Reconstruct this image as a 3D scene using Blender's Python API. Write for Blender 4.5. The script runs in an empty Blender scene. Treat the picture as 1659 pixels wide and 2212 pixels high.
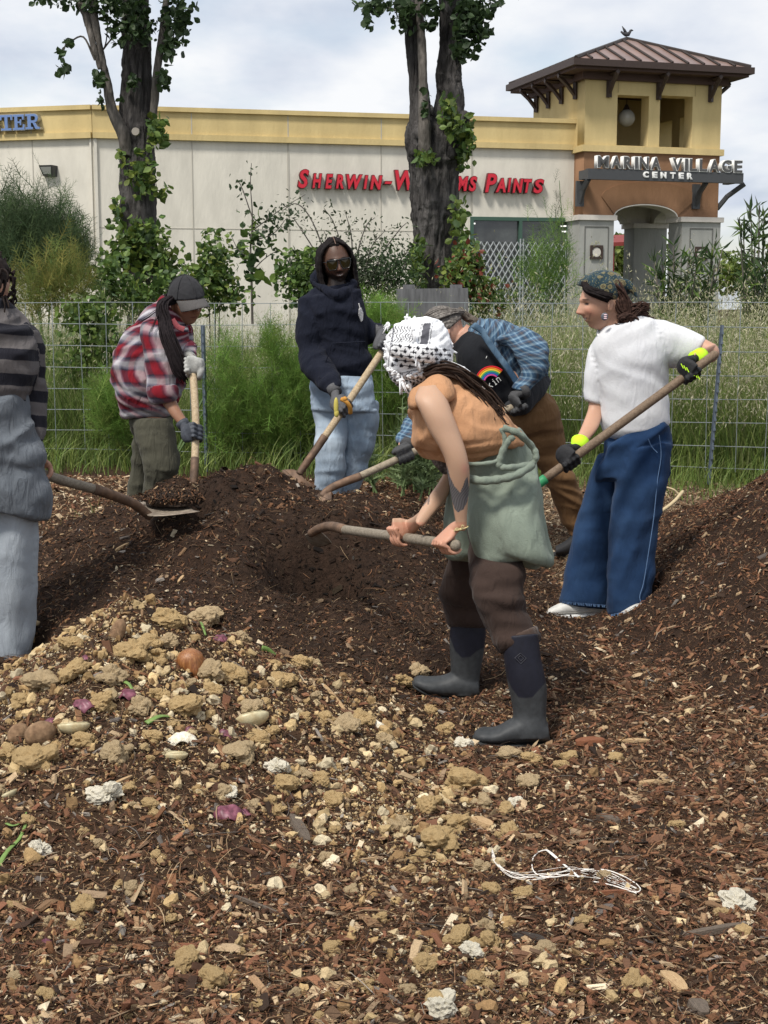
import bpy, math, random
import numpy as np
from mathutils import Vector, Matrix, kdtree

# ------------------------------------------------------------------ camera, world, sun, exposure
SC = bpy.context.scene
COL = SC.collection
FPX, CX, CY, EYE = 3050.0, 829.5, 1106.0, 1.4      # focal length etc. in units of a 1659 x 2212 picture
PITCH = math.atan(441.0 / FPX)
cam = bpy.data.cameras.new('camera')
cam_o = bpy.data.objects.new('camera', cam)
COL.objects.link(cam_o)
cam.sensor_fit = 'VERTICAL'; cam.sensor_height = 36; cam.sensor_width = 27
cam.lens = 36 * FPX / 2212
cam.clip_start = 0.05; cam.clip_end = 3000
cam_o.location = (0, 0, EYE)
cam_o.rotation_euler = (math.pi / 2 - PITCH, 0, 0)
SC.camera = cam_o

SUN_EL, SUN_AZ = math.radians(56), math.radians(215)   # azimuth clockwise from +Y
SUN_DIR = Vector((math.sin(SUN_AZ) * math.cos(SUN_EL), math.cos(SUN_AZ) * math.cos(SUN_EL), math.sin(SUN_EL)))
sun = bpy.data.lights.new('sun', 'SUN')
sun.energy = 2.7; sun.angle = math.radians(10); sun.color = (1.0, 0.95, 0.87)
sun_o = bpy.data.objects.new('sun', sun); COL.objects.link(sun_o)
sun_o.location = (-6, -6, 12)
sun_o.rotation_euler = SUN_DIR.to_track_quat('Z', 'Y').to_euler()

world = bpy.data.worlds.new('World'); SC.world = world; world.use_nodes = True
wn = world.node_tree; wn.nodes.clear()
def N(nt, typ, **kw):
    n = nt.nodes.new(typ)
    for k, v in kw.items(): setattr(n, k, v)
    return n
def build_world():
    L = wn.links.new
    out = N(wn, 'ShaderNodeOutputWorld'); bg = N(wn, 'ShaderNodeBackground')
    sky = N(wn, 'ShaderNodeTexSky'); sky.sky_type = 'NISHITA'; sky.sun_disc = False
    sky.sun_elevation = SUN_EL; sky.sun_rotation = SUN_AZ; sky.air_density = 1.2; sky.dust_density = 1.5
    tc = N(wn, 'ShaderNodeTexCoord')
    sep = N(wn, 'ShaderNodeSeparateXYZ'); L(tc.outputs['Generated'], sep.inputs[0])
    add = N(wn, 'ShaderNodeMath', operation='ADD'); L(sep.outputs['Z'], add.inputs[0]); add.inputs[1].default_value = 0.22
    mx = N(wn, 'ShaderNodeMath', operation='MAXIMUM'); L(add.outputs[0], mx.inputs[0]); mx.inputs[1].default_value = 0.05
    dv = []
    for ax in 'XY':
        d = N(wn, 'ShaderNodeMath', operation='DIVIDE'); L(sep.outputs[ax], d.inputs[0]); L(mx.outputs[0], d.inputs[1]); dv.append(d)
    cmb = N(wn, 'ShaderNodeCombineXYZ'); L(dv[0].outputs[0], cmb.inputs[0]); L(dv[1].outputs[0], cmb.inputs[1])
    def noise(scale, detail, rough, off):
        mp = N(wn, 'ShaderNodeMapping'); mp.inputs['Location'].default_value = off
        mp.inputs['Scale'].default_value = (1, 0.75, 1)
        L(cmb.outputs[0], mp.inputs[0])
        n = N(wn, 'ShaderNodeTexNoise'); n.inputs['Scale'].default_value = scale
        n.inputs['Detail'].default_value = detail; n.inputs['Roughness'].default_value = rough
        L(mp.outputs[0], n.inputs['Vector']); return n
    n1 = noise(3.0, 7, 0.5, (3.1, 1.7, 0)); n2 = noise(1.5, 6, 0.55, (7.3, 4.2, 2))
    r1 = N(wn, 'ShaderNodeValToRGB')       # cloud brightness
    r1.color_ramp.elements[0].position = 0.30; r1.color_ramp.elements[0].color = (3.9, 4.35, 5.2, 1)
    r1.color_ramp.elements[1].position = 0.62; r1.color_ramp.elements[1].color = (6.5, 6.6, 6.75, 1)
    e = r1.color_ramp.elements.new(0.46); e.color = (5.3, 5.6, 6.15, 1)
    L(n1.outputs['Fac'], r1.inputs['Fac'])
    r2 = N(wn, 'ShaderNodeValToRGB')       # cloud cover: blue shows in a few thin places
    r2.color_ramp.elements[0].position = 0.34; r2.color_ramp.elements[0].color = (0.5, 0.5, 0.5, 1)
    r2.color_ramp.elements[1].position = 0.50; r2.color_ramp.elements[1].color = (1, 1, 1, 1)
    L(n2.outputs['Fac'], r2.inputs['Fac'])
    mix = N(wn, 'ShaderNodeMix', data_type='RGBA')
    L(r2.outputs['Color'], mix.inputs['Factor']); L(sky.outputs[0], mix.inputs['A']); L(r1.outputs['Color'], mix.inputs['B'])
    L(mix.outputs['Result'], bg.inputs['Color']); bg.inputs['Strength'].default_value = 0.1
    L(bg.outputs[0], out.inputs[0])
build_world()
SC.view_settings.view_transform = 'Standard'; SC.view_settings.look = 'None'
SC.view_settings.exposure = 0.56; SC.view_settings.gamma = 1.0
SC.cycles.max_bounces = 6; SC.cycles.diffuse_bounces = 3; SC.cycles.transparent_max_bounces = 8
try:
    SC.cycles.use_denoising = True
except Exception: pass

# ------------------------------------------------------------------ helpers
rng = np.random.default_rng(7)
random.seed(7)
CP, SP = math.cos(PITCH), math.sin(PITCH)
def at(x, y, Y):
    """the point that stands Y metres ahead and is seen at (x, y) of the 1659 x 2212 picture"""
    u, v = (x - CX) / FPX, -(y - CY) / FPX
    d = np.array([u, CP + v * SP, -SP + v * CP])
    d = d * (Y / d[1]); d[2] += EYE
    return d
def sc_at(Y): return FPX / Y            # picture units per metre (about)

def hash3(ix, iy, iz, seed):
    h = (ix.astype(np.int64) * 374761393 + iy.astype(np.int64) * 668265263 + iz.astype(np.int64) * 2147483647 + seed * 974634777) & 0xffffffff
    h = ((h ^ (h >> 13)) * 1274126177) & 0xffffffff
    h = h ^ (h >> 16)
    return (h & 0xffffff) / float(0xffffff)
def vnoise(P, scale=1.0, seed=0):
    P = np.asarray(P, float) * scale
    if P.shape[-1] == 2: P = np.concatenate([P, np.zeros(P.shape[:-1] + (1,))], -1)
    i = np.floor(P).astype(np.int64); f = P - i; f = f * f * (3 - 2 * f)
    r = 0
    for dx in (0, 1):
        wx = f[..., 0] if dx else 1 - f[..., 0]
        for dy in (0, 1):
            wy = f[..., 1] if dy else 1 - f[..., 1]
            for dz in (0, 1):
                wz = f[..., 2] if dz else 1 - f[..., 2]
                r = r + wx * wy * wz * hash3(i[..., 0] + dx, i[..., 1] + dy, i[..., 2] + dz, seed)
    return r
def fbm(P, scale=1.0, seed=0, octs=4):
    a, r, t = 1.0, 0, 0
    for k in range(octs):
        r = r + a * vnoise(P, scale * 2 ** k, seed + k * 17); t += a; a *= 0.5
    return r / t - 0.5

def link(name, me, mat=None, parent=None):
    o = bpy.data.objects.new(name, me); COL.objects.link(o)
    if mat is not None: me.materials.append(mat)
    if parent is not None: o.parent = parent
    return o
def mesh_np(name, V, F, mat=None, parent=None, smooth=False, col=None, vec=None, mi=None, mats=None):
    """V (n,3); F (m,k) array or a list of such arrays"""
    V = np.ascontiguousarray(V, dtype=np.float32)
    Fs = F if isinstance(F, list) else [F]
    Fs = [np.asarray(f, dtype=np.int32) for f in Fs if len(f)]
    me = bpy.data.meshes.new(name)
    me.vertices.add(len(V)); me.vertices.foreach_set('co', V.ravel())
    nl = sum(f.size for f in Fs); nf = sum(len(f) for f in Fs)
    me.loops.add(nl); me.loops.foreach_set('vertex_index', np.concatenate([f.ravel() for f in Fs]))
    ls, p = [], 0
    for f in Fs:
        k = f.shape[1]; ls.append(p + np.arange(len(f)) * k); p += f.size
    me.polygons.add(nf); me.polygons.foreach_set('loop_start', np.concatenate(ls).astype(np.int32))
    me.polygons.foreach_set('use_smooth', np.full(nf, bool(smooth)))
    if mi is not None: me.polygons.foreach_set('material_index', np.asarray(mi, dtype=np.int32))
    me.update(calc_edges=True)
    if col is not None:
        c = np.ones((len(V), 4), np.float32); c[:, :3] = col
        a = me.color_attributes.new('Col', 'FLOAT_COLOR', 'POINT'); a.data.foreach_set('color', c.ravel())
    if vec is not None:
        a = me.attributes.new('guv', 'FLOAT_VECTOR', 'POINT')
        a.data.foreach_set('vector', np.ascontiguousarray(vec, dtype=np.float32).ravel())
    o = link(name, me, mat, parent)
    if mats:
        for m in mats: me.materials.append(m)
    return o
def tag(o, label=None, cat=None, group=None, kind=None):
    if label: o['label'] = label
    if cat: o['category'] = cat
    if group: o['group'] = group
    if kind: o['kind'] = kind
    return o
def thing(name, label, cat, loc=(0, 0, 0), rz=0, group=None):
    o = bpy.data.objects.new(name, None); COL.objects.link(o)
    o.empty_display_size = 0.1
    o.location = loc; o.rotation_euler = (0, 0, rz)
    return tag(o, label, cat, group)
def adopt(child, root):
    """parent without moving (root has only location and z rotation)"""
    M = Matrix.Translation(root.location) @ Matrix.Rotation(root.rotation_euler[2], 4, 'Z')
    child.parent = root; child.matrix_parent_inverse = M.inverted()
    return child

def sub(child, parent):
    child.parent = parent; child.matrix_parent_inverse = Matrix.Identity(4); return child

# ------------------------------------------------------------------ materials
def mat(name, color=(0.5, 0.5, 0.5), rough=0.8, spec=0.3, var=0.0, vscale=8.0, bump=0.0, bscale=60.0, metal=0.0,
        useattr=False, trans=0.0, sheen=0.0, detail=4, col2=None, stretch=None, coat=0.0, sss=0.0, thin=0.0):
    m = bpy.data.materials.new(name); m.use_nodes = True
    nt = m.node_tree; nt.nodes.clear(); L = nt.links.new
    out = N(nt, 'ShaderNodeOutputMaterial'); b = N(nt, 'ShaderNodeBsdfPrincipled')
    b.inputs['Roughness'].default_value = rough
    b.inputs['Specular IOR Level'].default_value = spec
    b.inputs['Metallic'].default_value = metal
    if sheen: b.inputs['Sheen Weight'].default_value = sheen; b.inputs['Sheen Roughness'].default_value = 0.5
    if coat: b.inputs['Coat Weight'].default_value = coat
    if sss:
        b.inputs['Subsurface Weight'].default_value = sss; b.inputs['Subsurface Scale'].default_value = 0.01
        b.inputs['Subsurface Radius'].default_value = (1, 0.35, 0.2)
    tc = N(nt, 'ShaderNodeTexCoord'); src = tc.outputs['Object']
    if stretch:
        mp = N(nt, 'ShaderNodeMapping'); mp.inputs['Scale'].default_value = stretch; L(src, mp.inputs[0]); src = mp.outputs[0]
    if useattr:
        a = N(nt, 'ShaderNodeAttribute', attribute_name='Col'); c = a.outputs['Color']
    else:
        rgb = N(nt, 'ShaderNodeRGB'); rgb.outputs[0].default_value = (*color, 1); c = rgb.outputs[0]
    if var or col2:
        n = N(nt, 'ShaderNodeTexNoise'); n.inputs['Scale'].default_value = vscale; n.inputs['Detail'].default_value = detail
        n.inputs['Roughness'].default_value = 0.6; L(src, n.inputs['Vector'])
        r = N(nt, 'ShaderNodeMapRange'); r.inputs['From Min'].default_value = 0.3; r.inputs['From Max'].default_value = 0.7
        L(n.outputs['Fac'], r.inputs['Value'])
        if col2:
            mx = N(nt, 'ShaderNodeMix', data_type='RGBA'); L(r.outputs[0], mx.inputs['Factor']); L(c, mx.inputs['A'])
            mx.inputs['B'].default_value = (*col2, 1); c = mx.outputs['Result']
        if var:
            r2 = N(nt, 'ShaderNodeMapRange'); r2.inputs['From Min'].default_value = 0.25; r2.inputs['From Max'].default_value = 0.75
            r2.inputs['To Min'].default_value = 1 - var; r2.inputs['To Max'].default_value = 1 + var
            n2 = N(nt, 'ShaderNodeTexNoise'); n2.inputs['Scale'].default_value = vscale * 2.3; n2.inputs['Detail'].default_value = detail
            L(src, n2.inputs['Vector']); L(n2.outputs['Fac'], r2.inputs['Value'])
            vm = N(nt, 'ShaderNodeVectorMath', operation='SCALE'); L(c, vm.inputs[0]); L(r2.outputs[0], vm.inputs['Scale']); c = vm.outputs[0]
    L(c, b.inputs['Base Color'])
    if bump:
        nb = N(nt, 'ShaderNodeTexNoise'); nb.inputs['Scale'].default_value = bscale; nb.inputs['Detail'].default_value = 5
        nb.inputs['Roughness'].default_value = 0.65; L(src, nb.inputs['Vector'])
        bp = N(nt, 'ShaderNodeBump'); bp.inputs['Strength'].default_value = 1.0; bp.inputs['Distance'].default_value = bump
        L(nb.outputs['Fac'], bp.inputs['Height']); L(bp.outputs[0], b.inputs['Normal'])
    sh = b.outputs[0]
    if trans:
        t = N(nt, 'ShaderNodeBsdfTranslucent'); L(c, t.inputs['Color'])
        ms = N(nt, 'ShaderNodeMixShader'); ms.inputs[0].default_value = trans; L(sh, ms.inputs[1]); L(t.outputs[0], ms.inputs[2]); sh = ms.outputs[0]
    L(sh, out.inputs[0])
    m['bsdf'] = b.name
    return m
def principled(m): return m.node_tree.nodes[m['bsdf']]
def set_color(m, fn):
    """fn(nt, L) -> colour socket for the base colour"""
    nt = m.node_tree; L = nt.links.new
    b = principled(m)
    for l in list(b.inputs['Base Color'].links): nt.links.remove(l)
    L(fn(nt, L), b.inputs['Base Color']); return m

# ------------------------------------------------------------------ mesh pieces
class MB:
    """collects boxes, bars and tubes into ONE mesh"""
    def __init__(s): s.V, s.F4, s.F3, s.n = [], [], [], 0
    def add(s, V, F):
        V = np.asarray(V, float); F = np.asarray(F, int)
        s.V.append(V)
        (s.F4 if F.shape[1] == 4 else s.F3).append(F + s.n); s.n += len(V); return s
    def box(s, c, size, M=None, taper=1.0):
        x, y, z = np.array(size) / 2
        V = np.array([(-x, -y, -z), (x, -y, -z), (x, y, -z), (-x, y, -z), (-x * taper, -y * taper, z), (x * taper, -y * taper, z), (x * taper, y * taper, z), (-x * taper, y * taper, z)])
        if M is not None: V = V @ np.asarray(M).T
        return s.add(V + np.array(c), [(0, 3, 2, 1), (4, 5, 6, 7), (0, 1, 5, 4), (1, 2, 6, 5), (2, 3, 7, 6), (3, 0, 4, 7)])
    def tube(s, pts, rad, n=8, cap=True, side=None, flat=1.0):
        pts = np.asarray(pts, float); m = len(pts); flat = np.broadcast_to(np.asarray(flat, float), (m,))
        rad = np.broadcast_to(np.asarray(rad, float), (m,))
        T = np.gradient(pts, axis=0); T /= np.linalg.norm(T, axis=1)[:, None] + 1e-12
        a0 = np.array(side if side is not None else ((1, 0, 0) if abs(T[0][0]) < 0.8 else (0, 0, 1)), float)
        ang = np.linspace(0, 2 * math.pi, n, endpoint=False); V = []
        for k in range(m):
            a = a0 - T[k] * a0.dot(T[k]); a /= np.linalg.norm(a) + 1e-12; a0 = a
            b = np.cross(T[k], a)
            V.append(pts[k] + rad[k] * (np.cos(ang)[:, None] * a + flat[k] * np.sin(ang)[:, None] * b))
        V = np.concatenate(V); F = []
        for k in range(m - 1):
            for j in range(n):
                F.append((k * n + j, k * n + (j + 1) % n, (k + 1) * n + (j + 1) % n, (k + 1) * n + j))
        base = s.n; s.add(V, F)
        if cap:
            c0 = s.n; s.V.append(pts[[0, -1]]); s.n += 2
            s.F3.append(np.array([(c0, base + (j + 1) % n, base + j) for j in range(n)]))
            s.F3.append(np.array([(c0 + 1, base + (m - 1) * n + j, base + (m - 1) * n + (j + 1) % n) for j in range(n)]))
        return s
    def ball(s, c, r, seg=14, rings=8, M=None):
        r = np.broadcast_to(np.asarray(r, float), (3,))
        V, F = sphere(seg, rings); V = V * r
        if M is not None: V = V @ np.asarray(M).T
        b = s.n; s.V.append(V + np.array(c)); s.n += len(V)
        for f in F: (s.F4 if f.shape[1] == 4 else s.F3).append(f + b)
        return s
    def build(s, name, m, parent=None, smooth=False, **kw):
        V = np.concatenate(s.V); F = []
        if s.F4: F.append(np.concatenate(s.F4))
        if s.F3: F.append(np.concatenate(s.F3))
        return mesh_np(name, V, F, m, parent, smooth, **kw)
def sphere(seg=16, rings=10):
    V = [(0, 0, 1.0)]
    for i in range(1, rings):
        t = math.pi * i / rings
        for j in range(seg):
            p = 2 * math.pi * j / seg; V.append((math.sin(t) * math.cos(p), math.sin(t) * math.sin(p), math.cos(t)))
    V.append((0, 0, -1.0)); F4, F3 = [], []
    for j in range(seg):
        F3.append((0, 1 + j, 1 + (j + 1) % seg))
        F3.append((len(V) - 1, 1 + (rings - 2) * seg + (j + 1) % seg, 1 + (rings - 2) * seg + j))
    for i in range(rings - 2):
        for j in range(seg):
            a = 1 + i * seg; b = a + seg
            F4.append((a + j, b + j, b + (j + 1) % seg, a + (j + 1) % seg))
    return np.array(V), [np.array(F4), np.array(F3)]
def catmull(P, n=6):
    """P (k,d) -> smooth (…,d)"""
    P = np.asarray(P, float)
    if len(P) < 3: return np.array([P[0] + (P[-1] - P[0]) * t for t in np.linspace(0, 1, n + 1)])
    Q = np.vstack([2 * P[0] - P[1], P, 2 * P[-1] - P[-2]]); out = []
    for i in range(1, len(Q) - 2):
        for t in np.arange(n) / n:
            a, b, c, d = Q[i - 1], Q[i], Q[i + 1], Q[i + 2]
            out.append(0.5 * ((2 * b) + (c - a) * t + (2 * a - 5 * b + 4 * c - d) * t * t + (-a + 3 * b - 3 * c + d) * t ** 3))
    out.append(P[-1]); return np.array(out)
def rotmats(n, dirs=None, spin=None, g=None):
    """n random rotation matrices; with dirs, local Z goes to dirs"""
    g = g or rng
    if dirs is None:
        dirs = g.normal(size=(n, 3))
    z = dirs / (np.linalg.norm(dirs, axis=1)[:, None] + 1e-9)
    h = g.normal(size=(n, 3)) if spin is None else spin
    x = np.cross(h, z); x /= np.linalg.norm(x, axis=1)[:, None] + 1e-9
    y = np.cross(z, x)
    return np.stack([x, y, z], axis=2)
def scatter(tv, tf, pos, R, S, name=None, m=None, parent=None, col=None, smooth=False, jitter=0.0):
    """bake n copies of a template into one mesh; S (n,3) scales; col (n,3)"""
    n, k = len(pos), len(tv)
    loc = tv[None] * S[:, None, :]
    if jitter: loc = loc + (rng.random((n, k, 3)) - 0.5) * jitter * S[:, None, :]
    V = np.einsum('nij,nkj->nki', R, loc) + pos[:, None, :]
    fs = tf if isinstance(tf, list) else [tf]
    F = [(f[None] + (np.arange(n) * k)[:, None, None]).reshape(-1, f.shape[1]) for f in fs]
    c = None if col is None else np.repeat(col, k, axis=0)
    V = V.reshape(-1, 3)
    if name is None: return V, F, c
    return mesh_np(name, V, F, m, parent, smooth, col=c)
def joinsets(sets):
    Vs, F4, F3, Cs, n = [], [], [], [], 0
    for V, F, c in sets:
        Vs.append(V); Cs.append(c)
        for f in (F if isinstance(F, list) else [F]):
            if len(f): (F4 if f.shape[1] == 4 else F3).append(f + n)
        n += len(V)
    F = []
    if F4: F.append(np.concatenate(F4))
    if F3: F.append(np.concatenate(F3))
    return np.concatenate(Vs), F, np.concatenate(Cs)
def plate(name, polys, th, M, m, parent=None, bevel=0.0):
    """outline with holes (2D polys), thickness th along local Z (centred), placed by 4x4 M"""
    cu = bpy.data.curves.new(name, 'CURVE'); cu.dimensions = '2D'; cu.fill_mode = 'BOTH'
    for P in polys:
        sp = cu.splines.new('POLY'); sp.points.add(len(P) - 1); sp.use_cyclic_u = True
        for i, p in enumerate(P): sp.points[i].co = (p[0], p[1], 0, 1)
    cu.extrude = th / 2; cu.bevel_depth = bevel; cu.bevel_resolution = 0
    return curve_mesh(name, cu, M, m, parent)
def curve_mesh(name, cu, M, m, parent=None):
    tmp = bpy.data.objects.new('tmp', cu); COL.objects.link(tmp)
    dg = bpy.context.evaluated_depsgraph_get()
    me = bpy.data.meshes.new_from_object(tmp.evaluated_get(dg))
    bpy.data.objects.remove(tmp); bpy.data.curves.remove(cu)
    me.transform(M); me.materials.clear(); me.name = name
    return link(name, me, m, parent)
def text_mesh(name, s, size, th, M, m, parent=None, bold=0.0, shear=0.0, sx=1.0):
    cu = bpy.data.curves.new(name, 'FONT'); cu.body = s; cu.size = size; cu.extrude = th / 2; cu.offset = bold
    cu.shear = shear; cu.resolution_u = 4
    return curve_mesh(name, cu, M @ Matrix.Diagonal((sx, 1, 1, 1)), m, parent)
def frame(o, u, n):
    """4x4: local X along u, local Y up, local Z toward n (out of the wall)"""
    u = Vector(u).normalized(); n = Vector(n).normalized(); up = n.cross(u)
    return Matrix(((u[0], up[0], n[0], o[0]), (u[1], up[1], n[1], o[1]), (u[2], up[2], n[2], o[2]), (0, 0, 0, 1)))
# ------------------------------------------------------------------ terrain
def sstep(a, b, x):
    t = np.clip((x - a) / (b - a), 0, 1); return t * t * (3 - 2 * t)
def G(X, Y):
    g = 0.27 * sstep(6.9, 8.8, Y) + 0.10 * sstep(11, 18, Y)
    P = np.stack([X, Y], -1)
    g = g + 0.05 * fbm(P, 1.1, 3, 3) * (1 - sstep(10, 14, Y))
    g = g + 0.022 * fbm(P, 6.0, 5, 3) * (1 - sstep(8, 11, Y))
    return footz(X, Y, g)
_rx = np.array([-2.0, -1.65, -1.45, -1.21, -1.05, -.9, -.82, -.745, -.636, -.504, -.416, -.284, -.109, .02, .155, .265, .5, .7, .92, 1.1])
_rz = np.array([.16, .31, .395, .49, .545, .57, .60, .622, .640, .618, .565, .506, .510, .455, .40, .356, .19, .05, .0, 0])
_rz = np.where(_rx < -1.7, 0.12, _rz); _rx[0] = -2.25; _rz[0] = 0
FEET = []
for (fx, fy, fY, fr_) in ((1105, 1613, 4.55, .17), (965, 1510, 5.12, .17), (1250, 1336, 6.4, .16), (1366, 1340, 6.22, .14), (20, 1466, 5.5, .16), (1236, 1200, 7.4, .14)):
    q = at(fx, fy, fY); FEET.append((q[0], q[1], q[2] - .004, fr_))
def footmask(X, Y):
    m = 0
    for (a, b, z, r) in FEET: m = np.maximum(m, np.exp(-((((X - a) / r) ** 2 + ((Y - b) / (r * .8)) ** 2)) ** 2))
    return m
def footz(X, Y, g):
    for (a, b, z, r) in FEET:
        m = np.exp(-((((X - a) / r) ** 2 + ((Y - b) / (r * .8)) ** 2)) ** 2); g = g * (1 - m) + z * m
    return g
def p_dark(X, Y):
    P = np.stack([X, Y], -1)
    Xw = X + 0.05 * fbm(P, 3, 11, 2)
    ridge = np.interp(Xw, _rx, _rz)
    ridge = (ridge + np.interp(Xw - .05, _rx, _rz) + np.interp(Xw + .05, _rx, _rz)) / 3
    d = 6.7 - Y
    f = np.where(d > 0, np.clip(1 - d / 1.62, 0, 1) ** 0.98, np.clip(1 + d / 0.95, 0, 1) ** 1.1)
    f = np.where(np.abs(d) < .12, 1 - 0.9 * (d / .35) ** 2, f) if False else f
    h = ridge * f
    h = h + (h > 0.02) * np.clip(h * 3, 0, 1) * (0.13 * fbm(P, 2.6, 21, 4) + 0.06 * fbm(P, 10, 23, 3))
    # hollow the shovel is digging in, and a notch near the crest
    h = h - 0.30 * np.exp(-(((X + .29) / .20) ** 2 + ((Y - 5.96) / .17) ** 2) ** 1.5) + 0.11 * np.exp(-(((X + .24) / .26) ** 2 + ((Y - 6.32) / .12) ** 2)) * (h > 0.05)
    h = h - 0.10 * np.exp(-(((X + .84) / .05) ** 2 + ((Y - 6.42) / .10) ** 2))
    return np.maximum(h, 0) * (1 - footmask(X, Y))
def p_right(X, Y):
    P = np.stack([X, Y], -1)
    r = np.sqrt(((X - 3.45)) ** 2 + ((Y - 6.3) / 1.0) ** 2)
    r = r + 0.25 * fbm(P, 0.9, 31, 2)
    h = 0.58 * np.clip(2.62 - r, 0, 2.0) - 0.05
    h = np.where(h < 0.08, np.maximum(h + 0.05, 0) ** 2 * 4.73, h)
    h = h + np.clip(h * 3, 0, 1) * (0.13 * fbm(P, 2.2, 33, 4) + 0.05 * fbm(P, 9, 35, 3))
    return np.maximum(h, 0) * (1 - footmask(X, Y))
def p_scrap(X, Y):
    P = np.stack([X, Y], -1)
    wy = np.where(Y > 4.6, .80, 1.65)
    wx = np.where(X > -.85, 1.08, .68)
    d = np.sqrt(((X + .85) / wx) ** 2 + ((Y - 4.6) / wy) ** 2) + 0.12 * fbm(P, 1.8, 41, 2)
    h = 0.46 * np.clip(1 - d, 0, 1) ** 1.15
    h = h + np.clip(h * 5, 0, 1) * (0.07 * fbm(P, 4, 43, 4))
    return np.maximum(h, 0) * (1 - footmask(X, Y))
def T(X, Y):
    X = np.asarray(X, float); Y = np.asarray(Y, float)
    return G(X, Y) + np.maximum(np.maximum(p_dark(X, Y), p_right(X, Y)), p_scrap(X, Y))
def Tn(X, Y, e=0.012):
    dx = (T(X + e, Y) - T(X - e, Y)) / (2 * e); dy = (T(X, Y + e) - T(X, Y - e)) / (2 * e)
    n = np.stack([-dx, -dy, np.ones_like(dx)], -1)
    return n / np.linalg.norm(n, axis=-1)[..., None]
def ground_z(x, y): return float(T(np.array([x]), np.array([y]))[0])
def on_ground(px, py, y0=2.2, y1=9.5):
    """where the sight line through (px,py) meets the terrain"""
    Ys = np.linspace(y0, y1, 1500); D = at(px, py, 1.0) - np.array([0, 0, EYE])
    X = D[0] * Ys; Z = EYE + D[2] * Ys
    below = Z < T(X, Ys); k = int(np.argmax(below)) if below.any() else 1499
    return np.array([X[k], Ys[k], T(X[k:k + 1], Ys[k:k + 1])[0]])

soil = mat('soil', (0.032, 0.018, 0.011), rough=0.95, spec=0.15, var=0.4, vscale=14, bump=0.01, bscale=70, col2=(0.06, 0.035, 0.02))
soil_dark = mat('soil_dark', (0.026, 0.016, 0.011), rough=0.95, spec=0.15, var=0.4, vscale=14, bump=0.01, bscale=80, col2=(0.035, 0.02, 0.013))
soil_tan = mat('soil_tan', (0.15, 0.095, 0.052), rough=0.95, spec=0.15, var=0.4, vscale=18, bump=0.01, bscale=90, col2=(0.05, 0.03, 0.018))
def grid_mesh(name, xs, ys, zf, m, keep=None, smooth=True):
    X, Y = np.meshgrid(xs, ys); Z = zf(X, Y)
    nx, ny = len(xs), len(ys)
    idx = np.arange(nx * ny).reshape(ny, nx)
    F = np.stack([idx[:-1, :-1], idx[:-1, 1:], idx[1:, 1:], idx[1:, :-1]], -1).reshape(-1, 4)
    V = np.stack([X, Y, Z], -1).reshape(-1, 3)
    if keep is not None:
        k = keep(X, Y).reshape(-1); F = F[k[F].any(1)]
        used = np.unique(F); remap = -np.ones(len(V), int); remap[used] = np.arange(len(used)); V = V[used]; F = remap[F]
    return V, F
def rough(X, Y, a=0.012): return a * fbm(np.stack([X, Y], -1), 26, 51, 3)
xs = np.concatenate([-np.geomspace(600, 3.6, 24), np.arange(-3.5, 4.6, 0.03), np.geomspace(4.7, 600, 24)])
ys = np.concatenate([np.linspace(-30, 1.6, 8), np.arange(1.7, 10.5, 0.03), np.geomspace(10.6, 900, 46)])
V, F = grid_mesh('g', xs, ys, lambda X, Y: G(X, Y) + rough(X, Y) * (np.abs(X) < 5) * (Y < 11), None)
ground = mesh_np('ground', V, F, soil, smooth=True); tag(ground, 'brown mulched ground under the piles and the people', 'ground', kind='structure')

# ------------------------------------------------------------------ loose litter lying on everything
CHIP_V = np.array([(-.5, -.5, 0), (.5, -.35, 0), (.5, .5, 0), (-.5, .3, 0), (-.38, -.4, .9), (.45, -.2, 1), (.35, .42, 1), (-.45, .15, .8)])
CHIP_F = np.array([(4, 5, 6, 7), (0, 1, 5, 4), (1, 2, 6, 5), (2, 3, 7, 6), (3, 0, 4, 7), (0, 3, 2, 1)])
def stick_t(bend):
    V = []
    for k, x in enumerate((-.5, -.12, .18, .5)):
        z = bend * (0.25 - x * x); y = bend * 0.6 * x * x * x * 4 * (1 if bend > 0.1 else -1)
        w = (0.4, .5, .5, .3)[k]
        for a in (0.3, 2.4, 4.5): V.append((x, y + w * math.cos(a), z + w * math.sin(a)))
    V = np.array(V); F = []
    for k in range(3):
        for j in range(3): F.append((k * 3 + j, k * 3 + (j + 1) % 3, (k + 1) * 3 + (j + 1) % 3, (k + 1) * 3 + j))
    return V, np.array(F)
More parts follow.
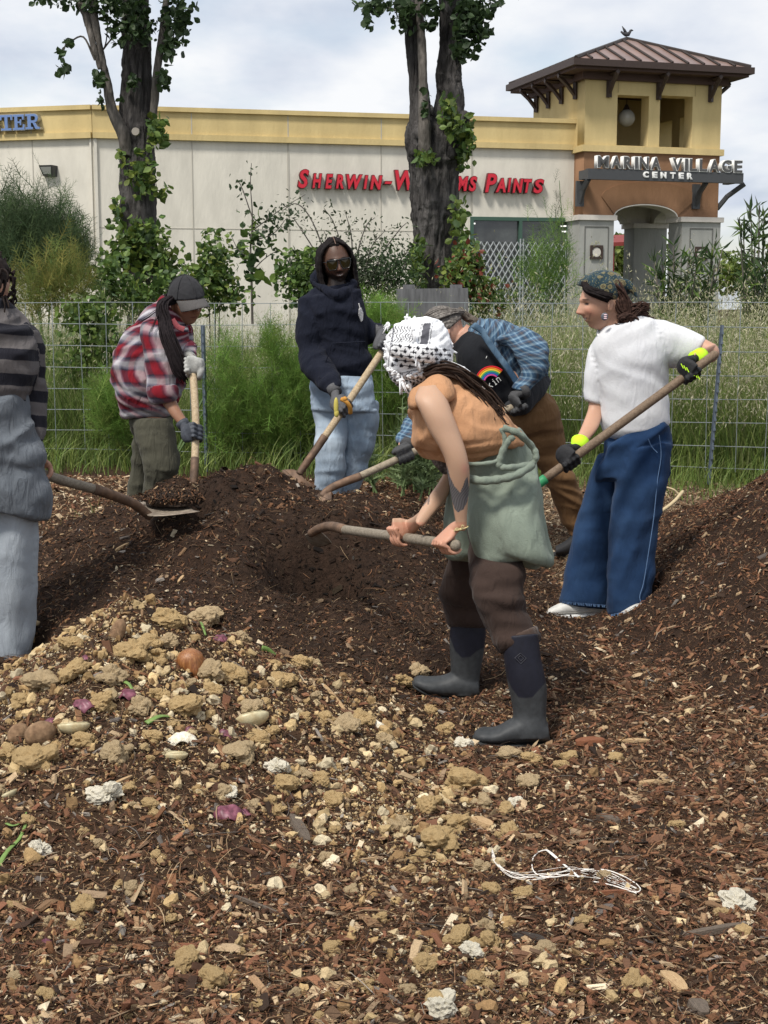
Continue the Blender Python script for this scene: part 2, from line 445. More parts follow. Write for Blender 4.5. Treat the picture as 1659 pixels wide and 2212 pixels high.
# sticks: cross-section scaled separately from the bend
def scatter_sticks(pos, nrm, length, width, col, bend=0.35):
    n = len(pos); t = rng.normal(size=(n, 3)); t -= nrm * np.sum(t * nrm, 1)[:, None]; t /= np.linalg.norm(t, axis=1)[:, None]
    lift = rng.normal(size=n) * 0.22
    t = t + nrm * lift[:, None]; t /= np.linalg.norm(t, axis=1)[:, None]
    b = np.cross(nrm, t); b /= np.linalg.norm(b, axis=1)[:, None] + 1e-9
    u = np.cross(t, b)
    xs_ = np.array([-.5, -.15, .18, .5]); ws = np.array([.35, .5, .5, .25])
    bb = rng.normal(size=(n, 2)) * bend
    C = pos[:, None] + t[:, None] * (xs_[None, :, None] * length[:, None, None]) \
        + b[:, None] * ((0.25 - xs_ ** 2)[None, :, None] * bb[:, 0, None, None] * length[:, None, None]) \
        + u[:, None] * ((0.25 - xs_ ** 2)[None, :, None] * np.abs(bb[:, 1, None, None]) * length[:, None, None] + width[:, None, None] * .4)
    V = []
    for a in (0.3, 2.4, 4.5):
        V.append(C + (b[:, None] * math.cos(a) + u[:, None] * math.sin(a)) * (ws[None, :, None] * width[:, None, None]))
    V = np.stack(V, 2).reshape(n * 12, 3)
    F = []
    for k in range(3):
        for j in range(3): F.append((k * 3 + j, k * 3 + (j + 1) % 3, (k + 1) * 3 + (j + 1) % 3, (k + 1) * 3 + j))
    F = (np.array(F)[None] + (np.arange(n) * 12)[:, None, None]).reshape(-1, 4)
    return V, F, np.repeat(col, 12, axis=0)
def chips(pos, nrm, size, col, tilt=0.45):
    n = len(pos); d = nrm + rng.normal(size=(n, 3)) * tilt; d /= np.linalg.norm(d, axis=1)[:, None]
    R = rotmats(n, d)
    return scatter(CHIP_V, CHIP_F, pos, R, size, col=col, jitter=0.35)
OCT_V = np.array([(1, 0, 0), (-1, 0, 0), (0, 1, 0), (0, -1, 0), (0, 0, 1), (0, 0, -1), ], float) * .5
OCT_F = np.array([(0, 2, 4), (2, 1, 4), (1, 3, 4), (3, 0, 4), (2, 0, 5), (1, 2, 5), (3, 1, 5), (0, 3, 5)])
CUBV = np.array([(x, y, z) for x in (-.5, .5) for y in (-.5, .5) for z in (-.5, .5)])
CUBV = CUBV * (1 - 0.15 * rng.random((8, 3)))
CUBF = np.array([(0, 1, 3, 2), (4, 6, 7, 5), (0, 4, 5, 1), (2, 3, 7, 6), (0, 2, 6, 4), (1, 5, 7, 3)])
def crumbs(pos, size, col):
    n = len(pos); S = size[:, None] * (0.6 + 0.7 * rng.random((n, 3)))
    a = scatter(OCT_V * 1.15, OCT_F, pos, rotmats(n), S * 0.85, col=col, jitter=0.5)
    return a
def sample(n, y0=2.3, y1=9.4, p=1.3, xpad=0.5):
    """random points on the terrain inside (and a little beside) the view; denser near the camera"""
    u = rng.random(n); q = 2 - p          # pdf ~ Y**(1-p)
    Y = (y0 ** q + u * (y1 ** q - y0 ** q)) ** (1 / q)
    X = (rng.random(n) * 2 - 1) * (0.29 * Y + xpad)
    return X, Y
def zone(X, Y):
    P = np.stack([X, Y], -1)
    d, r, s = p_dark(X, Y), p_right(X, Y), p_scrap(X, Y)
    which = np.zeros(len(X), int)                     # 0 ground, 1 dark pile, 2 right pile, 3 scrap heap
    m = np.maximum(np.maximum(d, r), s)
    which = np.where(m < 0.006, 0, np.where(d >= m, 1, np.where(r >= m, 2, 3)))
    # how much pale crumb lies here
    n = fbm(P, 2.3, 61, 3)
    w = np.exp(-(((X + .95) / .95) ** 2 + ((Y - 4.45) / .72) ** 2)) * 1.25
    w = np.maximum(w, 0.60 * np.exp(-(((X - .02 - (3.75 - Y) * .28) / .34) ** 2 + ((Y - 3.75) / .55) ** 2)))
    w = np.maximum(w, 0.36 * np.exp(-(((X - .22) / .36) ** 2 + ((Y - 2.9) / .35) ** 2)))
    w = np.maximum(w, 0.42 * np.exp(-(((X + .7) / .8) ** 2 + ((Y - 3.75) / .4) ** 2)))
    w = np.maximum(w, 0.16 * np.exp(-(((X + .4) / 1.3) ** 2 + ((Y - 3.1) / .7) ** 2)))
    w = np.maximum(w, 0.07 * np.exp(-(((X - .4) / .5) ** 2 + ((Y - 4.6) / .6) ** 2)))
    w = w * np.clip(1 + 2.2 * n, 0.1, 2)
    return which, np.clip(w, 0, 1)
PAL = {
    'dark': np.array([(.022, .014, .010), (.038, .023, .015), (.052, .031, .019), (.080, .047, .027), (.030, .019, .014), (.115, .070, .042)]),
    'brown': np.array([(.065, .032, .019), (.115, .055, .029), (.165, .078, .038), (.045, .025, .016), (.22, .115, .06), (.13, .068, .040)]),
    'tan': np.array([(.27, .17, .095), (.34, .235, .135), (.20, .12, .065), (.40, .29, .175), (.23, .16, .10)]),
    'red': np.array([(.17, .075, .042), (.23, .11, .06), (.13, .06, .035)]),
    'pale': np.array([(.52, .40, .26), (.60, .50, .35), (.45, .33, .20)]),
    'grey': np.array([(.16, .14, .12), (.10, .085, .075), (.24, .21, .18)]),
    'crumb': np.array([(.42, .29, .14), (.48, .35, .18), (.34, .225, .105), (.52, .40, .23), (.26, .16, .075), (.58, .49, .33)]),
}
def pick(name, n):
    p = PAL[name]; a = p[rng.integers(len(p), size=n)]
    return a * (0.8 + 0.4 * rng.random((n, 1)))
def mixcol(n, probs):
    names = list(probs); pr = np.array([probs[k] for k in names], float); pr /= pr.sum()
    w = rng.choice(len(names), size=n, p=pr); out = np.zeros((n, 3))
    for i, k in enumerate(names):
        m = w == i; out[m] = pick(k, m.sum())
    return out
MIX = {0: dict(brown=6, dark=3.2, tan=1.6, red=2.0, pale=.4, grey=.25), 1: dict(dark=9, brown=5.0, tan=.9, red=.12, pale=.12, grey=.3),
       2: dict(dark=5.0, brown=6, tan=.7, red=.7, pale=.12, grey=.2), 3: dict(brown=4.5, dark=4.8, tan=1.3, red=1.0, pale=.4, grey=.25)}
CHIPMIX = {0: dict(brown=4.5, dark=1.4, tan=2.6, red=2.8, pale=.55, grey=.3), 1: dict(dark=6, brown=4, tan=.8, red=.2, pale=.2, grey=.35),
           2: dict(dark=2.5, brown=5, tan=1.6, red=2.2, pale=.4, grey=.2), 3: dict(brown=4, dark=2, tan=2.0, red=1.3, pale=.5, grey=.5)}
litter = mat('litter', useattr=True, rough=0.85, spec=0.2, var=0.28, vscale=160, bump=0.0012, bscale=260, detail=2)
sets = {0: [], 1: [], 2: [], 3: []}
def add_litter(kind, n, p, **kw):
    X, Y = sample(int(n * 1.15), p=p, xpad=0.85); n = len(X); which, w = zone(X, Y)
    z = T(X, Y) + 0.012 * fbm(np.stack([X, Y], -1), 26, 51, 3)
    nr = Tn(X, Y)
    straw = (X > .9) & (Y > 7.0) & (which == 0)
    leftpath = (X < -1.35) & (Y > 6.3) & (which == 0)
    # bare grass patches beyond the mulch edge keep fewer chips
    for k in range(4):
        m = which == k
        if kind == 'stick':
            m &= (rng.random(n) > w * .5)
            q = m.sum(); c = mixcol(q, MIX[k]); L = 0.010 + 0.045 * rng.random(q) ** 2.0; W = 0.0005 + 0.0011 * rng.random(q) ** 1.5
            st = straw[m]; c[st] = mixcol(int(st.sum()), dict(tan=3, pale=3, grey=2, brown=1)); L[st] *= 2.2
            pos = np.stack([X, Y, z], -1)[m]; pos[:, 2] += 0.001 + 0.011 * rng.random(q)
            sets[k].append(scatter_sticks(pos, nr[m], L, W, pit_shade(pos, c) if k == 1 else c))
        elif kind == 'chip':
            m &= (rng.random(n) > w * .6)
            q = m.sum(); c = mixcol(q, CHIPMIX[k]); s = kw.get('s', 1.0)
            lp = leftpath[m] | straw[m]; c[lp] = mixcol(int(lp.sum()), dict(tan=4, pale=2, red=2.5, brown=2))
            L = (0.006 + 0.026 * rng.random(q) ** 1.8) * s * (0.8 if k in (1, 2) else 1.0)
            W = L * (0.22 + 0.4 * rng.random(q)); H = 0.0012 + 0.0035 * rng.random(q) * s
            pos = np.stack([X, Y, z], -1)[m]; pos[:, 2] += 0.001 + 0.009 * rng.random(q)
            sets[k].append(chips(pos, nr[m], np.stack([L, W, H], -1), pit_shade(pos, c) if k == 1 else c))
        else:
            m &= (rng.random(n) < w * kw.get('f', 1.0) + kw.get('base', 0.02) * (k in (0, 3)))
            q = m.sum(); c = pick('crumb', q)
            s = kw.get('s0', .003) + kw.get('s1', .009) * rng.random(q) ** 3
            pos = np.stack([X, Y, z], -1)[m]; pos[:, 2] += s * .25 + 0.004 * rng.random(q)
            sets[k].append(crumbs(pos, s, c))
def pit_shade(pos, c):  # shade of the dug hollow and crest notch, painted into the chip colours
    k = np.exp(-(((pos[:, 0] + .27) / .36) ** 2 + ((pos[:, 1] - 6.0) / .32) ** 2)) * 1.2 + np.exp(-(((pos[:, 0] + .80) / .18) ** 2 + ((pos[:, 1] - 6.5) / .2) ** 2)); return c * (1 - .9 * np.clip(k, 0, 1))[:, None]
add_litter('stick', 240000, 1.25)
add_litter('chip', 95000, 1.15)
add_litter('chip', 9000, 1.2, s=2.0)
add_litter('crumb', 260000, 1.9, f=1.0, base=.004)
add_litter('crumb', 26000, 1.7, f=.7, base=.002, s0=.008, s1=.020)
def fat_sticks(n):
    X, Y = sample(n, p=1.3, xpad=.4); which, w = zone(X, Y); z = T(X, Y); nr = Tn(X, Y)
    for k in range(4):
        m = which == k; q = m.sum()
        c = mixcol(q, dict(brown=5, dark=4, tan=1.2, grey=1.2, red=.8) if k != 1 else dict(dark=4, brown=4, tan=.9))
        pos = np.stack([X, Y, z + .008], -1)[m]
        sets[k].append(scatter_sticks(pos, nr[m], 0.04 + 0.11 * rng.random(q) ** 2, 0.0013 + 0.002 * rng.random(q), c, bend=.5))
fat_sticks(2600)

def ico(sub):
    import bmesh
    bm = bmesh.new(); bmesh.ops.create_icosphere(bm, subdivisions=sub, radius=1.0)
    V = np.array([v.co[:] for v in bm.verts]); F = np.array([[v.index for v in f.verts] for f in bm.faces]); bm.free()
    return V, F
def baked_clods():
    TVs = []
    V0, F0 = ico(2)
    for i in range(6):
        g = np.random.default_rng(500 + i); r = np.full(len(V0), .35)
        for k in range(9):
            s_ = g.uniform(.25, .5); c = g.normal(size=3); c *= g.uniform(.2, .7) * (1 - s_ * .5) / np.linalg.norm(c); b = V0 @ c; disc = b * b - c @ c + s_ * s_
            r = np.maximum(r, np.where(disc > 0, b + np.sqrt(np.maximum(disc, 0)), 0))
        TVs.append(V0 * (r * (1 + .5 * (g.random(len(V0)) - .5)))[:, None])
    X, Y = sample(60000, p=1.6, xpad=.3); which, w = zone(X, Y); keep = (rng.random(len(X)) < w ** 1.6 * .24) & ((which == 3) | (which == 0)); X, Y, which, w = X[keep], Y[keep], which[keep], w[keep]
    z = T(X, Y); n = len(X); s = .008 + .020 * rng.random(n) ** 1.8; t = rng.integers(6, size=n)
    for k in (0, 3):
        for j in range(6):
            m = (which == k) & (t == j); q = m.sum()
            if q: sets[k].append(scatter(TVs[j], F0, np.stack([X, Y, z + s * .35], -1)[m], rotmats(q), np.repeat(s[m][:, None], 3, 1) * (.8 + .5 * rng.random((q, 3))), col=pick('crumb', q) * np.where(rng.random((q, 1)) < .08, 1.1, .85)))
baked_clods()
def pile(name, pf, kidx, m, label, res, x0, x1, y0, y1, dz=0.0):
    xs = np.arange(x0, x1, res); ys = np.arange(y0, y1, res)
    V, F = grid_mesh(name, xs, ys, lambda X, Y: G(X, Y) + pf(X, Y) + rough(X, Y) + np.clip((pf(X, Y) - .004) * 3, -.02, 0.002), None,
                     keep=lambda X, Y: pf(X, Y) > 0.0035)
    s = [(V, F, np.zeros((len(V), 3)))]
    nb = len(F)
    Vc, Fc, Cc = joinsets(sets[kidx])
    F4 = [f for f in Fc if f.shape[1] == 4][0]; F3 = [f for f in Fc if f.shape[1] == 3]
    allF = [np.concatenate([F, F4 + len(V)])] + [f + len(V) for f in F3]
    nf = sum(len(f) for f in allF); mi = np.ones(nf, int); mi[:nb] = 0
    o = mesh_np(name, np.concatenate([V, Vc]), allF, None, None, False, col=np.concatenate([s[0][2], Cc]), mi=mi, mats=[m, litter])
    return tag(o, label, None, kind='stuff')
o = pile('compost_pile', p_dark, 1, soil_dark, 'dark brown steaming-fresh compost mulch heaped in the middle between the diggers', .02, -2.4, 1.2, 4.9, 7.8)
o['label'] = 'dark brown compost mulch heaped up in the middle between the diggers'; o['category'] = 'compost pile'
o = pile('mulch_pile', p_right, 2, soil_dark, 'bark mulch pile rising beyond the woman in wide blue jeans', .025, .3, 5.2, 3.2, 9.0); o['category'] = 'mulch pile'
o = pile('scrap_heap', p_scrap, 3, soil, 'low heap of mulch mixed with tan bran crumbs and onion scraps at the front', .02, -2.6, .6, 2.2, 5.8); o['category'] = 'scrap heap'
Vc, Fc, Cc = joinsets(sets[0])
o = mesh_np('wood_chips', Vc, Fc, litter, col=Cc); tag(o, 'wood chips, bark shreds and crumbs strewn over the ground', 'wood chips', kind='stuff')

# ------------------------------------------------------------------ lumps one can count
ICO4 = ico(4); ICO3 = ico(3)
bran = mat('bran', (0.60, 0.455, 0.25), rough=0.95, spec=0.1, var=0.35, vscale=60, col2=(0.42, 0.265, 0.11), bump=0.004, bscale=320)
bran_white = mat('bran_white', (0.85, 0.82, 0.72), rough=0.95, spec=0.1, var=0.15, vscale=90, col2=(0.62, 0.54, 0.38), bump=0.003, bscale=260)
bran_grey = mat('bran_grey', (0.60, 0.475, 0.29), rough=0.95, spec=0.1, var=0.3, vscale=60, col2=(0.36, 0.25, 0.14), bump=0.004, bscale=300)
def lump_mesh(name, seed, m, gran=0.10):
    V, F = ICO4; V = V.copy()
    g = np.random.default_rng(seed)
    r = np.full(len(V), 0.30)
    for i in range(22):                           # a clod of many fused knobs
        s = g.uniform(.12, .42) if i > 3 else g.uniform(.38, .55)
        c = g.normal(size=3); c *= g.uniform(.25, .85) * (1 - s * .6) / np.linalg.norm(c)
        b = V @ c; disc = b * b - c @ c + s * s
        r = np.maximum(r, np.where(disc > 0, b + np.sqrt(np.maximum(disc, 0)), 0))
    r = r * (1 + 0.35 * fbm(V, 2.1, seed, 3)) + gran * 1.3 * (vnoise(V, 10, seed + 3) - .5) + gran * 1.0 * (vnoise(V, 17, seed + 5) - .5) + gran * .9 * (g.random(len(V)) - .5)
    V = V * r[:, None] * np.array([1.12, 0.95 + .2 * g.random(), 0.68 + .25 * g.random()])
    me_o = mesh_np(name, V, F, m, None, False); me = me_o.data; bpy.data.objects.remove(me_o); return me
tan_meshes = [lump_mesh('bran_clump', 100 + i, bran if i % 3 else bran_grey) for i in range(9)]
white_meshes = [lump_mesh('white_clump', 300 + i, bran_white, .16) for i in range(4)]
def put(me, name, px, py, wpx, rz, label, cat, group=None, sink=0.25, pos=None):
    p = on_ground(px, py) if pos is None else pos
    r = wpx / 2 / sc_at(p[1]) * 1.15 if wpx else 0.02
    o = bpy.data.objects.new(name, me); COL.objects.link(o)
    o.location = (p[0], p[1], p[2] + r * (0.55 - sink)); o.scale = (r, r, r); o.rotation_euler = (random.uniform(-.3, .3), random.uniform(-.3, .3), rz)
    return tag(o, label, cat, group)
MARKS = [(411, 1448, 'the whole brown onion'), (88, 1606, 'the larger potato'), (255, 1378, 'the small dark potato'), (160, 1580, 'the pale cut onion half'), (545, 1562, 'the yellowish onion half'), (378, 1640, 'the flat onion half'),
 (490, 1765, 'the large purple onion skin'), (230, 1730, 'the big white clod'), (85, 1845, 'the clod by the green sprout'), (645, 1795, 'the long grey splinter'), (1145, 2035, 'the black bark slab'), (955, 2190, 'the frontmost white clod'),
 (1315, 1775, 'the grey wood chip'), (1455, 2130, 'the broad pale wood block'), (1275, 1890, 'the white twine'), (275, 1505, 'the bright purple skin'), (475, 1385, 'the faded purple skin'), (395, 1605, 'the white onion layers'), (100, 2040, 'the dark purple skin'),
 (1110, 1600, 'the front boot'), (960, 1490, 'the rear boot'), (400, 2055, 'the reddish square chip'), (1040, 1783, 'the split orange chip'), (487, 1592, 'the dark red onion slice'), (25, 1730, 'the glassy onion half'), (560, 1965, 'the long dark twig'), (812, 1572, 'the white peel strip')]
ORD = ['', 'second ', 'third ', 'fourth ', 'fifth ', 'sixth ', 'seventh ', 'eighth ', 'ninth ', 'tenth ']
clumps = []
def label_clumps():
    g = {}
    for (o, x, y, w) in clumps:
        d, m = min((math.hypot(x - m[0], (y - m[1]) * 1.0), m) for m in MARKS); dx, dy = x - m[0], y - m[1]
        side = ('left of' if dx < 0 else 'right of') if abs(dx) > abs(dy) * 1.2 else ('behind' if dy < 0 else 'in front of')
        g.setdefault((m[2], side), []).append((d, w, o))
    for (m, side), L in g.items():
        L.sort(key=lambda q: q[0])
        for i, (d, w, o) in enumerate(L):
            size = 'large' if w > 62 else 'mid-sized' if w > 34 else 'small'
            o['label'] = '%s tan crumbly bran clump, %snearest %s %s' % (size, ORD[min(i, 9)], side, m)
tan_list = [(450,1350,70),(575,1375,62) if False else (365,1350,66),(330,1395,50),(365,1395,48),(290,1425,80),(340,1425,44),(455,1465,70),(505,1470,60),(150,1400,50),(90,1490,78),(160,1460,60),
 (45,1520,52),(240,1470,60),(345,1510,46),(220,1530,64),(300,1540,60),(400,1540,72),(460,1500,40),(540,1540,50),(610,1480,54),(650,1440,44),(520,1385,44),
 (75,1660,100),(20,1640,54),(255,1640,70),(180,1610,52),(330,1600,46),(520,1640,70),(560,1600,44),(620,1700,64),(650,1680,40),(690,1690,50),(600,1760,40),(480,1720,44),
 (325,1745,42),(720,1740,50),(745,1580,60),(780,1560,46),(700,1560,40),(290,1930,52),(180,1970,62),(165,2010,40),(110,2000,36),(400,2090,70),(465,2125,74),(215,1830,30),
 (370,1990,30),(1010,1700,86),(1040,1740,50),(930,1750,70),(990,1790,60),(860,1790,50),(950,1830,84),(1090,1760,44),(1140,1700,50),(1100,1800,40),(905,1860,44),(1040,1880,44),
 (1060,1930,50),(1130,1940,48),(1050,2010,44),(985,2040,64),(1060,2045,58),(1180,2060,50),(920,2090,54),(1040,2130,60),(1090,2120,36),(1370,2130,56),(1260,2000,44),(1305,1900,36),
 (1150,1650,44),(1210,1660,36),(1095,1640,50),(1230,1640,36),(960,1580,38),(905,1460,50),(870,1480,44),(930,1540,30),(830,1610,46),(1460,1790,34),(1560,1980,34),(880,2150,40),(790,2130,36),
 (720,2060,44),(640,2150,34),(560,2180,44),(60,1780,34),(35,2120,40),(100,2160,40),(820,1990,36),(760,1930,34),(1330,1640,30),(1170,1560,26),(700,1860,36)]
for i, (x, y, w) in enumerate(tan_list):
    clumps.append((put(tan_meshes[i % 9], 'bran_clump', x, y, w, i * 2.4, 'x', 'bran clump', 'tan bran clumps on the mulch'), x, y, w))
g2 = np.random.default_rng(5)
k = 0
while k < 66:                                      # smaller clods between them
    x, y = g2.uniform(0, 1300), g2.uniform(1350, 2212)
    if x > 700 and y < 1560: continue
    if g2.random() > (0.9 if y < 1720 and x < 720 else 0.35 if x < 1150 else .15): continue
    w = g2.uniform(16, 34)
    clumps.append((put(tan_meshes[k % 9], 'bran_clump', x, y, w, k * 1.3, 'x', 'bran clump', 'tan bran clumps on the mulch'), x, y, w)); k += 1
label_clumps()
for i, (x, y, w, lab) in enumerate([(230,1730,74,'white crumbly clod on dark mulch left of the red onion skin'),(488,1720,44,'small white clod just above the red onion skin'),
  (85,1845,52,'white clod beside the green onion sprout at the picture edge'),(1020,2065,58,'white clod under a row of tan clumps near the black bark slab'),
  (955,2190,88,'largest white clod lying at the very front of the heap'),(1595,1960,74,'whitish crusted clod lying alone on the chips at the far right'),
  (600,1870-200,52,'whitish clod among tan crumbs right of the buried potato'),(1110,1740,36,'small white clod below the tan clump cluster'),(1000,1615,40,'pale clod beside the front boot toe')]):
    put(white_meshes[i % 4], 'white_clod', x, y, w, i * 1.9, lab, 'clod')

# onions, potatoes, peels
onion_m = mat('onion_skin', (0.17, 0.055, 0.018), rough=0.35, spec=0.5, var=0.35, vscale=3, col2=(0.36, 0.16, 0.055), stretch=(60, 60, 3), bump=0.001, bscale=10)
red_onion = mat('red_onion', (0.085, 0.014, 0.030), rough=0.45, spec=0.4, var=0.5, vscale=35, col2=(0.22, 0.08, 0.11))
pale_onion = mat('pale_onion', (0.60, 0.55, 0.36), rough=0.4, spec=0.4, var=0.15, vscale=40, col2=(0.42, 0.33, 0.18))
potato_m = mat('potato', (0.16, 0.095, 0.055), rough=0.85, spec=0.15, var=0.4, vscale=30, bump=0.002, bscale=90, col2=(0.26, 0.17, 0.10))
green_m = mat('green_leaf_scrap', (0.15, 0.24, 0.06), rough=0.5, spec=0.4, var=0.2, vscale=30)
def onion(name, x, y, w, rot, m, label, cat='onion', squash=(1, 1, .92), neck=True):
    p = on_ground(x, y); r = w / 2 / sc_at(p[1])
    root = thing(name, label, cat, (p[0], p[1], p[2]))
    V, F = sphere(28, 18); V = V.copy()
    t = np.clip((V[:, 2] - .6) / .4, 0, 1) if neck else 0
    V[:, 2] += 0.45 * t ** 2 if neck else 0
    ang = np.arctan2(V[:, 1], V[:, 0]); V[:, :2] *= (1 + 0.02 * np.cos(ang * 9))[:, None]
    V = V * np.array(squash) * r * (1 + (.12 if 'potato' in name else .05) * fbm(V, 1.8, int(x), 3))[:, None]
    R = np.array(Matrix.Rotation(rot[0], 3, 'X') @ Matrix.Rotation(rot[1], 3, 'Y') @ Matrix.Rotation(rot[2], 3, 'Z'))
    b = mesh_np('bulb', V @ R.T + np.array([0, 0, r * .62]), F, m, root, True)
    if neck:
        mb = MB()
        for a in range(4):
            d = R @ np.array([.12 * math.cos(a * 1.6), .12 * math.sin(a * 1.6), 1.0])
            s0 = R @ np.array([0, 0, 1.15 * r]) + np.array([0, 0, r * .62])
            mb.tube([s0, s0 + d * r * .25, s0 + d * r * .5 + np.array([0, 0, -.1 * r * a])], [.12 * r, .08 * r, .02 * r], 5)
        mb.build('dry_neck', m, root, True)
    return root
onion('brown_onion', 411, 1448, 62, (2.4, .4, .3), onion_m, 'whole brown onion with papery skin resting on the scrap heap')
onion('potato', 88, 1606, 66, (1.5, .5, .2), potato_m, 'brown potato half buried at the left of the heap', 'potato', (1.1, .85, .8), False)
onion('potato', 40, 1600, 48, (1.2, .3, .9), potato_m, 'dull grey-brown potato at the picture edge beside the larger potato', 'potato', (1.1, .9, .8), False)
onion('potato', 255, 1378, 44, (1.4, .2, 1.2), potato_m, 'small dark potato wedged in clumps near the heap crest', 'potato', (1.3, .75, .7), False)
def half_onion(x, y, w, rz, tilt, label, m=pale_onion):
    p = on_ground(x, y); r = w / 2 / sc_at(p[1])
    root = thing('cut_onion', label, 'onion half', (p[0], p[1], p[2]))
    V, F = sphere(26, 14); V = V.copy(); V[:, 2] = np.where(V[:, 2] > 0.0, V[:, 2] * .06, V[:, 2] * .7)
    V *= r * np.array([1.1, .75, 1]); R = np.array(Matrix.Rotation(rz, 3, 'Z') @ Matrix.Rotation(tilt, 3, 'X'))
    mesh_np('flesh', V @ R.T + np.array([0, 0, r * .45]), F, m, root, True)
    mb = MB()
    for q in (.35, .6, .85):
        a = np.linspace(0, 2 * math.pi, 25); P = np.stack([q * r * 1.1 * np.cos(a), q * r * .75 * np.sin(a), np.full(25, r * .07)], -1)
        mb.tube(P @ R.T + np.array([0, 0, r * .45]), r * .025, 4, cap=False)
    mb.build('layer_rings', m, root, True)
half_onion(160, 1580, 66, .2, -.35, 'pale cut onion half just right of the large potato')
half_onion(545, 1562, 72, .5, -.6, 'yellowish cut onion half leaning on the right side of the heap crest')
half_onion(378, 1640, 56, -.2, -.2, 'pale flat onion half in crumbs below the white peel')
half_onion(20, 1722, 40, 1.1, -.5, 'glassy pale onion half at the left picture edge')
def peel(x, y, w, h, rz, m, label, seed, cat='onion skin', curl=1.0):
    """a curled papery layer with thickness"""
    p = on_ground(x, y); s = w / 2 / sc_at(p[1])
    n = 16; U, Vv = np.meshgrid(np.linspace(-1, 1, n), np.linspace(-1, 1, n)); h = h / w
    rr = 1 - 0.25 * vnoise(np.stack([U, Vv], -1), 1.7, seed)
    z = curl * (0.45 - 0.5 * (U ** 2) * .8 - .5 * Vv ** 2) + 0.35 * fbm(np.stack([U, Vv], -1), 2.2, seed + 4, 2)
    X = U * rr * np.sqrt(1 - .5 * Vv ** 2); Yv = Vv * rr * h * 1.6 * np.sqrt(1 - .5 * U ** 2)
    top = np.stack([X, Yv, z + .25], -1).reshape(-1, 3) * s; bot = top - np.array([0, 0, .04 * s + .0008])
    idx = np.arange(n * n).reshape(n, n)
    Fq = np.stack([idx[:-1, :-1], idx[:-1, 1:], idx[1:, 1:], idx[1:, :-1]], -1).reshape(-1, 4)
    ring = np.concatenate([idx[0, :-1], idx[:-1, -1], idx[-1, :0:-1], idx[:0:-1, 0]]); nx = np.roll(ring, -1)
    Fs = np.stack([ring, ring + n * n, nx + n * n, nx], -1)
    R = np.array(Matrix.Rotation(rz, 3, 'Z'))
    o = mesh_np('onion_peel' if 'onion' in cat else 'peel', np.concatenate([top, bot]) @ R.T, np.concatenate([Fq, Fq[:, ::-1] + n * n, Fs]), m, None, True)
    o.location = p; return tag(o, label, cat)
peel(490, 1765, 78, 46, .2, red_onion, 'large purple onion skin lying open on dark mulch', 1)
peel(525, 1760, 34, 28, .9, red_onion, 'torn purple flap at the right end of the large onion skin', 2)
peel(180, 1530, 52, 44, .9, red_onion, 'pink and purple onion skin standing left of the white clod', 3)
peel(275, 1505, 46, 30, -.4, red_onion, 'bright purple onion skin beside a long white peel', 4)
peel(300, 1520, 54, 18, -.7, bran_white, 'long white onion peel pointing down the heap', 5, curl=.7)
peel(110, 1563, 34, 24, .3, red_onion, 'purple onion skin next to the pale cut onion half', 6)
peel(475, 1385, 40, 26, .1, red_onion, 'faded purple skin behind the brown onion', 7)
peel(487, 1592, 48, 18, .1, red_onion, 'dark red onion slice under the yellowish cut onion', 8)
peel(410, 1580, 30, 18, .4, red_onion, 'pink skin sliver above the translucent peel', 9)
peel(395, 1605, 74, 30, .1, bran_white, 'translucent white onion layers on the lower crest', 10)
peel(185, 1425, 26, 18, .4, red_onion, 'small purple skin on the upper left of the crest', 11)
peel(100, 2045 - 5, 34, 26, .5, red_onion, 'dark purple skin low on the left front', 12)
peel(812, 1572, 48, 16, -.4, bran_white, 'white peel strip right of the heap crest', 13)
def leafscrap(x, y, pts, w, label):
    p0 = on_ground(x, y); mb = MB(); k = 1 / sc_at(p0[1]); P = [np.array([q[0] * k, -q[1] * k * .9, 0.012 + .006 * math.sin(i * 2)]) for i, q in enumerate(pts)]
    for i, q in enumerate(P):
        X, Y = p0[0] + q[0], p0[1] + q[1] * 2.2; q[1] *= 2.2; q[2] += ground_z(X, Y) - p0[2]
    P = catmull(P, 5); mb.tube(P, np.linspace(w, w * .5, len(P)) * k / 2, 8, flat=.35)
    o = mb.build('green_scrap', green_m, None, True); o.location = p0; return tag(o, label, 'vegetable scrap')
leafscrap(436, 1360, [(-10, -12), (0, 0), (12, 14)], 9, 'bright green stalk piece behind the brown onion')
leafscrap(280, 1492, [(-12, -6), (0, 0), (14, 8)], 11, 'pale green leaf piece between purple skins')
leafscrap(345, 1560, [(-26, 12), (0, 0), (24, -10)], 16, 'pale green leek leaf in crumbs at the heap centre')
leafscrap(25, 1850, [(-18, 40), (-8, 5), (6, -26), (12, -50)], 14, 'long green onion sprout hanging at the left picture edge')
leafscrap(30, 1795, [(-20, -6), (0, 2), (16, -8), (18, -22)], 9, 'curled bright green shoot above the onion sprout')
leafscrap(580, 1415, [(-14, 4), (0, 0), (18, -4)], 14, 'yellow-green rind near the top right of the crest')

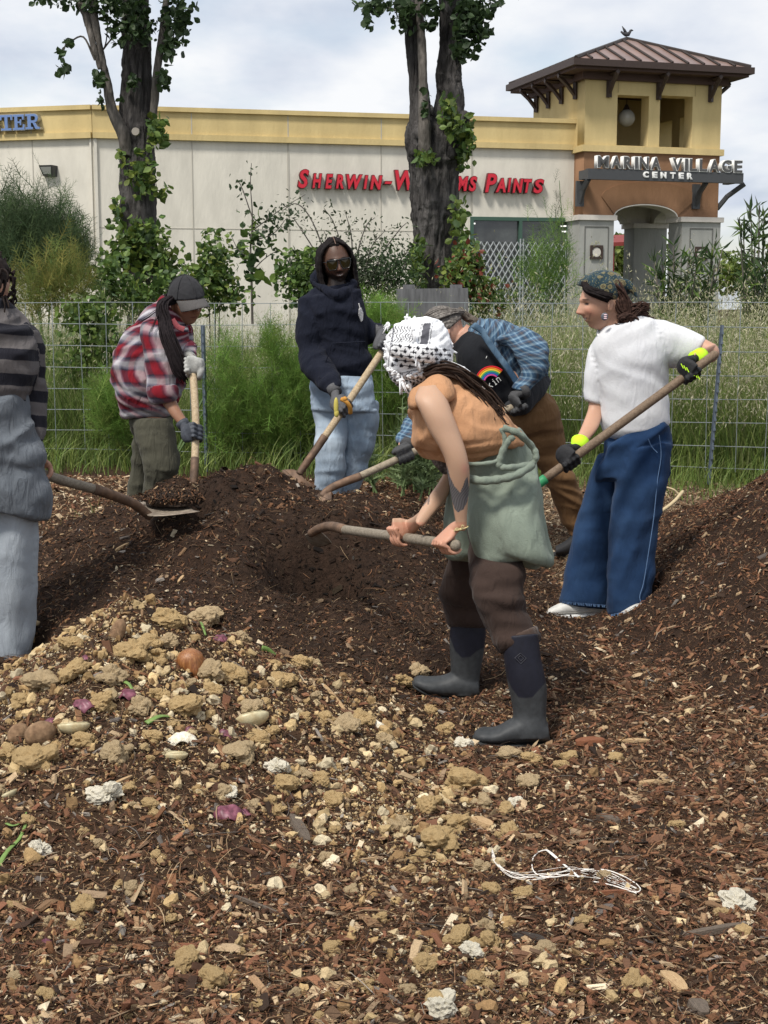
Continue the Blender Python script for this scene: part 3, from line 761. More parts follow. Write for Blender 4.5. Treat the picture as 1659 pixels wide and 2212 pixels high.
# larger pieces of wood
wood_grey = mat('weathered_chip', (0.16, 0.125, 0.095), rough=0.85, var=0.35, vscale=8, stretch=(8, 60, 60), bump=0.003, bscale=8, col2=(0.09, 0.07, 0.055))
wood_pale = mat('pale_chip', (0.50, 0.36, 0.20), rough=0.8, var=0.25, vscale=8, stretch=(8, 60, 60), bump=0.002, bscale=8, col2=(0.36, 0.22, 0.11))
wood_red = mat('red_chip', (0.24, 0.095, 0.045), rough=0.8, var=0.3, vscale=8, stretch=(8, 60, 60), bump=0.002, bscale=8, col2=(0.16, 0.06, 0.03))
wood_black = mat('black_bark', (0.045, 0.036, 0.03), rough=0.9, var=0.4, vscale=8, stretch=(8, 50, 50), bump=0.004, bscale=8)
def slab(x, y, L, W, ang, m, label, name='wood_chip', cat='wood chip', H=.35, taper=.55):
    p = on_ground(x, y); k = 1 / sc_at(p[1]); L *= k; W *= k
    n = 9; t = np.linspace(-.5, .5, n); V = []
    seed = int(x * 7 + y)
    for i, q in enumerate(t):
        w = W / 2 * (1 - taper * (2 * abs(q)) ** 3) * (1 + .25 * fbm(np.array([[q * 6, seed * .1, 0]]), 1, seed, 2)[0])
        off = W * .12 * fbm(np.array([[q * 5, 3, seed * .3]]), 1, seed + 1, 2)[0]
        hh = W * H * (1 - .3 * (2 * abs(q)) ** 4)
        for (a, b) in ((-1, 0), (-.85, 1), (.8, .9), (1, 0)): V.append((q * L, a * w + off, b * hh))
    F = [];
    for i in range(n - 1):
        for j in range(4): F.append((i * 4 + j, i * 4 + (j + 1) % 4, i * 4 + 4 + (j + 1) % 4, i * 4 + 4 + j))
    F += [(0, 1, 2, 3), ((n - 1) * 4 + 3, (n - 1) * 4 + 2, (n - 1) * 4 + 1, (n - 1) * 4)]
    nr = Tn(np.array([p[0]]), np.array([p[1]]))[0]
    o = mesh_np(name, np.array(V), np.array(F), m)
    z = Vector(nr); xax = Vector((math.cos(ang), math.sin(ang) * 1.0, 0)); xax = (xax - z * xax.dot(z)).normalized(); yax = z.cross(xax)
    o.matrix_world = Matrix.Translation(Vector(p) + z * .004) @ Matrix((xax, yax, z)).transposed().to_4x4()
    return tag(o, label, cat)
slab(645, 1795, 112, 30, -1.12, wood_grey, 'long pointed grey wood splinter on dark mulch right of the purple skin')
slab(1145, 2035, 84, 36, -.62, wood_black, 'flat black bark slab at the front among bran clumps')
slab(1315, 1775, 70, 28, -1.0, wood_grey, 'grey weathered wood chip standing out on the reddish chips')
slab(1455, 2130, 92, 44, -1.25, wood_pale, 'broad pale wood block at the lower right')
slab(1510, 2185, 60, 50, -1.4, wood_grey, 'dull grey wood piece at the bottom right corner')
slab(1275, 1648 - 40, 66, 34, .1, wood_red, 'rounded red bark piece right of the front boot')
slab(1040, 1768 + 15, 60, 34, -.8, wood_pale, 'split pale orange chip below the bran clump cluster')
slab(180, 1955 + 15, 30, 20, -.8, wood_pale, 'short pale chip low on the left side')
slab(400, 2110 - 55, 60, 30, .1, wood_red, 'reddish square-cut chip beside the double bran clump')
slab(160, 2030 + 20, 56, 18, -1.2, wood_pale, 'white-faced splinter leaning in a dark gap at lower left')
slab(1370, 1585 + 20, 70, 16, 0.0, wood_pale, 'thin pale lath lying flat on chips right of the front boot')
slab(455, 1600 - 5, 62, 9, .9, wood_pale, 'straight pale reed across the left mulch') if False else None
slab(1540, 2020, 170, 20, .22, wood_grey, 'long grey branch piece at the lower right edge', 'branch', 'branch', H=.7)
slab(1330, 1920 + 15, 110, 12, .3, wood_red, 'thin reddish stick right of the white twine', 'branch', 'branch', H=.8)
slab(1410, 1695, 70, 20, .25, wood_pale, 'forked pale splinter on the chips right of centre')
slab(720, 1510, 110, 8, -.95, wood_pale, 'straight thin pale twig slanting down right of the brown onion', 'twig', 'twig', H=.9)
slab(250, 1700, 95, 8, .9, wood_pale, 'dry straw-coloured reed lying across the left side of the heap', 'twig', 'twig', H=.9)
slab(560, 1950 + 15, 170, 9, -.55, wood_grey, 'long dark twig slanting across the lower centre', 'twig', 'twig', H=.9)
slab(265, 1185, 40, 7, .9, wood_pale, 'pale curved splinter high on the dark compost', H=.8)
slab(390, 1255, 36, 7, 1.4, wood_pale, 'small upright pale splinter on the dark compost face', H=.8)
# white frayed twine
twm = mat('twine', (0.78, 0.74, 0.68), rough=0.8)
def ground_curve(pts, dz=0.012, n=6):
    out = []
    for q in catmull(np.array(pts, float), n):
        p = on_ground(q[0], q[1]); out.append((p[0], p[1], p[2] + dz))
    out = np.array(out)
    for _ in range(6): out[1:-1] = .5 * out[1:-1] + .25 * (out[:-2] + out[2:])
    for q in out: q[2] = max(q[2], ground_z(q[0], q[1]) + .006)
    return out
mb = MB()
mb.tube(ground_curve([(1205,1865),(1180,1845),(1152,1860),(1150,1890),(1170,1905),(1210,1905),(1260,1890),(1310,1890),(1350,1905),(1385,1930),(1370,1940),(1330,1925),(1280,1915)]), .0016, 6)
mb.tube(ground_curve([(1180,1846),(1215,1875),(1250,1905)], n=8), .0035, 6, flat=.4)
for k in range(9):
    j = np.random.default_rng(k)
    mb.tube(ground_curve([(1062, 1840 + k * 3), (1075 + j.uniform(-5, 5), 1880), (1110, 1900 + j.uniform(-8, 12)), (1170, 1905 + j.uniform(-14, 10)), (1240, 1890 + j.uniform(-10, 18)), (1310, 1900 + j.uniform(-12, 14)), (1375, 1935 + j.uniform(-14, 10))], n=5), .0006, 4)
tag(mb.build('twine', twm, None, True), 'frayed white plastic twine looping over the chips at lower right', 'twine')
# dry stalks behind the two women and small ones by the pile
straw_m = mat('dry_stalk', (0.50, 0.40, 0.24), rough=0.7, var=0.2, vscale=30)
def stalk(pts, w, label):
    mb = MB(); P = []
    for (x, y, Y) in pts: P.append(at(x, y, Y))
    mb.tube(catmull(P, 6), w, 7); return tag(mb.build('dry_stalk', straw_m, None, True), label, 'dry stalk')
stalk([(1370, 1140, 7.0), (1420, 1110, 7.1), (1455, 1085, 7.2), (1475, 1062, 7.3)], .010, 'thick bent straw-coloured stalk right of the wide blue jeans')
stalk([(1425, 1050, 7.5), (1455, 1058, 7.5), (1470, 1075, 7.5)], .006, 'thin arched dry stalk above the thick bent one')
stalk([(770, 1060, 7.4), (810, 1078, 7.35), (860, 1105, 7.3)], .009, 'long pale cane lying behind the compost beside the light jeans')
# ------------------------------------------------------------------ shop building with corner tower
def stucco(name, c, c2, sc=0.8):
    return mat(name, c, rough=0.92, spec=0.15, var=0.10, vscale=sc * 1.6, col2=c2, bump=0.010, bscale=14, detail=8, stretch=(1, 1, .30))
cream = stucco('cream_stucco', (0.67, 0.635, 0.555), (0.59, 0.56, 0.49))
yellow = stucco('yellow_stucco', (0.60, 0.475, 0.235), (0.51, 0.395, 0.19))
orange = stucco('terracotta_stucco', (0.29, 0.165, 0.095), (0.24, 0.135, 0.078))
greyst = stucco('grey_stucco', (0.36, 0.36, 0.335), (0.29, 0.295, 0.275))
trim_w = stucco('pale_trim', (0.62, 0.585, 0.53), (0.56, 0.52, 0.47))
seam_m = mat('seam', (0.43, 0.405, 0.35), rough=0.9)
dkbrown = mat('dark_brown_metal', (0.045, 0.028, 0.022), rough=0.5, spec=0.4, var=0.15)
roofm = mat('copper_roof', (0.30, 0.19, 0.15), rough=0.38, spec=0.5, metal=0.35, var=0.15, vscale=1.2, col2=(0.24, 0.17, 0.15))
seamroof = mat('roof_seams', (0.035, 0.026, 0.022), rough=0.5)
green_fr = mat('green_frame', (0.05, 0.10, 0.075), rough=0.5)
signgrey = mat('sign_beam_grey', (0.065, 0.068, 0.072), rough=0.5, var=0.06)
white_p = mat('white_face', (0.82, 0.82, 0.80), rough=0.5)
red_face = mat('red_letter_face', (0.55, 0.012, 0.03), rough=0.35, spec=0.5)
red_side = mat('red_letter_side', (0.10, 0.012, 0.014), rough=0.5)
glass = mat('dark_glass', (0.012, 0.014, 0.015), rough=0.06, spec=0.9)
lampw = bpy.data.materials.new('lit_tube'); lampw.use_nodes = True
lampw.node_tree.nodes['Principled BSDF'].inputs['Emission Color'].default_value = (1, .97, .9, 1)
lampw.node_tree.nodes['Principled BSDF'].inputs['Emission Strength'].default_value = 0.9

A0 = at(200, 300, 34.0)[:2]
u1 = np.array([1, .22]); u1 /= np.linalg.norm(u1); n1 = np.array([u1[1], -u1[0]])          # n: out of the wall, to the camera
u3 = np.array([-1, .24]); u3 /= np.linalg.norm(u3); n3 = np.array([-u3[1], u3[0]]); n3 = n3 if n3[1] < 0 else -n3
zz = lambda y, Y=34.0: at(200, y, Y)[2]
Ztop, Zcap, Zm0, Zm1, Zj = zz(227), zz(237), zz(286), zz(298), zz(492)
def obox(mb, o2, u, n, s0, s1, d0, d1, z0, z1):
    """box along direction u from s0 to s1, from depth d0 to d1 along n"""
    P = []
    for z in (z0, z1):
        for (s, d) in ((s0, d0), (s1, d0), (s1, d1), (s0, d1)):
            q = o2 + u * s + n * d; P.append((q[0], q[1], z))
    mb.add(P, [(0, 3, 2, 1), (4, 5, 6, 7), (0, 1, 5, 4), (1, 2, 6, 5), (2, 3, 7, 6), (3, 0, 4, 7)])
shop = thing('shop_building', 'long cream stucco shop with yellow parapet band behind the two poplar trees', 'building', (A0[0], A0[1], 0))
def along(x, o2, u):
    """distance along a wall where picture column x meets it"""
    k = (x - CX) / FPX / CP
    k = (x - CX) / (FPX * CP) * 0 + (x - CX) / FPX
    # solve (o+s u).x = k' (o+s u).y with k' from a mid-height ray
    d = at(x, 300, 1.0)[0]
    return (d * o2[1] - o2[0]) / (u[0] - d * u[1])
L1 = along(1248, A0, u1); LL = 9.0
wx0, wx1 = along(1017, A0, u1), along(1236, A0, u1)
Zw1, Zw0 = at(1017, 468, 36.0)[2], 0.3
mb = MB()
obox(mb, A0, u1, n1, 0, wx0, -.3, 0, -.2, Zm1); obox(mb, A0, u1, n1, wx0, wx1, -.3, 0, Zw1, Zm1)
obox(mb, A0, u1, n1, wx1, L1, -.3, 0, -.2, Zm1); obox(mb, A0, u3, n3, 0.0, LL, -.3, 0, -.2, Zm1)
adopt(mb.build('cream_wall', cream), shop)
mb = MB()
obox(mb, A0, u1, n1, 0, L1, -.3, .03, Zm1, Ztop - .02); obox(mb, A0, u3, n3, 0, LL, -.3, .03, Zm1, Ztop - .02)
adopt(mb.build('parapet_band', yellow), shop)
mb = MB()
for (u, n, L) in ((u1, n1, L1), (u3, n3, LL)):
    obox(mb, A0, u, n, 0, L, -.36, .10, Zcap, Ztop); obox(mb, A0, u, n, 0, L, .0, .11, Zm1 - .01, Zm0)
adopt(mb.build('cornice', yellow), shop)
mb = MB()
for x in (414, 622, 823, 1020):
    s = along(x, A0, u1); w = .02 if x not in (622, 1020) else .045
    obox(mb, A0, u1, n1, s - w / 2, s + w / 2, 0, .012, 0, Zm1 - .015) if x != 1020 else obox(mb, A0, u1, n1, s - w / 2, s + w / 2, 0, .012, Zw1 + .1, Zm1 - .015)
    obox(mb, A0, u1, n1, s - .012, s + .012, .03, .036, Zm0 + .01, Zcap - .01)
for s in (1.55, 4.0): obox(mb, A0, u3, n3, s - .01, s + .01, 0, .010, 0, Zm1 - .015); obox(mb, A0, u3, n3, s - .01, s + .01, .03, .036, Zm0 + .01, Zcap - .01)
obox(mb, A0, u1, n1, .1, wx0 - .1, 0, .008, Zj, Zj + .018)
adopt(mb.build('panel_joints', seam_m), shop)
mb = MB(); obox(mb, A0, u1, n1, .02, .09, .0, .06, 0, Zm1 - .01); obox(mb, A0, u3, n3, .02, .06, .0, .05, 0, Zm1 - .01)
adopt(mb.build('corner_downpipe', cream), shop)
# closed volume behind: side and roof
mb = MB(); E1 = A0 + u1 * L1
back = 9.0
obox(mb, A0, u1, n1, 0.2, L1 - .2, -.3 - back, -.3, Zm1 - .6, Zm1 - .45)
adopt(mb.build('roof', mat('flat_roof', (0.2, 0.2, 0.2), rough=.9)), shop)
# window
win = bpy.data.objects.new('window', None); COL.objects.link(win)
mb = MB()
def fr(s0, s1, z0, z1, d0=-.12, d1=.03): obox(mb, A0, u1, n1, s0, s1, d0, d1, z0, z1)
sm = along(1127, A0, u1); ft = .09
fr(wx0, wx1, Zw1 - ft, Zw1); fr(wx0, wx0 + ft, .3, Zw1 - ft); fr(wx1 - ft, wx1, .3, Zw1 - ft); fr(sm - .04, sm + .04, .3, Zw1 - ft); fr(wx0 + ft, sm - .04, 1.0, 1.08, -.1, .02); fr(sm + .04, wx1 - ft, 1.0, 1.08, -.1, .02)
wf = mb.build('window', green_fr); bpy.data.objects.remove(win); adopt(wf, shop)
mb = MB(); obox(mb, A0, u1, n1, wx0 + .02, wx1 - .02, -.1, -.07, .3, Zw1 - .03)
gm = mat('shop_glass', (0.02, 0.024, 0.024), rough=0.04, spec=0.8, var=0.5, vscale=1.4, col2=(0.07, 0.075, 0.07))
p = mb.build('pane', gm, None); adopt(p, shop); p.parent = wf; p.matrix_parent_inverse = wf.matrix_world.inverted() if False else Matrix.Identity(4)
wf.name = 'window'
for (x0, x1, y) in ((1020, 1030, 481), (1216, 1232, 484), (1219, 1231, 496)):
    mb = MB(); a, b = along(x0, A0, u1), along(x1, A0, u1); obox(mb, A0, u1, n1, a, b, -.068, -.06, at(1100, y + 3, 36)[2], at(1100, y, 36)[2]); p = mb.build('lit_tube', lampw); p.parent = wf
# scissor gate in front of the glass
galv = mat('galvanised', (0.42, 0.44, 0.45), rough=0.45, metal=0.5, spec=0.5)
gate = thing('scissor_gate', 'folding grey scissor gate across the lower half of the shop window', 'security gate', (A0[0], A0[1], 0))
mb = MB(); zt, zb = at(1100, 522, 36)[2], .35
n = 15; ss = np.linspace(wx0 + .12, wx1 - .15, n + 1); hgt = (ss[1] - ss[0]) * 1.7
def P3(s, z, d=.05): q = A0 + u1 * s + n1 * d; return (q[0], q[1], z)
z = zt; rows = int((zt - zb) / hgt)
for r in range(rows):
    za, zc = zt - r * hgt, zt - (r + 1) * hgt
    for i in range(n):
        mb.tube([P3(ss[i], za), P3(ss[i + 1], zc)], .014, 4, flat=.4, side=(u1[0], u1[1], 0)); mb.tube([P3(ss[i], zc, .062), P3(ss[i + 1], za, .062)], .014, 4, flat=.4, side=(u1[0], u1[1], 0))
adopt(mb.build('lattice', galv), gate)
mb = MB()
for s in (ss[0], sm - .02, sm + .06, ss[-1]): mb.tube([P3(s, zb, .075), P3(s, zt + .08, .075)], .022, 6)
adopt(mb.build('gate_post', galv), gate)
# wall lamp
wl = thing('wall_lamp', 'dark box flood lamp on the cream wall left of the corner', 'wall lamp', tuple(at(109, 371, 34.9)))
s = -along(109, A0, u1) if False else None
d = at(109, 371, 1.0); sL = (d[0] * A0[1] - A0[0]) / (u3[0] - d[0] * u3[1]); q = A0 + u3 * sL; zl = at(109, 371, q[1])[2]
wl.location = (q[0], q[1], zl)
mb = MB(); Pq = lambda s, dd, z: (*(A0 + u3 * (sL + s) + n3 * dd), zl + z)
V = [Pq(-.17, 0, -.12), Pq(.15, 0, -.12), Pq(.17, 0, .13), Pq(-.19, 0, .13), Pq(-.13, .16, -.10), Pq(.12, .16, -.10), Pq(.17, .26, .13), Pq(-.18, .26, .13)]
mb.add(V, [(0, 3, 2, 1), (0, 1, 5, 4), (1, 2, 6, 5), (2, 3, 7, 6), (3, 0, 4, 7), (4, 5, 6, 7)]); adopt(mb.build('housing', mat('lamp_dark', (.05, .05, .05), rough=.5)), wl)
mb = MB(); V = [Pq(-.10, .175, -.07), Pq(.09, .175, -.07), Pq(.13, .262, .09), Pq(-.14, .262, .09)]; V += [tuple(np.array(v) - np.array((*n3, 0)) * .01) for v in V]
mb.add(V, [(0, 1, 2, 3), (7, 6, 5, 4), (0, 4, 5, 1), (1, 5, 6, 2), (2, 6, 7, 3), (3, 7, 4, 0)]); adopt(mb.build('lens', mat('lamp_lens', (.45, .45, .43), rough=.2)), wl)

# ---- red letters of the paint shop, small capitals, slanted
sg = thing('shop_sign', 'slanted red channel letters SHERWIN-WILLIAMS PAINTS on the cream wall', 'sign', (A0[0], A0[1], 0))
def wall_pt(x, y):
    s = along(x, A0, u1); q = A0 + u1 * s; return s, at(x, y, q[1])[2]
def letter_row(chars, o2, u, n, d, m_face, m_side, root, bold, shear, th):
    """chars: (char, picture x0, x1, ytop, ybase)"""
    for (ch, x0, x1, yt, yb) in chars:
        dd = o2 + n * d
        s0, s1 = along(x0, dd, u), along(x1, dd, u); q = dd + u * s0
        zb_, zt_ = at(x0, yb, q[1])[2], at(x0, yt, q[1])[2]
        H = zt_ - zb_
        for (mm, dth, off, bo) in ((m_side, th, 0, bold), (m_face, .012, th / 2 + .006, bold * .55)):
            o = text_mesh('letter', ch, 1.0, 1.0, Matrix.Identity(4), mm, None, bo / max(H, .01) * .72, shear)
            co = np.empty(len(o.data.vertices) * 3, np.float32); o.data.vertices.foreach_get('co', co); co = co.reshape(-1, 3)
            mn, mx_ = co.min(0), co.max(0)
            ins = 0 if dth == th else .016
            co[:, 0] = (co[:, 0] - mn[0]) / (mx_[0] - mn[0]) * (s1 - s0 - 2 * ins) + ins
            co[:, 1] = (co[:, 1] - mn[1]) / (mx_[1] - mn[1]) * (H - 2 * ins) + ins
            co[:, 2] = (co[:, 2] > 0) * dth - dth / 2 + off
            if ch == '-': pass
            W = np.stack([q[0] + u[0] * co[:, 0] + n[0] * co[:, 2], q[1] + u[1] * co[:, 0] + n[1] * co[:, 2], zb_ + co[:, 1]], -1)
            o.data.vertices.foreach_set('co', W.astype(np.float32).ravel()); o.data.update()
            if dth == th: base = adopt(o, root)
            else: o.name = 'face'; sub(o, base)
# positions read off the photograph
rowS = [('S',641,667,365,408),('H',672,695,374,408),('E',700,719,375,409),('R',723,742,376,409),('W',746,783,376,410),('I',783,795,378,410),('N',797,826,378,411),('-',828,847,391,399),
        ('W',851,903,367,412),('I',905,916,378,412),('L',918,936,379,412),('L',938,955,380,413),('I',957,967,380,413),('A',966,990,381,413),('M',985,1012,380,414),('S',1011,1031,380,415),
        ('P',1046,1074,374,417),('A',1069,1093,384,417),('I',1095,1105,384,417),('N',1106,1131,385,418),('T',1130,1150,386,418),('S',1151,1176,386,419)]
letter_row(rowS, A0, u1, n1, .10, red_face, red_side, sg, .035, .22, .13)
bpy.data.objects.remove(bpy.data.objects['tmpx']) if 'tmpx' in bpy.data.objects else None
# ---- blue slab serif letters at the left edge
bluef = mat('blue_letter_face', (0.13, 0.21, 0.42), rough=0.3, spec=0.5, var=.05); steel = mat('brushed_side', (0.45, 0.46, 0.46), rough=.35, metal=.7)
ts = thing('shop_sign', 'blue slab serif letters TER with pale rims on the yellow band at left', 'sign', (A0[0], A0[1], 0))
sf = .12; st = .20; hs = .13
def Lt_T(): return [[(.08,0),(.92,0),(.92,hs),(.62,hs),(.62,1-hs*1.1),(.86,1-hs*1.1),(.88,.66),(1,.66),(1,1),(0,1),(0,.66),(.12,.66),(.14,1-hs*1.1),(.38,1-hs*1.1),(.38,hs),(.08,hs)]]
def Lt_E(): return [[(0,0),(1,0),(1,.36),(.88,.36),(.84,.14),(.40,.14),(.40,.44),(.60,.44),(.60,.32),(.72,.32),(.72,.68),(.60,.68),(.60,.56),(.40,.56),(.40,.86),(.80,.86),(.84,.66),(.96,.66),(.96,1),(0,1),(0,.87),(.14,.87),(.14,.13),(0,.13)]]
def Lt_R():
    a = [(.62 + .26 * math.cos(t), .72 + .28 * math.sin(t)) for t in np.linspace(math.pi / 2, -math.pi / 2, 9)]
    b = [(.60 + .10 * math.cos(t), .72 + .14 * math.sin(t)) for t in np.linspace(-math.pi / 2, math.pi / 2, 7)]
    return [[(0,1)] + a + [(.70,.40),(.84,.13),(1,.13),(1,0),(.70,0),(.50,.42),(.38,.42),(.38,.13),(.52,.13),(.52,0),(0,0),(0,.13),(.14,.13),(.14,.87),(0,.87)], [(.38,.58)] + b + [(.38,.86)]]
def slabletter(poly, x0, x1, yt, yb):
    dd = A0 + n3 * .12; dL = at(x1, 262, 1.0); s = (dL[0] * dd[1] - dd[0]) / (u3[0] - dL[0] * u3[1])
    dK = at(x0, 262, 1.0); s2 = (dK[0] * dd[1] - dd[0]) / (u3[0] - dK[0] * u3[1]); q = dd + u3 * s2
    W = s2 - s; zb_, zt_ = at(x0, yb, q[1])[2], at(x0, yt, q[1])[2]
    M = frame((q[0], q[1], zb_), (-u3[0], -u3[1], 0), (n3[0], n3[1], 0))
    S = Matrix.Diagonal((W, zt_ - zb_, 1, 1))
    b = plate('letter', poly, .16, M @ S, steel, None); adopt(b, ts)
    ins = [[(.5 + (x - .5) * .93, .5 + (y - .5) * .94) for (x, y) in P] for P in poly]
    f = plate('face', ins, .012, M @ Matrix.Translation((0, 0, .088)) @ S, bluef, None); sub(f, b)
slabletter(Lt_T(), 3, 31, 249, 284); slabletter(Lt_E(), 31, 57, 248, 283); slabletter(Lt_R(), 58, 90, 247, 281)
slabletter(Lt_E(), -26, 0, 250, 285)

# ---- tower
tow = np.array([1.0, .30]); tow /= np.linalg.norm(tow); tn = np.array([tow[1], -tow[0]])       # outwards
TO = at(1262, 320, 36.0)[:2]
W_ = along(1556, TO, tow); D_ = 3.3
TZ = lambda y, x=1262, Y=36.0: at(x, y, Y)[2]
Z_e, Z_b1, Z_b0, Z_br, Z_cap = TZ(157), TZ(313), TZ(327), TZ(465), TZ(476)
tower = thing('clock_tower' if False else 'entrance_tower', 'square yellow and terracotta entrance tower with a hipped metal roof', 'tower', (TO[0], TO[1], 0))
def tp(s, d, z):
    q = TO + tow * s - tn * d; return np.array([q[0], q[1], z])        # d: into the building
Mf = lambda d: frame(tp(0, d, 0), (tow[0], tow[1], 0), (tn[0], tn[1], 0))
ts_ = lambda x: along(x, TO, tow)
def zat(x, y, d=0):
    s = ts_(x); q = TO + tow * s - tn * d; return at(x, y, q[1])[2]
hole1 = (ts_(1332) + 0, ts_(1400), zat(1340, 314), zat(1340, 205)); hole2 = (ts_(1424), ts_(1494), zat(1450, 318), zat(1450, 207))
th = .42
def rect(a, b, c, d): return [(a, c), (b, c), (b, d), (a, d)]
up = plate('upper_wall', [rect(0, W_, Z_b0, Z_e), rect(*hole1), rect(*hole2)], th, Mf(th / 2), yellow); adopt(up, tower)
TOd = TO - tn * (D_ - .42)
hb = (along(1432, TOd, tow), along(1463, TOd, tow), Z_b0 + .2, at(1450, 245, TOd[1])[2])
bk = plate('upper_wall', [rect(0, W_, Z_b0, Z_e), rect(*hb)], th, Mf(D_ - th / 2), yellow); adopt(bk, tower)
Ms = lambda s: frame(tp(s, 0, 0), (-tn[0], -tn[1], 0), (tow[0], tow[1], 0))
lw = plate('upper_wall', [rect(th, D_ - th, Z_b0, Z_e)], th, Ms(th / 2), yellow); adopt(lw, tower)
rw = plate('upper_wall', [rect(th, D_ - th, Z_b0, Z_e), rect(D_ * .22, D_ * .42, hole1[2], hole1[3] - .3), rect(D_ * .55, D_ * .78, hole1[2], hole1[3] - .3)], th, Ms(W_ - th / 2), yellow); adopt(rw, tower)
mb = MB()
def tb(s0, s1, d0, d1, z0, z1): obox(mb, TO, tow, -tn, s0, s1, d0, d1, z0, z1)
tb(th, W_ - th, th, D_ - th, Z_b0 - .1, Z_b0 + .05); adopt(mb.build('loft_floor', yellow), tower)
mb = MB(); tb(-.08, W_ + .08, -.08, D_ + .08, Z_b0, Z_b1); adopt(mb.build('string_course', yellow), tower)
mb = MB()
for s in (ts_(1334) - .02, ts_(1424) - .02, ts_(1498)): tb(s, s + .02, -.012, .001, hole1[3] + .05, Z_e - .05)
adopt(mb.build('panel_joints', mat('yellow_seam', (.42, .33, .16), rough=.9)), tower)
# terracotta arch level, front and back
zs = zat(1330, 466); zc = zat(1400, 441)
aL, aR = ts_(1329), ts_(1468)
def arch_hole(x0, x1, z0, zspring, ztop, n=20):
    cx_, r = (x0 + x1) / 2, (x1 - x0) / 2
    return [(x1, z0), (x1, zspring)] + [(cx_ + r * math.cos(t), zspring + (ztop - zspring) * math.sin(t)) for t in np.linspace(0, math.pi, n)[1:-1]] + [(x0, zspring), (x0, z0)]
def arch_wall(d, m, nm, x0, x1, w0, w1, M=None):
    cx_, r = (x0 + x1) / 2, (x1 - x0) / 2
    P = [(w0, Z_br), (x0, Z_br)] + [(cx_ - r * math.cos(t), Z_br + (zc - Z_br) * math.sin(t)) for t in np.linspace(0, math.pi, 24)[1:-1]] + [(x1, Z_br), (w1, Z_br), (w1, Z_b0), (w0, Z_b0)]
    o = plate(nm, [P], .5, M or Mf(d), m); adopt(o, tower); return o
arch_wall(.25, orange, 'arch_wall', aL, aR, 0, W_); arch_wall(D_ - .25, trim_w, 'arch_wall', aL, aR, 0, W_)
arch_wall(0, orange, 'arch_wall', .75, D_ - .75, .5, D_ - .5, Ms(.25)); arch_wall(0, trim_w, 'arch_wall', .75, D_ - .75, .5, D_ - .5, Ms(W_ - .25))
# pale soffit band under the front arch
cx_, r_ = (aL + aR) / 2, (aR - aL) / 2
ring = [(cx_ - r_ * math.cos(t), Z_br + (zc - Z_br) * math.sin(t)) for t in np.linspace(0, math.pi, 24)]
ring2 = [(cx_ - (r_ - .03) * math.cos(t), Z_br + (zc - Z_br - .03) * math.sin(t)) for t in np.linspace(math.pi, 0, 24)]
adopt(plate('arch_soffit', [ring + ring2], .56, Mf(.25), trim_w), tower)
# raised arched field on the terracotta
oL, oR, oz, ot = ts_(1302), ts_(1508), zat(1302, 425), zat(1400, 393)
out = [(oL, oz)] + [((oL + oR) / 2 - (oR - oL) / 2 * math.cos(t), oz + (ot - oz) * math.sin(t)) for t in np.linspace(.05, math.pi - .05, 24)] + [(oR, oz), (aR - .02, Z_br + .03)]
inn = [(cx_ + r_ * math.cos(t), Z_br + .01 + (zc - Z_br) * math.sin(t)) for t in np.linspace(.12, math.pi - .12, 24)] + [(aL + .02, Z_br + .03)]
adopt(plate('arch_field', [out + inn], .03, Mf(-.012), stucco('terracotta_field', (.265, .15, .086), (.22, .124, .07))), tower)
mb = MB(); tb(.5, W_ - .5, .5, D_ - .5, Z_b0 - .35, Z_b0 - .2); adopt(mb.build('vault_ceiling', stucco('vault', (.42, .36, .25), (.36, .31, .22))), tower)
# piers
pw = ts_(1329) - ts_(1240)
for (a, b, d0, d1) in ((-.22, aL + .0, -.22, .62), (aR, W_ + .06, -.22, .62), (-.1, aL - .12, D_ - .65, D_ + .1), (aR + .1, W_ + .05, D_ - .65, D_ + .1)):
    mb = MB(); tb(a + .06, b - .06, d0 + .06, d1 - .06, 0, Z_cap); pr = mb.build('pier', greyst); adopt(pr, tower)
    mb = MB(); tb(a, b, d0, d1, Z_cap, Z_br); c = mb.build('pier_cap', trim_w); sub(c, pr)
    if d0 < 0:
        mb = MB(); cc = (a + b) / 2; zo = TZ(545); hw = .17
        # recessed-panel line and the square ornament with its disc
        x0_, x1_ = cc - .33, cc + .33; zt_ = TZ(491)
        tb(x0_, x1_, d0 + .045, d0 + .061, zt_, zt_ + .02); tb(x0_, x0_ + .02, d0 + .045, d0 + .061, 1.2, zt_); tb(x1_ - .02, x1_, d0 + .045, d0 + .061, 1.2, zt_)
        c = mb.build('panel_line', mat('grey_line', (.13, .13, .12))); sub(c, pr)
        circ = lambda r: [(cc + r * math.cos(t), zo + r * math.sin(t)) for t in np.linspace(0, 2 * math.pi, 24, endpoint=False)]
        c = plate('square_ornament', [rect(cc - hw, cc + hw, zo - hw, zo + hw), circ(.13)], .05, Mf(d0 + .04), dkbrown); sub(c, pr)
        c = plate('round_plate', [circ(.115)], .03, Mf(d0 + .045), trim_w); sub(c, pr)
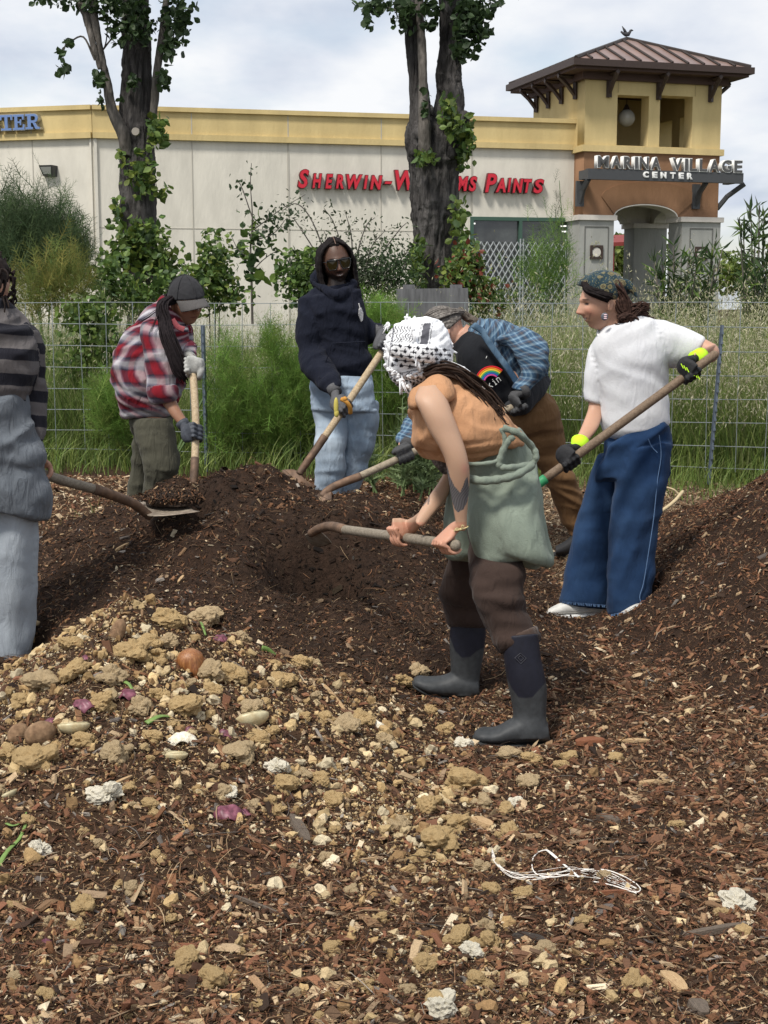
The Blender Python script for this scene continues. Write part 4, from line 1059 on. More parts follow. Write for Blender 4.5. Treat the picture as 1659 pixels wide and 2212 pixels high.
# roof
ov = .58; ze0 = Z_e - .02
mb = MB(); tb(-ov, W_ + ov, -ov, D_ + ov, ze0 + .10, ze0 + .26); adopt(mb.build('eave_fascia', dkbrown), tower)
mb = MB(); tb(-ov + .1, W_ + ov - .1, -ov + .1, D_ + ov - .1, ze0 + .03, ze0 + .10); tb(-.12, W_ + .12, -.12, D_ + .12, ze0 - .14, ze0 + .03); adopt(mb.build('soffit', mat('soffit_brown', (.07, .04, .03), rough=.7)), tower)
apex = tp(W_ / 2, D_ / 2, 0); zap = at(1361, 84, apex[1])[2]
zr0 = ze0 + .26; ro = .50
Cn = [tp(-ro, -ro, zr0), tp(W_ + ro, -ro, zr0), tp(W_ + ro, D_ + ro, zr0), tp(-ro, D_ + ro, zr0)]
AP = np.array([apex[0], apex[1], zap])
mb = MB(); mb.add(Cn + [AP], [(0, 1, 4), (1, 2, 4), (2, 3, 4), (3, 0, 4)]); mb.add(Cn, [(3, 2, 1, 0)])
rf = mb.build('roof', roofm); adopt(rf, tower)
mb = MB()
for i in range(4):
    a, b = Cn[i], Cn[(i + 1) % 4]; mid = (a + b) / 2; nrm = np.cross(b - a, AP - a); nrm /= np.linalg.norm(nrm)
    for t in np.linspace(0, 1, 12)[1:-1]:
        p0 = a + (b - a) * t; k = 1 - abs(2 * t - 1); p1 = p0 + (AP - mid) * k
        mb.tube([p0 + nrm * .03, p1 + nrm * .03], .03, 4)
    mb.tube([a + nrm * .02, AP], .055, 6)
s_ = mb.build('standing_seams', seamroof); sub(s_, rf)
# brackets under the eaves
def bracket(base, out_, L=.48, hgt=.55):
    mb = MB(); o_ = np.array([*out_, 0]); z_ = np.array([0, 0, 1.0])
    mb.tube([base, base - z_ * hgt], .07, 4); mb.tube([base + o_ * L, base], .06, 4)
    mb.tube([base + o_ * L * .95 - z_ * .02, base + o_ * L * .45 - z_ * .22, base - z_ * (hgt - .08)], .055, 4); return adopt(mb.build('bracket', dkbrown), tower)
for x in (1312, 1419, 1531): s = ts_(x); bracket(tp(s, -.04, ze0 - .0), tn)
for d in (.5, 1.35, 2.2, 3.0): bracket(tp(-.04, d, ze0 - .0), -tow)
for d in (.5, 1.6, 2.8): bracket(tp(W_ + .04, d, ze0 - .0), tow)
# hanging globe lamp inside the left opening
gp = tp(along(1352, TO - tn * 1.0, tow), 1.0, 0); gz = at(1351, 255, gp[1])[2]
gl = thing('globe_lamp', 'clear glass globe lamp hanging in the left tower opening', 'lamp', (gp[0], gp[1], gz))
V, F = sphere(20, 14)
gg = mat('frosted_globe', (.50, .50, .46), rough=.15, spec=.6)
adopt(mesh_np('globe', V * .22 + np.array([gp[0], gp[1], gz]), F, gg, None, True), gl)
mb = MB(); mb.tube([(gp[0], gp[1], gz + .2), (gp[0], gp[1], gz + .34)], [.10, .03], 8); mb.tube([(gp[0], gp[1], gz + .3), (gp[0], gp[1], Z_e)], .012, 5); adopt(mb.build('chain', dkbrown), gl)
# bird on the apex
bird = thing('bird', 'small dark bird perched on the tip of the tower roof', 'bird', (apex[0], apex[1], zap))
mb = MB(); b0 = np.array([apex[0], apex[1], zap + .16]); ux = np.array([tow[0], tow[1], 0])
P = [b0 - ux * .24 + (0, 0, .10), b0 - ux * .14 + (0, 0, .03), b0 - ux * .04, b0 + ux * .07 + (0, 0, .02), b0 + ux * .13 + (0, 0, .09), b0 + ux * .16 + (0, 0, .15), b0 + ux * .21 + (0, 0, .17), b0 + ux * .28 + (0, 0, .16)]
mb.tube(P, [.035, .05, .085, .085, .05, .05, .04, .008], 8)
mb.tube([b0 - ux * .02 + (0, 0, .03), b0 - ux * .1 + (0, 0, .16), b0 - ux * .2 + (0, 0, .30)], [.06, .05, .01], 6, flat=.3)
mb.tube([b0 - (0, 0, .04), b0 - (0, 0, .2)], .012, 5)
for i_, v_ in enumerate(mb.V): mb.V[i_] = (v_ - AP) * .68 + AP
adopt(mb.build('body', mat('bird_grey', (.05, .05, .055), rough=.8), smooth=True), bird)

# ---- sign beam with raised letters
bm_ = thing('beam_sign', 'grey beam sign with standing letters MARINA VILLAGE and white CENTER below', 'sign', (TO[0], TO[1], 0))
bd = -.55
TOb = TO + tn * .62
s0, s1 = along(1272, TOb, tow), along(1609, TOb, tow)
zb1, zb0 = at(1272, 364, TOb[1])[2], at(1272, 387, TOb[1])[2]
mb = MB(); obox(mb, TOb, tow, tn, s0, s1, -.16, 0, zb0, zb1); beam = mb.build('beam', signgrey); adopt(beam, bm_)
mb = MB(); obox(mb, TOb, tow, tn, s1 - .16, s1, -.75, -.16, zb0 + .02, zb1 - .02); obox(mb, TOb, tow, tn, s0, s0 + .14, -.55, -.16, zb0 + .02, zb1 - .02); adopt(mb.build('return_beam', signgrey), bm_)
for (x, sideways) in ((1276, 0), (1532, 0), (1549, 1)):
    mb = MB(); s = along(x, TOb, tow); q = TOb + tow * s
    zt_ = zb0; zl_ = zb0 - .62
    w0 = TO + tow * s
    if not sideways:
        mb.box(((w0[0] + tn[0] * .04), (w0[1] + tn[1] * .04), (zt_ + zl_) / 2), (.20, .09, zt_ - zl_), np.array([[tow[0], -tow[1], 0], [tow[1], tow[0], 0], [0, 0, 1]]))
        a = [w0[0] + tn[0] * .05, w0[1] + tn[1] * .05, zl_ + .1]; b = [q[0] - tn[0] * .1, q[1] - tn[1] * .1, zt_]
        m_ = [(a[0] + b[0]) / 2 - tn[0] * .08, (a[1] + b[1]) / 2 - tn[1] * .08, (a[2] + b[2]) / 2 + .02]; mb.tube([a, m_, b], .075, 4)
    else:
        w1 = TO + tow * (W_ + .02); a = [w1[0] - tn[0] * .1, w1[1] - tn[1] * .1, zl_ + .02]; b = [w1[0] + tow[0] * .55 + tn[0] * .3, w1[1] + tow[1] * .55 + tn[1] * .3, zt_ + .02]
        m_ = [(a[0] + b[0]) / 2 - tow[0] * .1, (a[1] + b[1]) / 2 - tow[1] * .1, (a[2] + b[2]) / 2]; mb.tube([a, m_, b], .07, 4)
    adopt(mb.build('bracket', signgrey), bm_)
dark_letter = mat('dark_letter_face', (.085, .085, .085), rough=.45)
rowM = []
def letters_in(word, x0, x1, yt0, yb0, yt1, yb1, fill=.86):
    wd = {'I': .42, 'M': 1.25, 'W': 1.3, 'N': 1.05, 'A': 1.1, 'V': 1.08, 'G': 1.08, 'C': 1.02, 'L': .88, 'E': .92, 'T': .95}
    tot = sum(wd.get(c, 1) for c in word); x = x0; out = []
    for c in word:
        w = wd.get(c, 1) / tot * (x1 - x0); t = (x - x0) / (x1 - x0)
        out.append((c, x, x + w * fill, yt0 + (yt1 - yt0) * t, yb0 + (yb1 - yb0) * t)); x += w
    return out
rowM = letters_in('MARINA', 1288, 1430, 336, 363, 340, 369) + letters_in('VILLAGE', 1450, 1606, 341, 370, 347, 375)
letter_row(rowM, TO, tow, tn, .55, dark_letter, white_p, bm_, .02, 0, .17)
letter_row(letters_in('CENTER', 1391, 1506, 370, 384, 374, 388, fill=.62), TO, tow, tn, .63, white_p, white_p, bm_, .012, 0, .02)
# ---- things seen through the arch
far = thing('awning', 'dull red sloping awning seen through the tower arch', 'awning', tuple(at(1390, 520, 52)))
mb = MB(); a, b, c, d = at(1320, 508, 50), at(1385, 505, 50), at(1400, 520, 54), at(1310, 524, 54)
P = [a, b, at(1400, 520, 47), at(1318, 524, 47)]; P = [np.array(p) for p in P]; P += [p - np.array([0, 0, .12]) for p in P]
mb.add(P, [(0, 1, 2, 3), (7, 6, 5, 4), (0, 4, 5, 1), (1, 5, 6, 2), (2, 6, 7, 3), (3, 7, 4, 0)])
P = [at(1448, 486, 50), at(1476, 492, 50), at(1480, 500, 47), at(1444, 502, 47)]; P = [np.array(p) for p in P]; P += [p - np.array([0, 0, .12]) for p in P]
mb.add(P, [(0, 1, 2, 3), (7, 6, 5, 4), (0, 4, 5, 1), (1, 5, 6, 2), (2, 6, 7, 3), (3, 7, 4, 0)])
for q in (at(1325, 512, 49), at(1382, 512, 49), at(1455, 495, 49)): mb.tube([q, (q[0], q[1], .2)], .06, 6)
adopt(mb.build('canopy', mat('red_awning', (.20, .035, .03), rough=.7)), far)
# ------------------------------------------------------------------ silhouettes: tubes given by their left and right edges as seen, with real depth
def loft(st, Y, depth=1.0, seg=20, n=6, squash=2.2, Yd=None, ret=False):
    """st: (xl, yl, xr, yr[, dY[, depth ratio]]) -> verts, quads, (u, v) per vertex"""
    S = []
    for s in st:
        s = list(s) + [0.0] * max(0, 5 - len(s)); s = s + [depth] if len(s) < 6 else s
        S.append(s)
    S = catmull(np.array(S, float), n)
    V, UV, vlen, prev = [], [], 0.0, None
    ang = np.linspace(0, 2 * math.pi, seg, endpoint=False)
    ca, sa = np.cos(ang), np.sin(ang)
    pw = 2.0 / squash
    ca2, sa2 = np.sign(ca) * np.abs(ca) ** pw, np.sign(sa) * np.abs(sa) ** pw
    for s in S:
        a, b = at(s[0], s[1], Y + s[4]), at(s[2], s[3], Y + s[4])
        c = (a + b) / 2; h = (b - a) / 2; r = np.linalg.norm(h); hx = h / (r + 1e-9)
        look = c - np.array([0, 0, EYE]); look = look / np.linalg.norm(look)
        dv = look - hx * look.dot(hx); dv /= np.linalg.norm(dv)
        if prev is not None: vlen += np.linalg.norm(c - prev)
        prev = c
        V.append(c + r * ca2[:, None] * hx + r * s[5] * sa2[:, None] * dv)
        UV.append(np.stack([ang * r * (1 + s[5]) / 2, np.full(seg, vlen), np.zeros(seg)], -1))
    m = len(S); V = np.array(V).reshape(-1, 3); UV = np.array(UV).reshape(-1, 3)
    i, j = np.meshgrid(np.arange(m - 1), np.arange(seg), indexing='ij'); j2 = (j + 1) % seg
    F = np.stack([i * seg + j, i * seg + j2, (i + 1) * seg + j2, (i + 1) * seg + j], -1).reshape(-1, 4)
    # orientation: make the surface face outwards
    q = V[F[0]]; nn = np.cross(q[1] - q[0], q[2] - q[0])
    if nn.dot(q.mean(0) - V[:seg].mean(0)) < 0: F = F[:, ::-1]
    c0, c1 = V[:seg].mean(0), V[-seg:].mean(0); k = len(V)
    V = np.vstack([V, c0, c1]); UV = np.vstack([UV, UV[:seg].mean(0), UV[-seg:].mean(0)])
    jj = np.arange(seg); j2 = (jj + 1) % seg
    A = np.stack([np.full(seg, k), jj, j2], -1); B = np.stack([np.full(seg, k + 1), (m - 1) * seg + j2, (m - 1) * seg + jj], -1)
    if True:
        n0 = np.cross(V[A[0][1]] - V[A[0][0]], V[A[0][2]] - V[A[0][0]])
        if n0.dot(V[seg:2 * seg].mean(0) - c0) > 0: A = A[:, ::-1]
        n1 = np.cross(V[B[0][1]] - V[B[0][0]], V[B[0][2]] - V[B[0][0]])
        if n1.dot(V[-2 * seg - 2:-seg - 2].mean(0) - c1) > 0: B = B[:, ::-1]
    return V, [F, np.concatenate([A, B])], UV

# leaves -----------------------------------------------------------------
LEAF_V = np.array([(0, -.5, 0), (.34, -.22, .05), (.36, .08, .06), (0, .55, -.04), (-.36, .08, .06), (-.34, -.22, .05), (0, -.1, -.03)])
LEAF_F = np.array([(0, 1, 6), (1, 2, 6), (2, 3, 6), (3, 4, 6), (4, 5, 6), (5, 0, 6)])
LANCE_V = np.array([(0, -.5, 0), (.07, -.1, .03), (0, .5, -.08), (-.07, -.1, .03)]); LANCE_F = np.array([(0, 1, 2, 3)])
def leaf_mat(name, tr=.35, rough=.5):
    return mat(name, useattr=True, rough=rough, spec=.35, trans=tr, var=.15, vscale=3)
leafm = leaf_mat('leaf')
def leafset(pos, size, cols, up=0.5, tv=LEAF_V, tf=LEAF_F, asp=1.0):
    n = len(pos); d = rng.normal(size=(n, 3)); d[:, 2] += up; R = rotmats(n, d)
    s = size * (0.6 + 0.8 * rng.random(n)); S = np.stack([s * asp, s, s], -1)
    cc = cols[rng.integers(len(cols), size=n)] * (0.7 + 0.6 * rng.random((n, 1)))
    return scatter(tv, tf, pos, R, S, col=cc)
GREENS = np.array([(.08, .135, .035), (.105, .175, .04), (.055, .10, .03), (.14, .21, .045)])
YELLOWG = np.array([(.16, .20, .04), (.12, .17, .035), (.09, .13, .03)])
DKGREEN = np.array([(.03, .055, .02), (.04, .07, .028), (.05, .085, .03)])
GREYG = np.array([(.085, .115, .06), (.11, .14, .075), (.06, .09, .045)])

# trees -------------------------------------------------------------------
bark = mat('poplar_bark', (0.030, 0.027, 0.026), rough=.95, spec=.1, var=.55, vscale=9, stretch=(1, 1, .13), col2=(0.115, 0.108, 0.104), bump=.10, bscale=11)
bark2 = mat('branch_bark', (0.16, 0.145, 0.13), rough=.95, spec=.1, var=.4, vscale=14, stretch=(1, 1, .3), col2=(0.09, 0.08, 0.07), bump=.015, bscale=24)
def barked(sts, Y, seed, amp=.035, seg=110, fr=9.0, depth=1.0):
    V, F, UV = loft(sts, Y, depth, seg=seg if seg > 60 else 32, n=26)
    c = V - 0
    me_n = np.zeros_like(V)
    for f in F:
        q = V[f]; nn = np.cross(q[:, 1] - q[:, 0], q[:, 2] - q[:, 0])
        for k in range(f.shape[1]): np.add.at(me_n, f[:, k], nn)
    me_n /= np.linalg.norm(me_n, axis=1)[:, None] + 1e-12
    P = V * np.array([fr, fr, fr * .16])
    rdg = 1 - np.abs(fbm(P, 1.0, seed, 3)) * 4
    P2 = V * np.array([26, 26, 5.0]) + 3 * fbm(V, 2.0, seed + 5, 2)[:, None]
    rd2 = 1 - np.abs(fbm(P2, 1.0, seed + 2, 2)) * 5
    V = V + me_n * (amp * (rdg - .5) + amp * .55 * (rd2 - .4) + amp * 1.2 * fbm(V, 2.5, seed + 9, 3))[:, None]
    return V, F
tree1 = thing('poplar_tree', 'dark ridged poplar with two slim pale limbs, left of the two trees', 'tree', tuple(at(305, 900, 17)))
Yt = 17.0
V, F = barked([(272, 780, 352, 780), (276, 650, 346, 650), (267, 560, 338, 560), (262, 450, 335, 450), (261, 330, 331, 330), (263, 300, 329, 300), (262, 225, 325, 225), (267, 120, 323, 120), (266, 0, 321, 0), (270, -120, 318, -120), (276, -400, 314, -400)], Yt, 5, .03)
adopt(mesh_np('trunk', V, F, bark, None, True), tree1)
for sd, sts in ((7, [(262, 330, 288, 340, -.15), (252, 290, 278, 285, -.2), (232, 240, 252, 232, -.2), (222, 180, 240, 176, -.2), (214, 130, 228, 128, -.25), (200, 60, 215, 56, -.3), (187, 0, 207, 0, -.3), (170, -90, 190, -90, -.4)]),
                (8, [(212, 150, 222, 148, -.25), (196, 100, 208, 98, -.3), (180, 40, 194, 38, -.3), (166, 10, 182, 4, -.3), (140, -60, 156, -64, -.3)]),
                (9, [(318, 300, 334, 300, -.1), (325, 230, 341, 228, -.15), (332, 150, 348, 150, -.2), (345, 60, 360, 60, -.2), (352, 0, 366, 0, -.2), (360, -90, 374, -90, -.2)])):
    V, F = barked(sts, Yt, sd, .008, 16, 14); adopt(mesh_np('limb', V, F, bark2, None, True), tree1)
mb = MB()
def twig(pts, Y, w0, w1): mb.tube(catmull([at(x, y, Y) for (x, y) in pts], 5), np.linspace(w0, w1, 5 * (len(pts) - 1) + 1), 5)
twig([(205, 130), (180, 80), (150, 92), (140, 100), (128, 118)], 16.8, .014, .004); twig([(140, 100), (136, 130), (142, 158)], 16.8, .006, .003)
twig([(213, 120), (240, 85), (258, 70), (270, 60)], 16.8, .012, .004); twig([(213, 125), (228, 95), (232, 50), (228, 10)], 16.8, .01, .004); twig([(352, 130), (368, 105), (376, 70), (380, 20)], 16.8, .01, .004)
adopt(mb.build('twigs', bark2), tree1)
mb = MB(); q = at(294, 285, 16.62); mb.tube([q, q + np.array([0, -.05, 0])], [.048, .044], 12, side=(0, 0, 1)); adopt(mb.build('sawn_knot', mat('knot', (.32, .29, .25), rough=.9)), tree1)
def blob(cx, cy, rx, ry, Y, n, dy=.25):
    a = np.clip(rng.normal(size=(n, 2)) * .5, -1.05, 1.05); Ys = Y + rng.normal(size=n) * dy * .5
    return np.array([at(cx + rx * p[0], cy + ry * p[1], yy) for p, yy in zip(a, Ys)])
def crown(root, spots, size, cols, name='crown', up=.3):
    s = [leafset(blob(*q), size, cols, up=up) for q in spots]
    V, F, C = joinsets(s); return adopt(mesh_np(name, V, F, leafm, None, False, col=C), root)
crown(tree1, [(290, 20, 36, 45, 16.6, 150), (300, 70, 34, 30, 16.6, 90), (375, 60, 34, 55, 16.7, 150), (390, 20, 34, 40, 16.7, 90), (362, 110, 14, 30, 16.7, 50), (352, 170, 14, 22, 16.7, 60), (235, 20, 45, 30, 16.7, 110), (130, -5, 60, 22, 16.7, 80), (190, 5, 30, 22, 16.7, 50),
              (248, 60, 26, 40, 16.7, 60), (146, 92, 10, 9, 16.8, 18), (133, 118, 12, 12, 16.8, 12), (136, 148, 13, 13, 16.8, 26), (216, 172, 13, 15, 16.6, 40), (218, 215, 8, 18, 16.7, 14), (288, 178, 14, 18, 16.6, 40), (90, -8, 24, 16, 16.8, 26), (260, 214, 5, 5, 16.7, 3),
              (290, -80, 130, 70, 17, 420, 1.2), (290, -260, 120, 90, 17, 500, 1.5)], .085, DKGREEN)
crown(tree1, [(340, 285, 20, 34, 16.6, 110), (335, 275, 14, 18, 16.55, 30), (300, 365, 38, 40, 16.6, 120), (318, 395, 26, 34, 16.6, 70), (352, 415, 16, 16, 16.6, 22), (252, 455, 14, 34, 16.7, 46), (300, 510, 62, 40, 16.5, 320), (305, 560, 85, 42, 16.5, 420), (280, 640, 90, 40, 16.4, 200), (345, 560, 26, 50, 16.6, 60), (258, 335, 8, 14, 16.7, 14), (365, 590, 40, 46, 16.6, 120)], .085, np.vstack([GREENS, YELLOWG[:2]]), 'shoots', .2)

tree2 = thing('poplar_tree', 'forked dark poplar with thick twin stems, right of the two trees', 'tree', tuple(at(940, 900, 15)))
Y2 = 15.0
V, F = barked([(896, 800, 992, 800), (901, 650, 990, 650), (900, 600, 982, 600), (896, 540, 984, 540), (893, 470, 985, 470), (890, 410, 988, 410), (888, 370, 992, 365), (884, 330, 996, 330), (880, 300, 1003, 300, 0, .8), (882, 280, 1005, 280, 0, .7), (890, 262, 1003, 262, 0, .6)], Y2, 15, .04)
adopt(mesh_np('trunk', V, F, bark, None, True), tree2)
V, F = barked([(925, 350, 1000, 350, .05), (935, 300, 1004, 300), (937, 262, 1003, 268), (943, 215, 1000, 215), (947, 150, 993, 150), (949, 100, 998, 100), (951, 40, 1004, 40), (952, 0, 1008, 0), (954, -150, 1008, -150), (960, -400, 1000, -400)], Y2, 16, .03)
adopt(mesh_np('trunk', V, F, bark, None, True), tree2)
V, F = barked([(884, 350, 935, 350, .1), (882, 310, 934, 310, .08), (886, 270, 936, 270), (886, 215, 926, 215), (883, 150, 918, 150), (875, 100, 908, 100), (872, 50, 905, 50), (866, 0, 900, 0), (860, -150, 900, -150), (856, -350, 890, -350)], Y2, 17, .02)
adopt(mesh_np('trunk', V, F, bark, None, True), tree2)
V, F = barked([(905, 345, 930, 345, -.25), (903, 300, 930, 300, -.3), (904, 240, 927, 240, -.28), (905, 180, 924, 180, -.25), (902, 100, 920, 100, -.2), (900, 50, 916, 50, -.15), (896, 0, 914, 0, -.1), (890, -100, 905, -100)], Y2, 18, .008, 16, 14)
adopt(mesh_np('limb', V, F, bark2, None, True), tree2)
mb = MB()
twig([(985, 150), (1015, 100), (1045, 40), (1060, 0)], 14.8, .012, .006); twig([(870, 30), (850, 20), (820, 15), (790, 30)], 14.8, .012, .004)
adopt(mb.build('twigs', bark2), tree2)
for (x, y, r) in ((905, 288, .05), (1003, 255, .06), (928, 238, .045), (990, 170, .03), (975, 330, .06), (893, 325, .05)):
    mb = MB(); mb.ball(at(x, y, 14.78), (r, r * .7, r * 1.3), 12, 8); adopt(mb.build('burl', bark, smooth=True), tree2)
crown(tree2, [(812, 15, 45, 18, 14.8, 90), (795, 48, 8, 14, 14.8, 12), (872, 40, 22, 30, 14.8, 60), (880, 15, 18, 20, 14.8, 40), (930, 15, 24, 24, 14.8, 70), (925, 55, 20, 10, 14.8, 30), (1015, 60, 34, 46, 14.7, 220), (1020, 20, 44, 30, 14.7, 150), (1000, 110, 26, 22, 14.7, 90), (1075, 5, 16, 12, 14.8, 12), (917, 225, 12, 40, 14.6, 26), (1040, 50, 30, 30, 14.8, 40),
              (1000, -80, 150, 70, 15, 420, 1.0), (900, -250, 150, 90, 15, 400, 1.5)], .078, DKGREEN)
crown(tree2, [(968, 245, 20, 40, 14.5, 120), (982, 275, 18, 40, 14.5, 70), (1008, 300, 16, 50, 14.7, 150), (998, 345, 14, 24, 14.7, 40), (918, 340, 26, 16, 14.5, 60), (990, 480, 20, 50, 14.6, 120), (1002, 560, 32, 50, 14.5, 150), (905, 545, 22, 34, 14.6, 60), (900, 590, 26, 50, 14.5, 90)], .075, np.vstack([GREENS, YELLOWG]), 'shoots', .2)

# ------------------------------------------------------------------ shrubs behind the fence
def base_of(x, Y): q = at(x, 900, Y); return (q[0], q[1], float(G(np.array([q[0]]), np.array([q[1]]))[0]))
def zpix(x, y, Y): return at(x, y, Y)
def shrub(name, label, cat, x, Y, spots, size, cols, stems=(), tv=LEAF_V, tf=LEAF_F, up=.4, sw=.012, asp=1.0):
    root = thing(name, label, cat, base_of(x, Y))
    mb = MB(); b = np.array(base_of(x, Y))
    for s in spots[:14]:
        t = at(s[0], s[1], Y); m = (b + t) / 2 + np.array([(t[0] - b[0]) * .2, 0, .1]); mb.tube(catmull([b, m, t], 5), np.linspace(sw, sw * .3, 11), 5)
    for st in stems: mb.tube(catmull([at(px, py, Y) for (px, py) in st], 5), np.linspace(sw * .8, sw * .2, 5 * (len(st) - 1) + 1), 5)
    adopt(mb.build('stem', bark2), root)
    s = [leafset(blob(*q), size, cols, up=up, tv=tv, tf=tf, asp=asp) for q in spots]
    V, F, C = joinsets(s); adopt(mesh_np('foliage', V, F, leafm, None, False, col=C), root); return root
def along_stems(stems, Y, n, spread):
    out = []
    for st in stems:
        P = catmull([at(px, py, Y) for (px, py) in st], 10); i = rng.integers(len(P), size=n); out.append(P[i] + rng.normal(size=(n, 3)) * spread)
    return np.concatenate(out)
# ivy-leaved sapling in front of the cream wall
st = [[(545, 700), (543, 600), (541, 540), (545, 470), (541, 400), (543, 352)], [(543, 500), (570, 480), (610, 450), (660, 420)], [(541, 560), (515, 540), (500, 510)], [(545, 470), (520, 400), (508, 395)], [(545, 520), (590, 505), (620, 470)], [(541, 590), (570, 560), (600, 540)]]
r = thing('ivy_sapling', 'thin sapling with large lobed leaves standing alone against the cream wall', 'sapling', base_of(545, 14))
mb = MB()
for i, s in enumerate(st): mb.tube(catmull([at(px, py, 14) for (px, py) in s], 5), np.linspace(.014 if i == 0 else .007, .003, 5 * (len(s) - 1) + 1), 5)
adopt(mb.build('stem', bark2), r)
V, F, C = joinsets([leafset(along_stems(st, 14, 26, .05), .055, DKGREEN), leafset(blob(548, 520, 42, 60, 14, 40), .11, GREENS), leafset(blob(570, 600, 40, 20, 14, 14), .13, GREENS), leafset(blob(605, 470, 50, 30, 14, 60), .05, DKGREEN)])
adopt(mesh_np('foliage', V, F, leafm, None, False, col=C), r)
# thin-leaved arching shrub behind the man in the hoodie
st = [[(720, 640), (690, 560), (640, 480), (630, 470)], [(740, 640), (700, 540), (670, 470), (640, 440), (610, 455)], [(760, 640), (740, 540), (720, 480), (700, 450)], [(770, 640), (770, 560), (790, 490), (810, 470)], [(790, 650), (820, 560), (860, 500), (880, 480)], [(760, 640), (760, 520), (745, 455)],
      [(800, 650), (850, 580), (890, 530)], [(740, 640), (680, 580), (640, 540)], [(780, 640), (800, 540), (830, 500)], [(700, 650), (650, 600), (620, 560)], [(800, 650), (850, 620), (880, 560)], [(770, 640), (740, 580), (700, 500)]]
r = thing('arching_shrub', 'fine-leaved arching shrub behind the man in the black hoodie', 'shrub', base_of(760, 12.5))
mb = MB()
for s in st: mb.tube(catmull([at(px, py, 12.5) for (px, py) in s], 5), np.linspace(.008, .003, 5 * (len(s) - 1) + 1), 4)
adopt(mb.build('stem', bark2), r)
V, F, C = joinsets([leafset(along_stems(st, 12.5, 90, .05), .034, GREYG * .75, asp=.6), leafset(blob(770, 600, 80, 60, 12.5, 2200), .036, GREYG * .75, asp=.6), leafset(blob(850, 590, 60, 70, 12.5, 1200), .036, DKGREEN * 1.3, asp=.6), leafset(blob(660, 600, 60, 60, 12.5, 1200), .05, GREENS)])
adopt(mesh_np('foliage', V, F, leafm, None, False, col=C), r)
shrub('leafy_shrub', 'mid green leafy shrub in front of the wall between left tree and sapling', 'shrub', 460, 13, [(465, 560, 34, 60, 13, 420), (450, 600, 60, 40, 13, 420), (475, 640, 70, 40, 13, 400)], .055, np.vstack([GREENS, YELLOWG[:1]]))
shrub('leafy_shrub', 'green shrub growing round the foot of the left tree', 'shrub', 250, 14, [(235, 600, 40, 50, 14, 300), (260, 640, 80, 40, 14, 400), (360, 620, 50, 40, 14, 260)], .06, GREENS)
shrub('berry_shrub', 'bushy shrub with some red leaves at the foot of the right tree', 'shrub', 1005, 13, [(1010, 570, 36, 46, 13, 420), (1030, 620, 50, 40, 13, 420), (985, 600, 40, 40, 13, 300), (1050, 650, 60, 40, 13, 300)], .05, np.vstack([GREENS, YELLOWG, [(.20, .05, .03)]]))
shrub('leafy_shrub', 'leafy green bush against the wire fence left of the plaid shirt', 'shrub', 190, 10.8, [(185, 680, 60, 40, 10.7, 380), (215, 740, 60, 50, 10.7, 420), (170, 790, 60, 50, 10.7, 300)], .05, np.vstack([GREENS, YELLOWG[1:]]))
# oleanders
def oleander(x, Y, tips, label, nl=30):
    root = thing('oleander', label, 'shrub', base_of(x, Y)); mb = MB(); b = np.array(base_of(x, Y)); pos, dirs = [], []
    for (tx, ty, dd) in tips:
        t = at(tx, ty, Y + dd); m = (b + t) / 2 + np.array([(t[0] - b[0]) * .15, 0, .15]); P = catmull([b, m, t], 8); mb.tube(P, np.linspace(.014, .005, len(P)), 5)
        for k in range(nl):
            i = rng.integers(len(P) // 2, len(P)); q = P[i]; d = (P[min(i + 1, len(P) - 1)] - P[max(i - 1, 0)]); d /= np.linalg.norm(d)
            v = d * rng.uniform(.2, .9) + rng.normal(size=3) * .65; v /= np.linalg.norm(v); pos.append(q + v * .07); dirs.append(v)
    adopt(mb.build('stem', bark2), root)
    pos, dirs = np.array(pos), np.array(dirs); n = len(pos)
    y = dirs; h = rng.normal(size=(n, 3)); xx = np.cross(y, h); xx /= np.linalg.norm(xx, axis=1)[:, None]; z = np.cross(xx, y)
    R = np.stack([xx, y, z], 2); s = .15 * (.7 + .6 * rng.random(n)); cc = np.vstack([DKGREEN * 1.2, GREENS, GREYG])[rng.integers(11, size=n) % 10] * (.7 + .6 * rng.random((n, 1)))
    V, F, C = scatter(LANCE_V, LANCE_F, pos, R, np.stack([s * 1.15, s, s], -1), col=cc)
    adopt(mesh_np('foliage', V, F, leafm, None, False, col=C), root)
g3 = np.random.default_rng(3)
oleander(1460, 13, [(1400 + g3.uniform(0, 150), g3.uniform(545, 640), g3.uniform(-.4, .4)) for _ in range(16)] + [(1455, 530, 0), (1430, 555, 0), (1500, 545, 0), (1545, 520, .1), (1560, 540, 0)], 'spreading oleander with long narrow leaves hiding the tower pier', 34)
oleander(1640, 13, [(1590 + g3.uniform(0, 110), g3.uniform(500, 660), g3.uniform(-.4, .4)) for _ in range(14)] + [(1597, 470, 0), (1622, 455, .1), (1650, 470, 0), (1640, 445, 0), (1605, 495, 0), (1650, 520, 0), (1655, 560, 0)], 'taller dark oleander rising against the sky at the right edge', 36)
